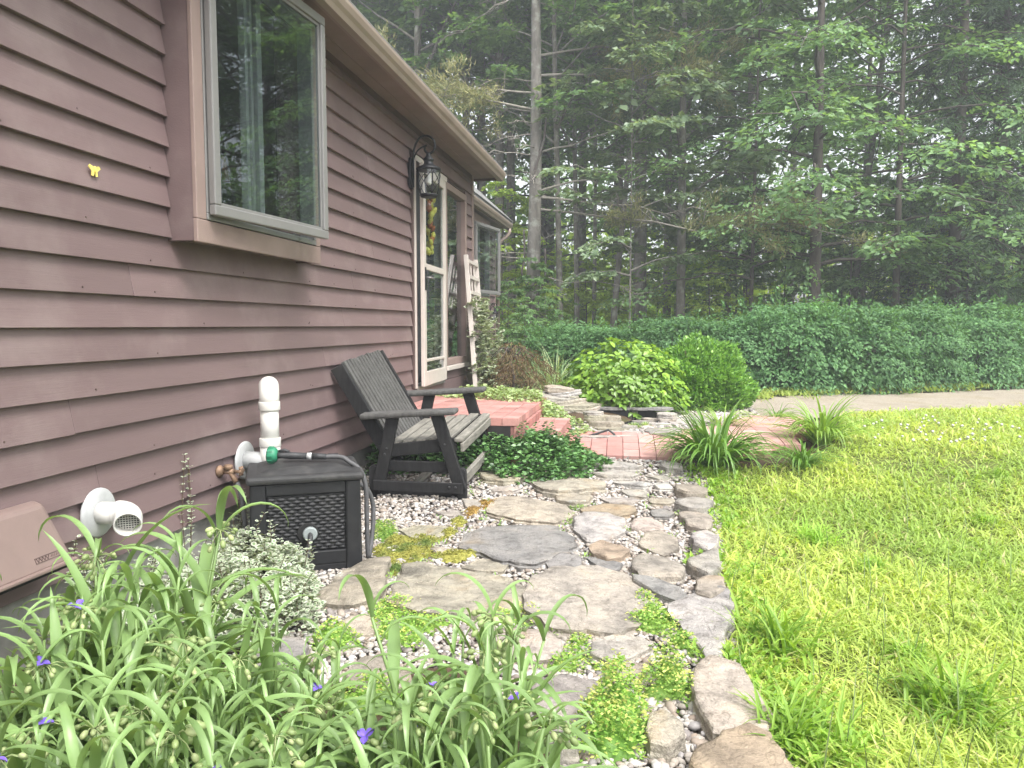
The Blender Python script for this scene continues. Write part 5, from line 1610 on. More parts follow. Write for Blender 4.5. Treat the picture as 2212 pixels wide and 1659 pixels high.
# coarse tufts, one thing each
TUFT = []
for s_ in range(4):
    r_ = np.random.default_rng(50 + s_); pr = []
    for i_ in range(110):
        e = r_.uniform(35, 85); b = r_.uniform(30, 110); ln = r_.uniform(0.55, 1.0)
        v_, f_ = ribbon(ln, 0.042 * r_.uniform(0.8, 1.3), math.radians(e), math.radians(b), 5, 0.15)
        a = r_.uniform(0, 6.283); c, s = math.cos(a), math.sin(a)
        v_ = v_ @ np.array([[c, s, 0], [-s, c, 0], [0, 0, 1]]) + np.array([r_.normal() * 0.24, r_.normal() * 0.24, 0])
        pr.append((v_, f_))
    TUFT.append(npmesh('grass_tuft', *join(pr), MAT['tuft']))
for i_, (X, Y, sc, lab) in enumerate((
        (2060, 1545, 0.29, 'largest coarse green grass tuft in the lower right lawn'), (1760, 1170, 0.20, 'rounded grass tuft in the lawn right of the pale border stone'),
        (1690, 1400, 0.28, 'leaning fine grass tuft beside the big white border stone'), (1880, 1230, 0.14, 'middle grass tuft between the round tuft and the right edge'),
        (2120, 1130, 0.13, 'far grass tuft at the right edge of the lawn'), (1720, 1600, 0.24, 'dark grass tuft beside the brown corner stone'),
        (2160, 1030, 0.12, 'small grass tuft below the clover patch at right'), (1960, 1420, 0.13, 'low grass tuft left above the largest tuft'))):
    p = ong(X, Y)
    o = link('grass_tuft', TUFT[i_ % 4]); o.location = p; o.scale = (sc, sc, sc); o.rotation_euler = (0, 0, i_ * 1.3)
    tag(o, lab, 'grass tuft', 'coarse grass tufts in the lawn')

# ------------------------------------------------------------------ strap-leaved clumps: daylilies
LILY = {}
def strap_set(key, mat, specs, seg=8, fold=0.22):
    LILY[key] = [npmesh('leaf', *ribbon(1.0, w, math.radians(e), math.radians(b), seg, fold, 1.5, sd), mat, True) for (w, e, b, sd) in specs]
lsp = [(0.042, 86, 60, 0.05), (0.040, 78, 95, -0.06), (0.044, 70, 120, 0.08), (0.040, 60, 95, -0.08), (0.040, 50, 80, 0.1), (0.042, 82, 130, 0.0), (0.038, 66, 150, -0.1), (0.040, 40, 62, 0.05)]
strap_set('lily', MAT['lily'], lsp); strap_set('lily_pale', MAT['lily_pale'], lsp)
def daylily(loc, n, h, spread, key, label, seed):
    D_ = thing('daylily', label, 'plant', loc, 0, 'daylily clumps along the brick walk')
    r = random.Random(seed)
    for i_ in range(n):
        o = link('leaf', r.choice(LILY[key]), D_)
        a = r.uniform(0, 2 * math.pi); rr = r.random() ** 0.7 * spread
        o.location = (rr * math.cos(a), rr * math.sin(a), -0.01)
        o.rotation_euler = (0, 0, a - math.pi / 2 + r.uniform(-0.6, 0.6))
        L_ = h * r.uniform(0.75, 1.25); o.scale = (L_, L_, L_)
    return D_
daylily(ong(1542, 1008), 250, 0.55, 0.12, 'lily', 'largest dark green daylily clump at the near edge of the brick walk', 1)
daylily(ong(1775, 956), 130, 0.50, 0.08, 'lily_pale', 'upright daylily clump at the right end of the brick walk', 2)
daylily(ong(1733, 1010), 100, 0.33, 0.06, 'lily', 'smaller daylily clump in front of the upright one', 3)
daylily(ong(1678, 907), 40, 0.26, 0.06, 'lily', 'small daylily clump beyond the brick walk by the driveway', 4)
daylily(ong(1560, 925), 50, 0.36, 0.10, 'lily_pale', 'pale daylily clump partly hidden between walk and round shrub', 5)

# ------------------------------------------------------------------ foreground spiderwort
rs_ = random.Random(21)
ssp = [(0.079, 88, 40, 0.0), (0.079, 80, 75, 0.05), (0.083, 72, 105, -0.06), (0.074, 62, 120, 0.08), (0.079, 80, 140, -0.05), (0.083, 55, 90, 0.0),
       (0.074, 68, 160, 0.05), (0.088, 48, 105, -0.05), (0.079, 84, 110, 0.1), (0.083, 75, 60, -0.1), (0.074, 60, 145, 0.0), (0.083, 40, 80, 0.06)]
SPL = [npmesh('leaf', *ribbon(1.0, w, math.radians(e), math.radians(b), 12, 0.28, 1.8, sd), MAT['spider'], True) for (w, e, b, sd) in ssp]
def bud_mesh(seed, nb=14):
    r = np.random.default_rng(seed); pr = []
    m = MB()
    for i_ in range(nb):
        a = r.uniform(0, 6.283); e = r.uniform(-0.9, 0.7); L_ = r.uniform(0.020, 0.045)
        d = np.array([math.cos(a) * math.cos(e), math.sin(a) * math.cos(e), math.sin(e)])
        tip = d * L_; tip[2] -= 0.010
        m.tube([(0, 0, 0), tuple(d * L_ * 0.6), tuple(tip)], 0.0013, 4, cap=False)
        rr = r.uniform(0.0045, 0.0075)
        dn = tip / np.linalg.norm(tip)
        R = basis(dn[None] + np.array([[0, 0, -0.5]]), np.array([[0.3, 0.5, 0.8]]))
        v, f = scatter(ICO2_V, ICO2_F, tip[None] + dn[None] * rr, R, np.array([[rr, rr * 1.55, rr]]))
        n0 = len(m.v); m.v += [tuple(q) for q in v]; m.f += [tuple(n0 + k for k in t3) for t3 in f]; m.s += [True] * len(f)
    return m.mesh('bud_cluster', MAT['bud'])
BUDS = [bud_mesh(s_) for s_ in range(4)]
def flower_mesh():
    m = MB()
    for i_ in range(3):
        a = i_ * 2.094; c, s = math.cos(a), math.sin(a)
        def fn(u_, v_):
            r = v_ * 0.022; w = 0.019 * math.sin(math.pi * min(1, v_ * 0.9 + 0.08)) * (u_ - 0.5)
            zz = 0.006 * math.sin(v_ * 2.5) + 0.002 * math.cos(u_ * 6)
            return (r * c - w * s, r * s + w * c, zz)
        m.grid(fn, 4, 5)
    return m.mesh('flower', MAT['violet'])
FLOWER = flower_mesh()
def spiderwort(loc, n_stem, h, label, seed, spread=0.16, lean=(0, 0), ground_leaves=18):
    S_ = thing('spiderwort', label, 'plant', loc, 0, 'spiderwort clumps in the foreground')
    r = random.Random(seed)
    for i_ in range(n_stem):
        a = r.uniform(0, 6.283); rr = spread * r.random() ** 0.6
        b0_ = Vector((rr * math.cos(a), rr * math.sin(a), -0.01))
        hh = h * r.uniform(0.62, 1.0)
        tilt = Vector((math.cos(a) * 0.22 * r.random() + lean[0], math.sin(a) * 0.22 * r.random() + lean[1], 0))
        pts = [b0_ + tilt * hh * q ** 1.6 + Vector((0, 0, hh * q)) for q in (0, 0.33, 0.66, 1.0)]
        MB().tube(pts, [0.0065, 0.006, 0.005, 0.004], 6).build('stem', MAT['spider_stem'], S_)
        nl = r.randint(3, 4)
        az = r.uniform(0, 6.283)
        for j in range(nl + 2):
            top_ = j >= nl
            q = 1.0 if top_ else 0.10 + 0.75 * j / nl
            i0 = min(2, int(q * 3)); p = pts[i0].lerp(pts[i0 + 1], q * 3 - i0)
            o = link('leaf', SPL[r.choice((4, 6, 10, 3)) if top_ else r.randrange(len(SPL))], S_)
            az += 2.4 + r.uniform(-0.4, 0.4)
            o.location = p; L_ = (r.uniform(0.16, 0.30) if top_ else r.uniform(0.26, 0.42)) * (h / 0.5)
            o.scale = (L_ * r.uniform(0.9, 1.25), L_, L_); o.rotation_euler = (r.uniform(-.1, .1), r.uniform(-.12, .12), az)
        if r.random() < 0.42:
            o = link('bud_cluster', r.choice(BUDS), S_); o.location = pts[-1] + Vector((0, 0, 0.008)); k = r.uniform(0.9, 1.3); o.scale = (k, k, k)
            o.rotation_euler = (0, 0, r.uniform(0, 6))
            if r.random() < 0.22:
                o = link('flower', FLOWER, S_); o.location = pts[-1] + Vector((r.uniform(-.02, .02), r.uniform(-.03, 0.0), 0.022))
                o.rotation_euler = (r.uniform(-0.2, 1.0), r.uniform(-0.6, 0.6), r.uniform(0, 6)); k = r.uniform(0.7, 1.1); o.scale = (k, k, k)
    for i_ in range(ground_leaves):
        a = r.uniform(0, 6.283); rr = spread * 1.1 * r.random()
        o = link('leaf', SPL[r.randrange(len(SPL))], S_)
        o.location = (rr * math.cos(a), rr * math.sin(a), -0.005); L_ = r.uniform(0.28, 0.46) * (h / 0.5)
        o.scale = (L_, L_, L_); o.rotation_euler = (0, 0, a - 1.57 + r.uniform(-0.9, 0.9))
    return S_
def sp(X, Y, dep):
    p = at_depth(X, dep); return p
SW = [(330, 2.30, 9, 0.60, 'tallest spiderwort clump below the white elbow vent', .13), (60, 1.95, 9, 0.52, 'spiderwort clump at the left edge below the brown hood', .14),
      (520, 1.75, 9, 0.42, 'spiderwort clump with violet flower left of the centre bottom', .15), (200, 1.55, 9, 0.46, 'spiderwort clump in the bottom left corner', .16),
      (980, 1.95, 10, 0.52, 'tall spiderwort clump standing in front of the patio stones', .15), (1080, 1.70, 8, 0.42, 'spiderwort clump right of the tall centre one at the bottom', .13),
      (740, 1.62, 8, 0.36, 'low spiderwort clump between the left and centre clumps', .16), (860, 1.45, 8, 0.30, 'lowest pale spiderwort clump at the bottom edge', .16),
      (380, 1.45, 9, 0.40, 'spiderwort clump at the bottom edge left of centre', .15), (650, 2.05, 6, 0.36, 'thin spiderwort clump beside the variegated groundcover', .12),
      (150, 2.25, 7, 0.50, 'spiderwort clump against the wall under the brown hood', .12),
      (600, 1.42, 8, 0.34, 'spiderwort clump at the bottom edge directly below the hose box', .15), (40, 1.45, 8, 0.40, 'low spiderwort clump in the extreme bottom left corner', .14),
      (470, 2.05, 7, 0.46, 'spiderwort clump between the elbow vent and the variegated mound', .12), (990, 1.48, 8, 0.34, 'low spiderwort clump below the tall centre one', .14),
      (250, 1.95, 7, 0.50, 'spiderwort clump behind the bottom left corner clump', .13), (880, 1.78, 7, 0.44, 'spiderwort clump just left of the tall centre one', .12)]
for i_, (X, dep, ns_, h_, lab, spd) in enumerate(SW):
    spiderwort(at_depth(X, dep), ns_, h_, lab, 100 + i_, spd, ground_leaves=62)

# ------------------------------------------------------------------ groundcovers
rng = np.random.default_rng(31)
def cover_leaves(poly, dens, hfn, size, wide=1.0, depth=0.04, tmpl=(OVAL_V, OVAL_F), tilt=0.55):
    xs = [p[0] for p in poly]; ys = [p[1] for p in poly]
    n = int((max(xs) - min(xs)) * (max(ys) - min(ys)) * dens)
    x = rng.uniform(min(xs), max(xs), n); y = rng.uniform(min(ys), max(ys), n)
    k_ = inside(poly, x, y); x, y = x[k_], y[k_]; n = len(x)
    z = hfn(x, y) - depth * rng.random(n) ** 1.5
    a = rng.uniform(0, 6.283, n)
    d = np.stack([np.cos(a), np.sin(a), rng.uniform(-0.2, 0.5, n)], 1)
    nn = UP[None] + rng.normal(size=(n, 3)) * tilt
    return leaves(rng, np.stack([x, y, z], 1), d, nn, size * rng.uniform(0.6, 1.3, n), tmpl, wide)
def edge_dist(poly, x, y):
    d = np.full(len(x), 9.0)
    for i in range(len(poly)):
        ax, ay = poly[i][:2]; bx_, by_ = poly[(i + 1) % len(poly)][:2]
        L2 = (bx_ - ax) ** 2 + (by_ - ay) ** 2 or 1e-9
        t_ = np.clip(((x - ax) * (bx_ - ax) + (y - ay) * (by_ - ay)) / L2, 0, 1)
        d = np.minimum(d, np.hypot(x - ax - t_ * (bx_ - ax), y - ay - t_ * (by_ - ay)))
    return d
def dome(poly, h, soft, base=None, bumps=0.25):
    def fn(x, y):
        d = np.clip(edge_dist(poly, x, y) / soft, 0, 1); d = np.sqrt(np.clip(1 - (1 - d) ** 2, 0, 1))
        b = np.sin(x * 13 + 2 * np.sin(y * 7)) * np.sin(y * 11 + np.sin(x * 9)) + 0.6 * np.sin(x * 31 + y * 23)
        return (terrain_v(x, y) if base is None else base) + h * d * (1 + bumps * b)
    return fn
def rim_for(n): return np.tile(OVAL_RIM, n)
def sprigs(specs, seed, size, per=14):
    """upright or climbing shoots with paired leaves: list of (base, tip)"""
    pr = []
    r = np.random.default_rng(seed)
    tw = MB()
    for (b, t2) in specs:
        b = np.array(b); t2 = np.array(t2); n = per
        bow = r.normal(size=3) * 0.02
        q = np.linspace(0.05, 1, n)
        mid = b[None] + (t2 - b)[None] * q[:, None] + bow[None] * np.sin(q * 3.14)[:, None]
        tw.tube([tuple(b), tuple((b + t2) / 2 + bow), tuple(t2)], 0.0018, 4, cap=False)
        for sgn in (0, 1):
            a = np.arange(n) * 1.57 + sgn * 3.1416 + r.normal(size=n) * 0.3
            d = np.stack([np.cos(a), np.sin(a), np.full(n, 0.35)], 1)
            pr.append(leaves(r, mid, d, UP[None] + r.normal(size=(n, 3)) * 0.3, size * r.uniform(0.7, 1.2, n) * (1.1 - 0.4 * q), (OVAL_V, OVAL_F), 1.15))
    return join(pr), tw
# variegated wintercreeper mound
vp = gpoly([(400, 1290), (395, 1235), (470, 1190), (560, 1215), (640, 1240), (690, 1270), (700, 1320), (680, 1380), (590, 1410), (530, 1430), (430, 1500), (250, 1560), (120, 1480), (150, 1340), (300, 1280)])
vp = [(max(0.05, x), y) for x, y in vp]
vf = dome(vp, 0.20, 0.22)
v1 = cover_leaves(vp, 9000, vf, 0.030, 1.1, 0.09)
spc = []
r_ = random.Random(6)
for i_ in range(110):
    x = r_.uniform(min(p[0] for p in vp), max(p[0] for p in vp)); y = r_.uniform(min(p[1] for p in vp), max(p[1] for p in vp))
    if inside(vp, np.array([x]), np.array([y]))[0]:
        z = float(vf(np.array([x]), np.array([y]))[0])
        spc.append(((x, y, z - 0.05), (x + r_.uniform(-.03, .03), y + r_.uniform(-.03, .03), z + r_.uniform(0.03, 0.13))))
(sv, sf), tw = sprigs(spc, 7, 0.028, 9)
V, F = join([v1, (sv, sf)])
wc = thing('wintercreeper', 'low mound of white-edged variegated groundcover in front of the black box', 'plant', (0, 0, 0))
link('foliage', npmesh('foliage', V, F, MAT['varieg'], True, np.tile(OVAL_RIM, len(V) // 9)), wc)
tw.build('stem', MAT['twig_brown'], wc)
# shoots climbing the clapboards
def climber(X, Y0, Y1, n, label, seed):
    r = random.Random(seed); sp_ = []
    for i_ in range(n):
        a = on_x(X + r.uniform(-14, 14), Y0, 0.05); b = on_x(X + r.uniform(-12, 14), Y1 + r.uniform(0, 45), 0.04)
        sp_.append((tuple(a + Vector((0.02 * r.random(), 0, 0))), tuple(b + Vector((0.02 * r.random(), 0, 0)))))
    (v_, f_), tw = sprigs(sp_, seed, 0.026, 16)
    T_ = thing('climbing_shoots', label, 'plant', (0, 0, 0), 0, 'variegated shoots climbing the wall')
    link('foliage', npmesh('foliage', v_, f_, MAT['varieg'], True, np.tile(OVAL_RIM, len(v_) // 9)), T_)
    tw.build('stem', MAT['twig_brown'], T_)
climber(400, 1240, 975, 3, 'tall variegated shoots climbing the clapboards between elbow vent and faucet', 41)
climber(205, 1300, 1190, 4, 'variegated shoots rising below the white elbow vent', 42)
climber(515, 1200, 1050, 4, 'green shoots against the foundation beside the faucet hose', 43)
climber(170, 1330, 1160, 2, 'thin variegated shoot right of the brown hood', 44)
climber(335, 1270, 1180, 3, 'short variegated shoots under the elbow vent opening', 45)
# vine on the trellis
pr = []
r_ = random.Random(12); spc = []
for i_ in range(190):
    q = r_.random() ** 1.5 * 0.66; s_ = r_.uniform(-0.1, 1.25)
    c = f0.lerp(f1, s_).lerp(t0.lerp(t1, s_), q)
    wdt = 0.16 * (1 - q)
    b = c + Vector((r_.uniform(-0.06, 0.10 + wdt * 0.8), r_.uniform(-wdt, wdt), -0.04))
    spc.append((tuple(b), tuple(b + Vector((r_.uniform(0.0, 0.12), r_.uniform(-0.08, 0.08), r_.uniform(-0.05, 0.14))))))
(v_, f_), tw = sprigs(spc, 13, 0.048, 14)
tv_ = thing('trellis_vine', 'white-edged vine climbing the leaning trellis at the house corner', 'plant', (0, 0, 0))
link('foliage', npmesh('foliage', v_, f_, MAT['varieg_vine'], True, np.tile(OVAL_RIM, len(v_) // 9)), tv_)
tw.build('stem', MAT['twig_brown'], tv_)
# variegated cover along the far side of stoop and steps
fp = [(0.05, 7.62), (0.5, 7.42), (1.10, 7.25), (1.24, 7.22), (1.54, 7.18), (1.53, 6.9), (1.60, 6.75), (1.80, 7.15), (1.72, 7.5), (1.35, 7.7), (0.9, 8.0), (0.3, 8.2)]
def ffn(x, y):
    d = np.clip(edge_dist(fp, x, y) / 0.2, 0, 1)
    top_ = np.where(x < 1.2, 0.50, 0.44 - 0.20 * np.clip((x - 1.2) / 0.4, 0, 1))
    return top_ + 0.10 * d + 0.03 * np.sin(x * 17 + y * 5) * np.sin(y * 19)
V, F = cover_leaves(fp, 6000, ffn, 0.036, 1.1, 0.16)
fc_ = thing('wintercreeper', 'variegated groundcover spilling along the far edge of the brick stoop', 'plant', (0, 0, 0))
link('foliage', npmesh('foliage', V, F, MAT['varieg_green'], True, np.tile(OVAL_RIM, len(V) // 9)), fc_)
m = MB(); m.grid(lambda a, b: (0.3 + 1.4 * a, 7.6 + 1.0 * b, 0.36 - 0.15 * a), 4, 4); m.build('soil', MAT['soil'], fc_)
# dark vinca between bench, stoop and walk
vn = [(0.06, 5.55), (0.55, 5.65), (1.02, 5.68), (1.15, 5.52), (1.45, 5.52), (1.78, 5.72), (2.0, 6.0), (1.82, 6.30), (1.50, 6.30), (1.26, 6.28), (1.24, 6.0), (0.06, 6.0)]
def vfn(x, y):
    d = np.clip(edge_dist(vn, x, y) / 0.20, 0, 1)
    rise = np.clip((y - 5.5) / 0.45, 0, 1) ** 1.2 * np.where(x < 1.3, 1.0, np.clip(1.0 - (x - 1.3) * 1.7, 0.1, 1))
    return terrain_v(x, y) + 0.02 + 0.06 * np.sqrt(d) + 0.19 * rise + 0.025 * np.sin(x * 15 + y * 4) * np.sin(y * 17)
V, F = cover_leaves(vn, 7000, vfn, 0.044, 1.0, 0.12, (LEAF_V, LEAF_F), 0.5)
V2 = []
# trailing runners lifting above the mass
q = rng.uniform(0, 1, (130, 2)); spc = []
for a, b in q:
    x = 0.2 + a * 1.5; y = 5.2 + b * 1.1
    if inside(vn, np.array([x]), np.array([y]))[0]:
        z = float(vfn(np.array([x]), np.array([y]))[0]); spc.append(((x, y, z - .03), (x + rng.normal() * 0.06, y + rng.normal() * 0.06, z + rng.uniform(0.05, 0.15))))
(v_, f_), tw = sprigs(spc, 15, 0.04, 8)
vc = thing('vinca', 'dark glossy vinca groundcover between the bench and the brick steps', 'plant', (0, 0, 0))
link('foliage', npmesh('foliage', V, F, MAT['vinca'], True), vc)
link('runner', npmesh('runner', v_, f_, MAT['vinca'], True), vc)
# sedum cushions and moss
def cushion(poly, fn, drop, mat, parent=None, res=0.02):
    """dense heart of a cushion plant, just below its leaf surface"""
    xs = [p[0] for p in poly]; ys = [p[1] for p in poly]
    ax = np.arange(min(xs), max(xs) + res, res); ay = np.arange(min(ys), max(ys) + res, res)
    AX, AY = np.meshgrid(ax, ay)
    ins = inside(poly, (AX[:-1, :-1] + res / 2).ravel(), (AY[:-1, :-1] + res / 2).ravel())
    Z = fn(AX.ravel(), AY.ravel()).reshape(AX.shape) - drop
    id_ = np.arange(AX.size).reshape(AX.shape)
    Q = np.stack([id_[:-1, :-1], id_[:-1, 1:], id_[1:, 1:], id_[1:, :-1]], -1).reshape(-1, 4)[ins]
    return link('cushion', npmesh('cushion', np.stack([AX, AY, Z], -1).reshape(-1, 3), Q, mat, True), parent)
def sedum(poly3, h, soft, label, dens=16000, size=0.016, tips=0.15, src_=None, mat='sedum'):
    poly = gpoly(c3(poly3))
    fn = dome(poly, h, soft, None, 0.30)
    a = cover_leaves(poly, dens, fn, size, 0.9, h * 0.6 + 0.005, (LEAF_V, LEAF_F), 0.9)
    S_ = thing('sedum', label, 'plant', (0, 0, 0), 0, 'sedum cushions between the flagstones')
    link('foliage', npmesh('foliage', a[0], a[1], MAT[mat]), S_)
    cushion(poly, fn, h * 0.55, MAT[mat], S_)
    if tips:
        b = cover_leaves(poly, dens * tips, lambda x, y: fn(x, y) + h * 0.22 * rng.random(len(x)), size, 0.8, h * 0.3, (LEAF_V, LEAF_F), 0.9)
        link('shoot_tips', npmesh('shoot_tips', b[0], b[1], MAT['sedum_tip']), S_)
sedum([(1700,710),(1780,690),(1850,760),(1900,830),(1990,880),(2070,980),(2020,1040),(1900,980),(1840,910),(1740,900),(1630,870)], 0.05, 0.08, 'green sedum cushion between the pink stone and the white border stone')
sedum([(960,790),(1060,750),(1200,780),(1290,810),(1260,870),(1100,860),(970,850)], 0.05, 0.06, 'green sedum strip along the front of the pink flagstone')
sedum([(340,800),(400,740),(520,700),(640,740),(740,790),(800,850),(640,930),(560,1000),(440,960),(350,880)], 0.05, 0.08, 'sedum mat in front of the olive flagstone')
sedum([(50,930),(120,880),(260,880),(330,930),(280,990),(100,1000)], 0.06, 0.06, 'dark sedum patch beside the variegated groundcover')
sedum([(1240,1090),(1300,1000),(1400,910),(1480,930),(1500,1010),(1520,1060),(1420,1120),(1290,1110)], 0.05, 0.07, 'sedum cushion between the two small pink flagstones')
sedum([(1480,1080),(1540,1040),(1650,1080),(1660,1130),(1560,1150)], 0.05, 0.05, 'small sedum cushion below the grey cracked flagstone', tips=0.4)
sedum([(1400,1560),(1400,1380),(1470,1280),(1560,1230),(1700,1260),(1780,1340),(1800,1450),(1760,1570)], 0.16, 0.14, 'largest bushy yellow-green sedum mound at the bottom centre', 24000, 0.016, 0.35)
sedum([(1700,1250),(1740,1120),(1820,1080),(1930,1100),(2000,1180),(2030,1260),(1960,1300),(1850,1270)], 0.12, 0.10, 'tall flowering sedum mound beside the striped border stone', 20000, 0.015, 0.4)
sedum([(1360,255),(1400,240),(1460,250),(1450,275),(1380,275)], 0.04, 0.05, 'tiny sedum tuft between the far tan flagstones', tips=0)
sedum([(1960,470),(2010,440),(2070,450),(2050,480)], 0.05, 0.05, 'tiny sedum tuft beside the grey border stone', tips=0)
sedum([(1300,335),(1350,300),(1410,320),(1380,345)], 0.04, 0.05, 'tiny sedum tuft at the corner of the dark flagstone', tips=0)
sedum([(150,1250),(250,1170),(450,1160),(560,1200),(540,1290),(400,1310),(220,1310)], 0.07, 0.08, 'sedum patch behind the low spiderwort clump')
sedum([(360,420),(380,330),(480,320),(520,390),(440,430)], 0.05, 0.06, 'green cushion at the right foot of the black box', tips=0.1)
def mossy(poly3, label, mat, seed):
    poly = gpoly(c3(poly3))
    fn = dome(poly, 0.038, 0.05, None, 0.35)
    a = cover_leaves(poly, 22000, fn, 0.013, 0.9, 0.010, (LEAF_V, LEAF_F), 1.0)
    o = link('moss', npmesh('moss', a[0], a[1], MAT[mat])); tag(o, label, 'moss', kind='stuff')
    cushion(poly, fn, 0.008, MAT[mat], o)
mossy([(370,470),(480,400),(560,400),(660,410),(740,380),(760,330),(830,300),(860,330),(820,380),(760,420),(660,450),(740,500),(900,480),(910,500),(800,540),(620,520),(560,550),(500,610),(440,610),(450,540),(380,510)], 'yellow-green moss spreading beside the black box', 'moss', 1)
mossy([(830,300),(850,250),(930,220),(1010,205),(1000,240),(920,270),(870,310)], 'rust-orange moss at the front of the bench', 'moss_orange', 2)

# ------------------------------------------------------------------ shrubs
def to_obj(name, V, F, mat, parent, smooth=False):
    return link(name, npmesh(name, V, F, mat, smooth), parent)
# hydrangea: rosettes of big pointed leaves over a dome
hp = ong(1345, 893)
hy = thing('hydrangea', 'bright yellow-green leafy hydrangea bush behind the pond', 'bush', hp)
rng = np.random.default_rng(77)
lv, lf = OVAL_V.copy(), OVAL_F
lv[:, 2] = np.array([0, 0.07, 0.08, 0.0, -0.12, 0.0, 0.08, 0.07, -0.01]); lv[3, 0] = 0.13; lv[5, 0] = -0.13; lv[2, 1] = lv[6, 1] = 0.48
leafm = npmesh('leaf', lv, lf, MAT['hydra'], True)
def dome_pts(n, rx, ry, h, jit=0.1, low=0.1):
    a = rng.uniform(0, 6.283, n); c = rng.uniform(0, 1, n) ** 0.75
    zz = low + (1 - low) * (1 - c); rr = np.clip(1 - (1 - c) ** 2.6, 0, 1) ** 0.5 * rng.uniform(1 - jit, 1 + jit, n)
    rr = np.minimum(rr, 1.05)
    P_ = np.stack([rx * rr * np.cos(a), ry * rr * np.sin(a), h * zz * rng.uniform(0.92, 1.05, n)], 1)
    N_ = np.stack([np.cos(a) * rr / rx, np.sin(a) * rr / ry, zz / h * 1.2], 1); N_ /= np.linalg.norm(N_, axis=1, keepdims=True)
    return P_, N_
P_, N_ = dome_pts(430, 0.66, 0.62, 0.82, 0.12, 0.08)
li = []
for p, nn in zip(P_, N_):
    k5 = rng.integers(4, 7); a0 = rng.uniform(0, 6.28)
    ax = Vector(nn) * 0.8 + Vector((0, 0, 0.5)) + Vector(rng.normal(size=3)) * 0.15; ax.normalize()
    s1 = ax.orthogonal().normalized(); s2 = ax.cross(s1)
    for j in range(k5):
        a = a0 + j * 2.4
        d = (s1 * math.cos(a) + s2 * math.sin(a)) * 0.95 + ax * rng.uniform(-0.15, 0.45)
        li.append((p + np.array(d) * 0.015, np.array(d), np.array(ax), rng.uniform(0.05, 0.09)))
cd = np.array(CAM - hp); cd /= np.linalg.norm(cd)
li.sort(key=lambda q: -(q[0] @ cd + 0.15 * q[0][2]))
big, rest = li[:290], li[290:]
for (p, d, nn, sz) in big:
    o = link('leaf', leafm, hy)
    R = basis(d[None], nn[None])[0]
    o.matrix_local = Matrix.Translation(Vector(p)) @ Matrix([list(R[0]) + [0], list(R[1]) + [0], list(R[2]) + [0], [0, 0, 0, 1]]) @ Matrix.Diagonal((sz * 0.92, sz, sz, 1))
V, F = leaves(rng, np.array([q[0] for q in rest]), np.array([q[1] for q in rest]), np.array([q[2] for q in rest]), np.array([q[3] for q in rest]), (lv, lf), 0.92)
P_, N_ = dome_pts(700, 0.58, 0.55, 0.76, 0.25, 0.02)
V2, F2 = leaves(rng, P_ * rng.uniform(0.7, 1.0, (700, 1)), N_ + rng.normal(size=(700, 3)) * 0.6, N_ + UP * 0.5, np.full(700, 0.10), (lv, lf), 1.15)
tag(to_obj('foliage', *join([(V, F), (V2, F2)]), MAT['hydra'], hy, True), kind='stuff')
m = MB()
for i_ in range(14):
    a = i_ * 2.4; m.tube([(0.05 * math.cos(a), 0.05 * math.sin(a), -0.02), (0.25 * math.cos(a), 0.25 * math.sin(a), 0.35), (0.42 * math.cos(a), 0.42 * math.sin(a), 0.55)], [0.009, 0.007, 0.004], 5)
m.build('stem', MAT['twig_brown'], hy)

# round clipped shrub with small upright leaves
rp = at_depth(1506, 9.15)
sh = thing('round_shrub', 'rounded mid-green shrub with small leaves right of the hydrangea', 'bush', rp)
P_, N_ = dome_pts(2600, 0.57, 0.54, 0.76, 0.14, 0.06)
bumpf = 1 + 0.10 * np.sin(P_[:, 0] * 11 + 1) * np.sin(P_[:, 1] * 12 + P_[:, 2] * 9) + 0.06 * np.sin(P_[:, 2] * 19 + P_[:, 0] * 7)
P_ *= bumpf[:, None]
O = np.repeat(P_, 7, 0) + rng.normal(size=(len(P_) * 7, 3)) * 0.020
D = np.repeat(N_, 7, 0) + rng.normal(size=(len(P_) * 7, 3)) * 0.55 + UP * 0.6
V, F = leaves(rng, O, D, rand_unit(rng, len(O)) + UP, rng.uniform(0.032, 0.056, len(O)), (LEAF_V, LEAF_F), 1.1)
P2, N2 = dome_pts(2500, 0.46, 0.43, 0.64, 0.3, 0.02)
V2, F2 = leaves(rng, P2, N2 + rng.normal(size=N2.shape) * 0.7, N2 + UP, np.full(len(P2), 0.05), (LEAF_V, LEAF_F), 1.1)
to_obj('foliage', *join([(V, F), (V2, F2)]), MAT['holly'], sh)
m = MB()
for i_ in range(9):
    a = i_ * 2.4; m.tube([(0.04 * math.cos(a), 0.04 * math.sin(a), -0.03), (0.2 * math.cos(a), 0.2 * math.sin(a), 0.4), (0.32 * math.cos(a), 0.32 * math.sin(a), 0.7)], [0.012, 0.009, 0.004], 5)
m.build('stem', MAT['twig_brown'], sh)

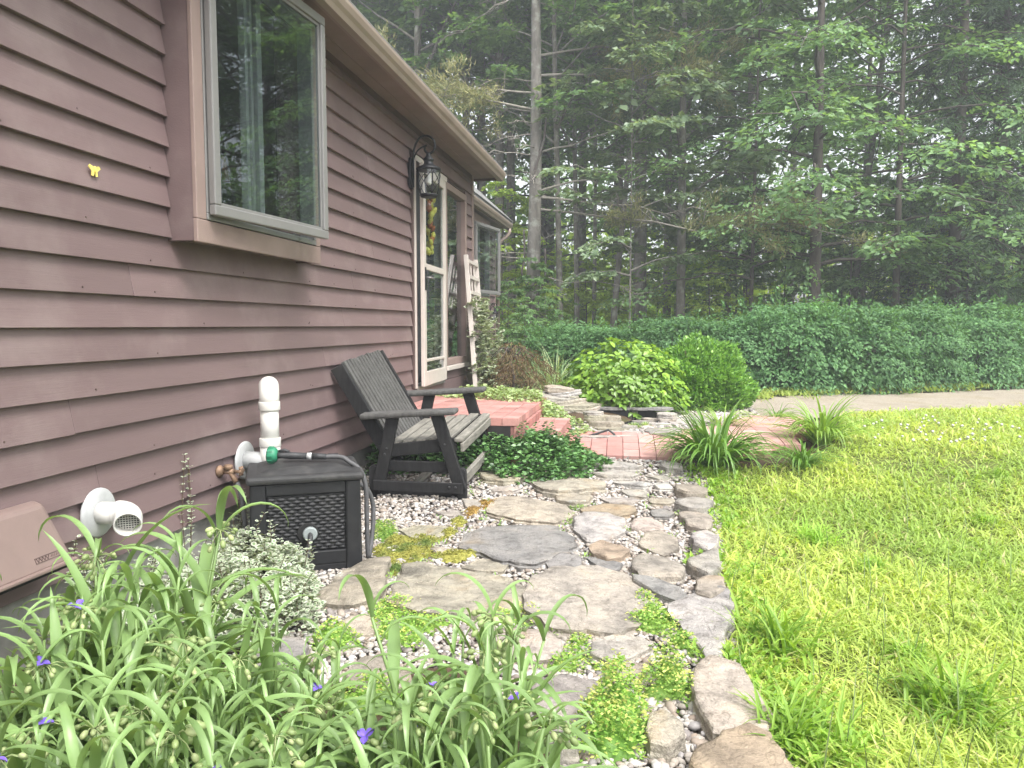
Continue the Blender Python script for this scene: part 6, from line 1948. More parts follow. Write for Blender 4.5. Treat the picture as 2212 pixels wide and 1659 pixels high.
# weeping dark red maple
mp = at_depth(1108, 9.3); mp.z = 0.42
mpl = thing('weeping_maple', 'low weeping dark red lace-leaf maple beyond the stoop', 'small tree', mp)
n = 95
a = rng.uniform(0, 6.283, n)
D = np.stack([np.cos(a), np.sin(a), rng.uniform(-0.5, 0.2, n)], 1)
rr_ = rng.random(n)
O = np.stack([0.30 * np.cos(a) * rr_, 0.30 * np.sin(a) * rr_, rng.uniform(0.25, 0.66, n) - 0.2 * rr_], 1)
V, F = sprays(rng, O, D, rng.uniform(0.18, 0.38, n), 34, 0.055, 0.8, 0.45, 0.7, 0.30)
to_obj('crown', V, F, MAT['maple'], mpl)
m = MB(); m.tube([(0, 0, -0.3), (0.01, 0.02, 0.2), (-0.03, 0, 0.42), (0.03, 0.0, 0.58)], [0.022, 0.018, 0.014, 0.006], 8)
for i_ in range(10):
    b = i_ * 0.63; m.tube([(0, 0, 0.40 + 0.02 * i_), (0.14 * math.cos(b), 0.14 * math.sin(b), 0.56), (0.30 * math.cos(b), 0.30 * math.sin(b), 0.42)], [0.009, 0.006, 0.003], 5)
m.build('trunk', MAT['bark_dark'], mpl)

# pale ornamental grass
gp = at_depth(1192, 9.7)
og = thing('ornamental_grass', 'pale arching ornamental grass behind the stacked stones', 'plant', gp)
pr = []
for i_ in range(150):
    v_, f_ = ribbon(rng.uniform(0.55, 1.05), 0.012, math.radians(rng.uniform(68, 88)), math.radians(rng.uniform(40, 150)), 7, 0.1)
    a = rng.uniform(0, 6.283); c, s = math.cos(a), math.sin(a)
    pr.append((v_ @ np.array([[c, s, 0], [-s, c, 0], [0, 0, 1]]) + np.array([rng.normal() * 0.08, rng.normal() * 0.08, 0]), f_))
to_obj('blades', *join(pr), MAT['pale_grass'], og)

# succulent rosettes among the pond stones
def rosette(X, Y, s_, lab, dz=0.0):
    p = ong(X, Y); p.z += dz
    R_ = thing('succulent', lab, 'plant', p, 0, 'succulents by the pond')
    n = 26; a = np.arange(n) * 2.4; e = np.linspace(0.2, 1.3, n)
    d = np.stack([np.cos(a) * np.cos(e), np.sin(a) * np.cos(e), np.sin(e)], 1)
    V, F = leaves(rng, d * 0.01, d, np.tile(UP, (n, 1)), np.linspace(1, 0.6, n) * s_, (LEAF_V, LEAF_F), 0.7)
    to_obj('foliage', V, F, MAT['pale_grass'], R_, True)
rosette(1253, 905, 0.09, 'spiky succulent left of the stacked pond stones'); rosette(1372, 926, 0.10, 'grey-green succulent rosette in front of the pond')
rosette(1395, 922, 0.08, 'small succulent right of the pond front rosette'); rosette(1415, 895, 0.09, 'succulent on the pebbles right of the dark water')
rosette(1348, 884, 0.08, 'succulent growing on the dark shelf above the water', 0.2); rosette(1290, 880, 0.09, 'succulent on the stones left behind the water', 0.2)

# low weeds along the edge of the lawn and in the joints of the patio
pr = []
ed = np.array(edge)
for i_ in range(420):
    k = rng.integers(1, len(ed) - 1); q = rng.random()
    p = ed[k] * q + ed[k + 1] * (1 - q) + np.array([rng.normal() * 0.10 + 0.03, rng.normal() * 0.06])
    if any(inside(s_, p[:1], p[1:])[0] for s_ in stone_polys): continue
    n = rng.integers(5, 12); a = rng.uniform(0, 6.283, n); e = rng.uniform(0.2, 1.2, n)
    dv = np.stack([np.cos(a) * np.cos(e), np.sin(a) * np.cos(e), np.sin(e)], 1)
    z = terrain(p[0], p[1]) + rng.uniform(0.0, 0.05, n)
    pr.append(leaves(rng, np.stack([np.full(n, p[0]) + rng.normal(size=n) * 0.01, np.full(n, p[1]) + rng.normal(size=n) * 0.01, z], 1), dv, np.tile(UP, (n, 1)), rng.uniform(0.02, 0.05, n), (LEAF_V, LEAF_F), 0.7))
tag(to_obj('edge_weeds', *join(pr), MAT['tuft'], None), 'small weeds growing along the lawn edge of the patio', 'weeds', kind='stuff')
pr = []
for i_ in range(240):
    x = rng.uniform(0.9, 3.1); y = rng.uniform(2.2, 6.1)
    if not inside(patio_poly, np.array([x]), np.array([y]))[0] or any(inside(s_, np.array([x]), np.array([y]))[0] for s_ in stone_polys): continue
    n = rng.integers(5, 14); a = rng.uniform(0, 6.283, n); e = rng.uniform(0.1, 1.3, n)
    dv = np.stack([np.cos(a) * np.cos(e), np.sin(a) * np.cos(e), np.sin(e)], 1)
    pr.append(leaves(rng, np.stack([x + rng.normal(size=n) * 0.015, y + rng.normal(size=n) * 0.015, terrain(x, y) + rng.uniform(0.005, 0.04, n)], 1), dv, np.tile(UP, (n, 1)), rng.uniform(0.014, 0.032, n), (LEAF_V, LEAF_F), 0.6))
tag(to_obj('joint_weeds', *join(pr), MAT['sedum'], None), 'tiny green weeds sprouting in the pebbled joints', 'weeds', kind='stuff')

# weeds and leaf litter on the verge between driveway and hedge
pr = []
vg = gpoly([(1600, 858), (1800, 846), (2000, 838), (2212, 828), (2500, 820)])
vg = np.array(vg)
for i_ in range(700):
    k = rng.integers(0, len(vg) - 1); q = rng.random()
    p = vg[k] * q + vg[k + 1] * (1 - q) + np.array([rng.normal() * 0.15, rng.normal() * 0.28])
    n = rng.integers(6, 14); a = rng.uniform(0, 6.283, n); e = rng.uniform(0.3, 1.3, n)
    dv = np.stack([np.cos(a) * np.cos(e), np.sin(a) * np.cos(e), np.sin(e)], 1)
    pr.append(leaves(rng, np.stack([p[0] + rng.normal(size=n) * 0.05, p[1] + rng.normal(size=n) * 0.05, terrain(p[0], p[1]) + rng.uniform(0.0, 0.03, n)], 1), dv, np.tile(UP, (n, 1)), rng.uniform(0.04, 0.11, n), (LEAF_V, LEAF_F), 0.45))
tag(to_obj('verge_weeds', *join(pr), MAT['grass'], None), 'thin grass and weeds on the verge under the hedge', 'weeds', kind='stuff')
# ------------------------------------------------------------------ hedge of separate bushes
rng = np.random.default_rng(91)
def hedge_mesh(seed):
    r = np.random.default_rng(seed)
    n = 300
    a = r.uniform(0, 6.283, n); c = r.uniform(0, 1, n)
    z = 0.10 + 0.95 * c; rad = np.sqrt(np.clip(1 - ((z - 0.42) / 0.66) ** 2, 0.02, 1)) * r.uniform(0.55, 0.86, n) * (1 + 0.12 * np.sin(a * 3 + seed) )
    O = np.stack([rad * np.cos(a), rad * np.sin(a), z * 0.92], 1)
    D = np.stack([np.cos(a), np.sin(a), 0.18 + 0.9 * np.clip(z - 0.5, -0.2, 1) + r.normal(size=n) * 0.15], 1) + r.normal(size=(n, 3)) * 0.18
    A = sprays(r, O, D, r.uniform(0.34, 0.60, n), 40, 0.062, 0.50, 0.55, 0.22, 0.9, out=0.75)
    m_ = 1500
    a = r.uniform(0, 6.283, m_); rr = np.sqrt(r.random(m_)) * 0.72; z = r.uniform(0.06, 0.92, m_)
    B = leaves(r, np.stack([rr * np.cos(a), rr * np.sin(a), z], 1), rand_unit(r, m_), rand_unit(r, m_), np.full(m_, 0.075))
    k_ = 34                                         # stray shoots standing above the mass
    a = r.uniform(0, 6.283, k_); rr = np.sqrt(r.random(k_)) * 0.85
    Cc = sprays(r, np.stack([rr * np.cos(a), rr * np.sin(a), 0.90 - 0.25 * rr], 1), np.stack([np.cos(a) * 0.5, np.sin(a) * 0.5, r.uniform(0.5, 1.2, k_)], 1), r.uniform(0.25, 0.5, k_), 26, 0.06, 0.1, 0.4, 0.3, 0.9, out=0.3)
    B = join([B, Cc])
    return npmesh('foliage', *join([A, B]), MAT['hedge'])
HM = [hedge_mesh(s_) for s_ in range(4)]
stm = MB()
for i_ in range(16):
    a = i_ * 2.4; r0 = 0.12; stm.tube([(r0 * math.cos(a), r0 * math.sin(a), -0.05), (0.35 * math.cos(a), 0.35 * math.sin(a), 0.35), (0.6 * math.cos(a), 0.6 * math.sin(a), 0.75)], [0.02, 0.014, 0.006], 5)
STM = stm.mesh('stem', MAT['bark_dark'])
HB = [(1235, 13.0, 1.15, 1.10, 'leftmost hedge bush behind the ornamental grass'), (1335, 12.6, 1.2, 1.18, 'second hedge bush from the left, behind the hydrangea'),
      (1450, 12.2, 1.2, 1.22, 'third hedge bush from the left, behind hydrangea and round shrub'), (1570, 11.9, 1.2, 1.30, 'hedge bush directly behind the round shrub'),
      (1700, 11.8, 1.25, 1.42, 'hedge bush just right of the round shrub'), (1830, 12.0, 1.25, 1.45, 'tallest hedge bush in the middle of the row by the driveway'),
      (1955, 12.5, 1.25, 1.48, 'hedge bush right of the tallest one'), (2085, 13.3, 1.3, 1.45, 'second hedge bush from the right edge'), (2215, 14.3, 1.35, 1.55, 'hedge bush at the right edge of the picture'),
      (2360, 15.2, 1.4, 1.55, 'hedge bush beyond the right edge, continuing the row'), (2520, 16.0, 1.4, 1.55, 'last hedge bush beyond the right edge')]
for i_, (X, d, w, h, lab) in enumerate(HB):
    h *= (0.90, 0.78, 0.88, 0.80, 0.92, 0.82, 0.86, 0.90, 0.80, 0.9, 0.85)[i_]; w *= (1.0, 0.95, 1.06, 0.94, 1.0)[i_ % 5]
    B_ = thing('hedge_bush', lab, 'bush', at_depth(X, d), i_ * 1.9, 'hedge of feathery green bushes along the driveway')
    o = link('foliage', HM[i_ % 4], B_); o.scale = (w * 0.73, w * 0.73, h)
    o = link('stem', STM, B_); o.scale = (w * 0.73, w * 0.73, h)

# ------------------------------------------------------------------ trees
MAT['beech'] = leaf_mat('beech_leaf', (0.115, 0.215, 0.095), (0.20, 0.335, 0.145), 0.44, 0.42, 0.4)
MAT['oak'] = leaf_mat('oak_leaf', (0.120, 0.190, 0.105), (0.210, 0.290, 0.160), 0.32, 0.40, 0.5)
MAT['mapleleaf'] = leaf_mat('maple_leaf', (0.085, 0.165, 0.070), (0.150, 0.260, 0.105), 0.44, 0.45, 0.35)
MAT['hemlock'] = leaf_mat('hemlock_needles', (0.045, 0.090, 0.048), (0.090, 0.155, 0.075), 0.25, 0.55, 0.3)
MAT['sapling'] = leaf_mat('sapling_leaf', (0.24, 0.37, 0.08), (0.40, 0.52, 0.14), 0.52, 0.5, 0.3)
MAT['pine'] = leaf_mat('dry_pine_needles', (0.16, 0.20, 0.09), (0.33, 0.32, 0.16), 0.25, 0.6, 0.2)

def limb_path(base, az, L_, rise, sag, r, n=6):
    pts = []
    for i in range(n + 1):
        q = i / n
        pts.append(Vector((base[0] + math.cos(az) * L_ * q, base[1] + math.sin(az) * L_ * q, base[2] + L_ * (rise * q - sag * q * q))) + Vector((r.normal(), r.normal(), r.normal())) * 0.04 * L_ * q)
    return pts

def broadleaf(seed, H, crown0, R, nl, nspr, nleaf, ls, mat, bark, r0, lean=0.0, rise=0.5, sag=0.35, wide=1.0, sprl=1.0, low=0.6, curve=0.3):
    """tapered trunk with limbs, each limb carrying flat leafy sprays; returns three meshes"""
    r = np.random.default_rng(seed)
    ax = r.uniform(0, 6.283)
    tp = [Vector((curve * math.sin(q * 3 + ax) * 0.25 * q + lean * q * H * math.cos(ax), curve * math.cos(q * 2.3 + ax) * 0.25 * q + lean * q * H * math.sin(ax), H * q - (0.2 if q == 0 else 0))) for q in np.linspace(0, 1, 11)]
    def tpos(zz):
        q = min(0.999, max(0, zz / H)) * 10; i = int(q); return tp[i].lerp(tp[i + 1], q - i)
    tb = MB(); tb.tube(tp, [r0 * (1.25 if i == 0 else 1.0) * (1 - 0.085 * i) for i in range(11)], 10)
    lb_ = MB(); O, D, Ls = [], [], []
    for i in range(nl):
        q = (i + r.random()) / nl
        zz = crown0 + (H * 0.97 - crown0) * q
        prof = (low + (1 - low) * math.sin(math.pi * min(1, q * 1.1 + 0.1))) * (1 - 0.72 * max(0, q - 0.45) / 0.55)
        L_ = R * prof * r.uniform(0.65, 1.15)
        az = i * 2.399 + r.normal() * 0.4
        b = tpos(zz)
        pts = limb_path(b, az, L_, rise * r.uniform(0.5, 1.3), sag * r.uniform(0.6, 1.4), r)
        rr = max(0.012, r0 * 0.32 * (1 - 0.7 * q))
        lb_.tube(pts, [rr * (1 - 0.88 * k / 6) for k in range(7)], 5, cap=False)
        for s_ in range(nspr):
            k = r.uniform(0.22, 1.0) * 5.99; j = int(k); p = pts[j].lerp(pts[j + 1], k - j)
            dd = (pts[j + 1] - pts[j]).normalized()
            sg = 1 if s_ % 2 else -1
            side = Vector((-dd.y, dd.x, 0)) * sg
            dv = dd * r.uniform(0.3, 1.0) + side * r.uniform(0.2, 1.0); dv.z *= 0.5; dv.z += r.normal() * 0.08
            O.append(tuple(p)); D.append(tuple(dv)); Ls.append(sprl * L_ * 0.36 * r.uniform(0.5, 1.2) + 0.15)
            if s_ % 3 == 0:
                lb_.tube([p, p + dv.normalized() * Ls[-1] * 0.8], [rr * 0.25, 0.004], 4, cap=False)
    V, F = sprays(r, np.array(O), np.array(D), np.array(Ls), nleaf, ls, 0.25, 0.45, 0.34, wide, out=0.35)
    return tb.mesh('trunk', bark), lb_.mesh('limbs', bark), npmesh('crown', V, F, mat)

KIND = {
 'beech_a': broadleaf(1, 13, 1.9, 3.9, 42, 7, 44, 0.135, MAT['beech'], MAT['bark_dark'], 0.14, rise=0.35, sag=0.42, wide=1.0, low=0.85),
 'beech_b': broadleaf(2, 12, 2.2, 3.4, 38, 7, 42, 0.130, MAT['beech'], MAT['bark_dark'], 0.12, rise=0.30, sag=0.45, low=0.85, lean=0.02),
 'maple_a': broadleaf(3, 16, 5.4, 3.6, 36, 7, 42, 0.165, MAT['mapleleaf'], MAT['bark'], 0.15, rise=0.8, sag=0.25, wide=1.25),
 'maple_b': broadleaf(4, 17, 5.8, 3.0, 32, 7, 40, 0.165, MAT['mapleleaf'], MAT['bark'], 0.12, rise=0.9, sag=0.3, wide=1.25, lean=0.03, curve=1.2),
 'oak': broadleaf(5, 15, 3.0, 3.0, 30, 6, 36, 0.200, MAT['oak'], MAT['bark'], 0.14, rise=0.5, sag=0.3, wide=1.1, low=0.75),
 'tall': broadleaf(6, 20, 7.5, 3.0, 36, 6, 40, 0.190, MAT['mapleleaf'], MAT['bark'], 0.20, rise=0.8, sag=0.3, wide=1.2),
 'sap_a': broadleaf(7, 4.6, 0.5, 1.7, 26, 6, 26, 0.115, MAT['sapling'], MAT['bark_dark'], 0.03, rise=0.4, sag=0.35, low=0.8),
 'sap_b': broadleaf(8, 3.2, 0.3, 1.5, 22, 6, 26, 0.110, MAT['sapling'], MAT['bark_dark'], 0.025, rise=0.4, sag=0.35, low=0.85),
 'sap_c': broadleaf(9, 5.6, 0.8, 1.9, 26, 6, 28, 0.120, MAT['beech'], MAT['bark_dark'], 0.035, rise=0.5, sag=0.35, low=0.8),
 'sap_d': broadleaf(10, 3.8, 0.3, 1.6, 24, 6, 28, 0.120, MAT['mapleleaf'], MAT['bark_dark'], 0.03, rise=0.4, sag=0.35, low=0.85),
}
def hemlock(seed, H, R, crown0=0.5):
    r = np.random.default_rng(seed)
    tb = MB(); tb.tube([(0, 0, -0.2), (0.05, 0, H * 0.4), (0, 0.05, H)], [0.17, 0.11, 0.02], 10)
    lb_ = MB(); O, D, Ls = [], [], []
    nl = 95
    for i in range(nl):
        q = (i + r.random()) / nl; zz = crown0 + (H - crown0) * q
        L_ = R * (1 - 0.80 * q) * r.uniform(0.7, 1.1); az = i * 2.399 + r.normal() * 0.3
        pts = limb_path((0, 0, zz), az, L_, 0.12, 0.40, r)
        lb_.tube(pts, [0.022 * (1 - 0.13 * k) for k in range(7)], 4, cap=False)
        for s_ in range(8):
            k = r.uniform(0.15, 1.0) * 5.99; j = int(k); p = pts[j].lerp(pts[j + 1], k - j); dd = (pts[j + 1] - pts[j]).normalized()
            side = Vector((-dd.y, dd.x, 0)) * (1 if s_ % 2 else -1)
            dv = dd * 0.8 + side * r.uniform(0.3, 0.9); dv.z -= 0.12
            O.append(tuple(p)); D.append(tuple(dv)); Ls.append(L_ * 0.30 * r.uniform(0.6, 1.2) + 0.12)
    V, F = sprays(r, np.array(O), np.array(D), np.array(Ls), 34, 0.13, 0.35, 0.40, 0.35, 0.38, out=0.4)
    return tb.mesh('trunk', MAT['bark_dark']), lb_.mesh('limbs', MAT['bark_dark']), npmesh('crown', V, F, MAT['hemlock'])
KIND['hemlock_a'] = hemlock(21, 14, 3.0); KIND['hemlock_b'] = hemlock(22, 12, 2.7, 0.8)

def tree(kind, X, depth, label, group='trees of the wood behind the hedge', rz=0.0, s=1.0, sz=None, tilt=(0, 0), tr_r=1.0, name='tree', z=None):
    T_ = thing(name, label, 'tree', at_depth(X, depth, z), rz, group)
    T_.rotation_euler = (tilt[0], tilt[1], rz)
    T_.scale = (s, s, sz or s)
    for nm, me in zip(('trunk', 'limbs', 'crown'), KIND[kind]):
        o = link(nm, me, T_)
        if nm == 'trunk' and tr_r != 1.0: o.scale = (tr_r, tr_r, 1)
    return T_

ORD = ('first second third fourth fifth sixth seventh eighth ninth tenth eleventh twelfth thirteenth fourteenth fifteenth sixteenth seventeenth eighteenth '
       'nineteenth twentieth twenty-first twenty-second twenty-third twenty-fourth twenty-fifth twenty-sixth twenty-seventh twenty-eighth twenty-ninth thirtieth').split()
NAMED = [
 ('tall', 1381, 20.0, 'thick straight trunk with pale lichen patches in the middle of the wood', 0.3, 1.0, (0, 0), 0.95),
 ('oak', 1470, 18.0, 'oak with large pale green leaves right of the thick lichened trunk', 1.2, 1.0, (0, 0), 0.85),
 ('maple_b', 1212, 17.5, 'slender curved dark trunk right of the dead-branched pine', 2.4, 0.85, (0, 0), 0.8),
 ('maple_b', 1247, 20.0, 'second slender dark trunk right of the dead-branched pine', 4.0, 0.9, (0, 0), 0.7),
 ('maple_a', 1283, 20.5, 'third slender dark trunk right of the dead-branched pine', 5.2, 0.85, (0, 0), 0.5),
 ('maple_b', 1318, 18.5, 'pale leaning trunk left of the thick lichened trunk', 0.9, 0.9, (0.0, 0.10), 0.75),
 ('maple_a', 1440, 23.0, 'grey trunk between the thick trunk and the pale-leaved oak', 1.9, 1.0, (0, 0), 0.9),
 ('oak', 1360, 16.6, 'pale-leaved oak branches hanging in front of the thick trunk', 3.6, 0.62, (0, 0), 0.30),
 ('maple_a', 1612, 24.0, 'light trunk deep in the wood behind the middle of the hedge', 3.0, 1.0, (0, 0), 0.9),
 ('beech_a', 1757, 16.2, 'beech with layered light green sprays and dark trunk behind the hedge', 0.4, 1.05, (0, 0), 0.95),
 ('beech_b', 1935, 15.8, 'beech with drooping bright sprays near the right edge', 2.0, 0.95, (0, 0), 0.7),
 ('beech_b', 1620, 17.5, 'smaller beech left of the layered beech', 4.4, 0.9, (0, 0), 0.5),
 ('maple_b', 1828, 19.0, 'dark leaning trunk behind the layered beech', 5.0, 0.9, (0.0, 0.12), 0.9),
 ('hemlock_a', 2052, 16.5, 'dark hemlock left of the right edge', 0.0, 1.0, (0, 0), 0.9),
 ('hemlock_b', 2150, 17.0, 'dark hemlock at the right edge', 2.0, 1.05, (0, 0), 0.9),
 ('hemlock_a', 2260, 17.5, 'dark hemlock just past the right edge', 4.0, 1.0, (0, 0), 0.9),
 ('tall', 766, 23.0, 'left of two tall trunks above the near gutter', 2.0, 1.0, (0, 0), 0.7),
 ('tall', 795, 26.0, 'right of two tall trunks above the near gutter', 4.2, 1.0, (0, 0), 0.8),
 ('maple_a', 905, 21.0, 'leafy maple above the gutter behind the house', 0.5, 1.05, (0, 0), 1.0),
 ('maple_a', 1010, 24.0, 'leafy maple beyond the house corner', 2.6, 1.1, (0, 0), 1.0),
 ('tall', 1080, 22.0, 'pale trunk left of the dead-branched pine', 5.0, 1.0, (0, 0), 0.8),
 ('beech_a', 2200, 19.5, 'bright beech behind the hemlocks at upper right', 1.0, 1.15, (0, 0), 1.0),
]
for (kd, X, d, lab, rz_, s_, tl, trr) in NAMED:
    tree(kd, X, d, lab, rz=rz_, s=s_, tilt=tl, tr_r=trr)
r_ = random.Random(17)
for i_ in range(11):     # deeper rows
    X = 900 + i_ * 135 + r_.uniform(-25, 25); d = r_.uniform(25, 33)
    tree(r_.choice(['maple_a', 'maple_b', 'tall', 'beech_a', 'oak', 'tall']), X, d, 'tree in the deep row of the wood, %s from the left' % ORD[i_], 'deeper rows of the wood', r_.uniform(0, 6), r_.uniform(0.95, 1.25), tr_r=r_.uniform(0.7, 1.1))
for i_ in range(30):     # understorey
    X = 1085 + i_ * 38 + r_.uniform(-12, 12); d = r_.uniform(20.5, 25) if 1180 < X < 1520 else r_.uniform(16, 23)
    kd = r_.choice(['sap_a', 'sap_b', 'sap_a', 'sap_b', 'sap_c', 'sap_d']) if X < 1650 else r_.choice(['sap_c', 'sap_d', 'sap_a', 'sap_c'])
    tree(kd, X, d, 'young leafy sapling between the trunks, %s from the left' % ORD[i_], 'saplings under the trees', r_.uniform(0, 6), r_.uniform(0.65, 0.95), name='sapling')
for i_, (kd, X, d, lab) in enumerate((('tall', 960, 27.0, 'tall tree above the house eave, left of the maples'), ('maple_a', 1105, 26.0, 'broad maple behind the pale trunk beside the wing'),
                                      ('beech_a', 1175, 29.0, 'beech filling the gap right of the dead-branched pine'), ('maple_a', 1255, 28.0, 'maple behind the slender dark trunks'),
                                      ('beech_b', 1040, 30.0, 'beech far behind the house corner'), ('beech_a', 1330, 31.0, 'beech far behind the thick lichened trunk'), ('maple_a', 860, 28.0, 'maple far above the middle of the eave'))):
    tree(kd, X, d, lab, rz=i_ * 2.1 + 0.4, s=1.25)
for i_, (kd, X, d) in enumerate((('maple_a', 2420, 17), ('beech_a', 2560, 15.5), ('tall', 2700, 19), ('hemlock_a', 2850, 16), ('maple_a', 3050, 15), ('oak', 3300, 15),
                                 ('tall', 3600, 17), ('maple_b', 3900, 15), ('tall', 2500, 22), ('maple_a', 2950, 21), ('tall', 4400, 15), ('maple_a', 5200, 13), ('oak', 6400, 11))):
    tree(kd, X, d, 'tree beyond the right edge of the lawn, %s from the hedge end' % ORD[i_], 'wood beyond the right edge', i_ * 1.7, 1.05)

# low leafy plants left of the hedge, by the wing
for i_, (X, d, kd, s_, lab) in enumerate(((1095, 15.0, 'sap_d', 0.50, 'low leafy shrub beside the far corner of the wing'), (1135, 14.5, 'sap_c', 0.28, 'low green seedling at the foot of the dead-branched pine'),
                                          (1180, 15.5, 'sap_d', 0.42, 'leafy shrub left of the hedge end'))):
    tree(kd, X, d, lab, 'low shrubs left of the hedge', i_ * 2.0, s_, name='shrub')

# ------------------------------------------------------------------ dead-branched pine by the house corner
pp = at_depth(1144, 17.0)
PT = thing('pine_tree', 'tall pine with bare dead branches beyond the house corner', 'tree', pp)
r = np.random.default_rng(5)
H = 13.5
tpts = [Vector((0.10 * math.sin(q * 4) + 0.10 * q, 0.05 * math.cos(q * 5), H * q - (0.3 if q == 0 else 0))) for q in np.linspace(0, 1, 15)]
MB().tube(tpts, [0.175 * (1 - 0.055 * i) for i in range(15)], 12).build('trunk', MAT['bark'], PT)
def tz(zz):
    q = min(0.999, zz / H) * 14; i = int(q); return tpts[i].lerp(tpts[i + 1], q - i)
RGT = Vector(RIGHT); FW = Vector(HF)
dead = MB(); needO, needD, needL = [], [], []
def dead_limb(zz, az_r, L_, rise, sag, rr=0.022, twigs=9, tuft=False):
    """az_r: direction as (right, forward) weights"""
    dv = (RGT * az_r[0] + FW * az_r[1]).normalized()
    b = tz(zz)
    pts = []
    for i in range(8):
        q = i / 7
        pts.append(b + dv * L_ * q + Vector((0, 0, L_ * (rise * q - sag * q * q))) + Vector((r.normal(), r.normal(), r.normal())) * 0.03 * L_ * q)
    dead.tube(pts, [rr * (1 - 0.11 * i) for i in range(8)], 5, cap=False)
    for k in range(twigs):
        q = r.uniform(0.2, 1.0) * 6.99; j = int(q); p = pts[j].lerp(pts[j + 1], q - j)
        td = (dv * r.uniform(-0.2, 1.0) + dv.cross(Vector((0, 0, 1))) * r.uniform(-1, 1) + Vector((0, 0, r.uniform(-0.7, 0.6)))).normalized()
        tl = r.uniform(0.15, 0.45) * min(1.6, L_)
        m1 = p + td * tl * 0.5 + Vector((r.normal(), r.normal(), r.normal())) * 0.03
        e_ = p + td * tl + Vector((r.normal(), r.normal(), r.normal())) * 0.06
        dead.tube([p, m1, e_], [rr * 0.32, rr * 0.22, 0.003], 4, cap=False)
        if tl > 0.3:
            dead.tube([m1, m1 + Vector((r.normal(), r.normal(), r.normal())) * 0.12], [rr * 0.18, 0.003], 3, cap=False)
        if tuft and j >= 2:
            needO.append(tuple(e_)); needD.append(tuple(td)); needL.append(r.uniform(0.25, 0.5))
            needO.append(tuple(p)); needD.append(tuple(td)); needL.append(r.uniform(0.2, 0.4))
for i in range(34):
    a = r.uniform(0, 6.283)
    dead_limb(r.uniform(1.0, 9.5), (math.cos(a), math.sin(a)), r.uniform(0.7, 2.0), r.uniform(-0.15, 0.3), r.uniform(0.0, 0.4), r.uniform(0.012, 0.02), 6)
def zp(Y): return max(0.3, z_at(Y, 17.0) - pp.z)
dead_limb(zp(430), (1, -0.3), 3.9, -0.12, 0.02, 0.036, 26, False)       # long broken limb falling to the right
dead_limb(zp(455), (1, -0.35), 6.2, -0.16, -0.04, 0.03, 20, True)
dead_limb(zp(180), (1, 0.1), 4.2, 0.08, 0.06, 0.034, 14, True)
dead_limb(zp(140), (1, 0.2), 5.0, 0.22, 0.12, 0.03, 14, True)
dead_limb(zp(340), (1, 0.2), 2.6, 0.35, 0.05, 0.028, 10)
dead_limb(zp(420), (1, 0.1), 3.0, 0.30, 0.02, 0.028, 10)
dead_limb(zp(250), (-1, -0.3), 3.2, 0.10, 0.05, 0.03, 16, True)
dead_limb(zp(215), (-1, 0.2), 2.6, 0.15, 0.05, 0.03, 16, True)
dead_limb(zp(560), (-1, 0.2), 1.8, 0.05, 0.1, 0.02, 10)
dead_limb(zp(600), (1, -0.2), 2.6, -0.12, 0.02, 0.018, 10)
dead.build('dead_branches', MAT['twig'], PT)
# a dark bent limb hugging the trunk
def crook(P_):
    return [tz(zp(Y)) + RGT * ((X - 1145) * K / FPX * 17.0) - FW * 0.18 for X, Y in P_]
MB().tube(smooth(crook([(1165, 270), (1160, 320), (1145, 370), (1140, 395)]), 4), 0.028, 6).build('crooked_limb', MAT['bark_dark'], PT)
MB().tube(smooth(crook([(1122, 500), (1125, 560), (1120, 590), (1130, 615), (1145, 622)]), 4), 0.022, 6).build('crooked_limb', MAT['bark_dark'], PT)
MB().tube(smooth(crook([(1168, 540), (1170, 600), (1155, 640), (1140, 655)]), 4), 0.026, 6).build('crooked_limb', MAT['bark_dark'], PT)
O = np.repeat(np.array(needO), 90, 0); D0 = np.repeat(np.array(needD), 90, 0); Lr = np.repeat(np.array(needL), 90)
n = len(O)
O = O + D0 * (r.uniform(-0.3, 1.0, n) * Lr)[:, None] + r.normal(size=(n, 3)) * 0.08 * np.array([1.4, 1.4, 0.7])
V, F = leaves(r, O, D0 + r.normal(size=(n, 3)) * 0.7 + UP * 0.35, rand_unit(r, n), np.full(n, 0.16), (LEAF_V, LEAF_F), 0.14)
link('needles', npmesh('needles', V, F, MAT['pine']), PT)

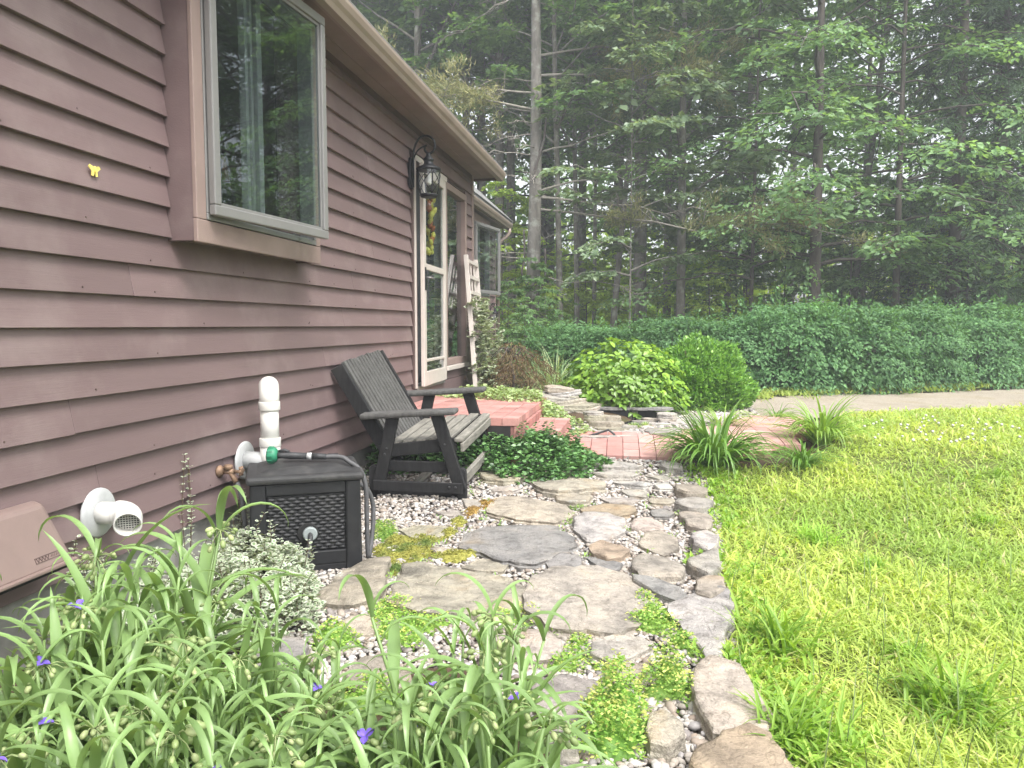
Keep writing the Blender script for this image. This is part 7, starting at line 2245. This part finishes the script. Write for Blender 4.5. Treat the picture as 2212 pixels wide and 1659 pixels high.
# ------------------------------------------------------------------ far wood, one mass of leaves beyond the trees one can tell apart
r = np.random.default_rng(44)
N = 82000
ang = r.uniform(-0.75, 1.15, N); dd = r.uniform(33, 48, N)
hz_ = r.random(N) ** 1.7 * 19.0
cx = 2.2 + dd * np.sin(ang - 0.0); cy = dd * np.cos(ang)
den = np.sin(ang * 31 + 2 * np.sin(hz_ * 0.5)) * np.sin(hz_ * 0.9 + ang * 13) + 0.7 * np.sin(ang * 67 + hz_ * 1.9)
keep = r.random(N) < np.clip(1.15 - hz_ / 12 + 0.40 * den, 0.02, 1)
cx, cy, hz_ = cx[keep], cy[keep], hz_[keep]; n = len(cx)
for nm, sel_, mt, lab in (('far_wood', hz_ >= 5.5, 'beech', 'far green mass of woodland canopy closing the view'), ('far_undergrowth', hz_ < 5.5, 'sapling', 'bright far undergrowth glimpsed between the trunks')):
    n = int(sel_.sum())
    V, F = leaves(r, np.stack([cx, cy, 0.2 + hz_], 1)[sel_], rand_unit(r, n), UP[None] * 0.8 + r.normal(size=(n, 3)) * 0.6 + np.array([[0, -0.4, 0]]), r.uniform(0.28, 0.55, n), (LEAF_V, LEAF_F), 1.2)
    tag(link(nm, npmesh(nm, V, F, MAT[mt])), lab, 'woodland', kind='stuff')

# ------------------------------------------------------------------ haze volume added to veil and lighten the wood
hzb = MB().box((-45, -12, -1.2), (60, 62, 24.0))
hm = bpy.data.materials.new('added_haze'); hm.use_nodes = True
hm.node_tree.nodes.clear()
ho = _n(hm.node_tree, 'ShaderNodeOutputMaterial'); hv_ = _n(hm.node_tree, 'ShaderNodeVolumePrincipled')
hv_.inputs['Color'].default_value = (0.90, 0.95, 1.0, 1)
hv_.inputs['Density'].default_value = 0.0052
hv_.inputs['Anisotropy'].default_value = 0.2
hm.node_tree.links.new(hv_.outputs[0], ho.inputs['Volume'])
haze = hzb.build('haze', hm)
tag(haze, 'thin added haze that veils and lightens the wood', 'haze', kind='stuff')

for o in scene.objects:          # masses of leaves, needles and twigs too small to pick apart
    if o.parent is not None and o.name.split('.')[0] in ('foliage', 'shoot_tips', 'runner', 'needles', 'blades', 'dead_branches', 'cushion', 'limbs') :
        o['kind'] = 'stuff'
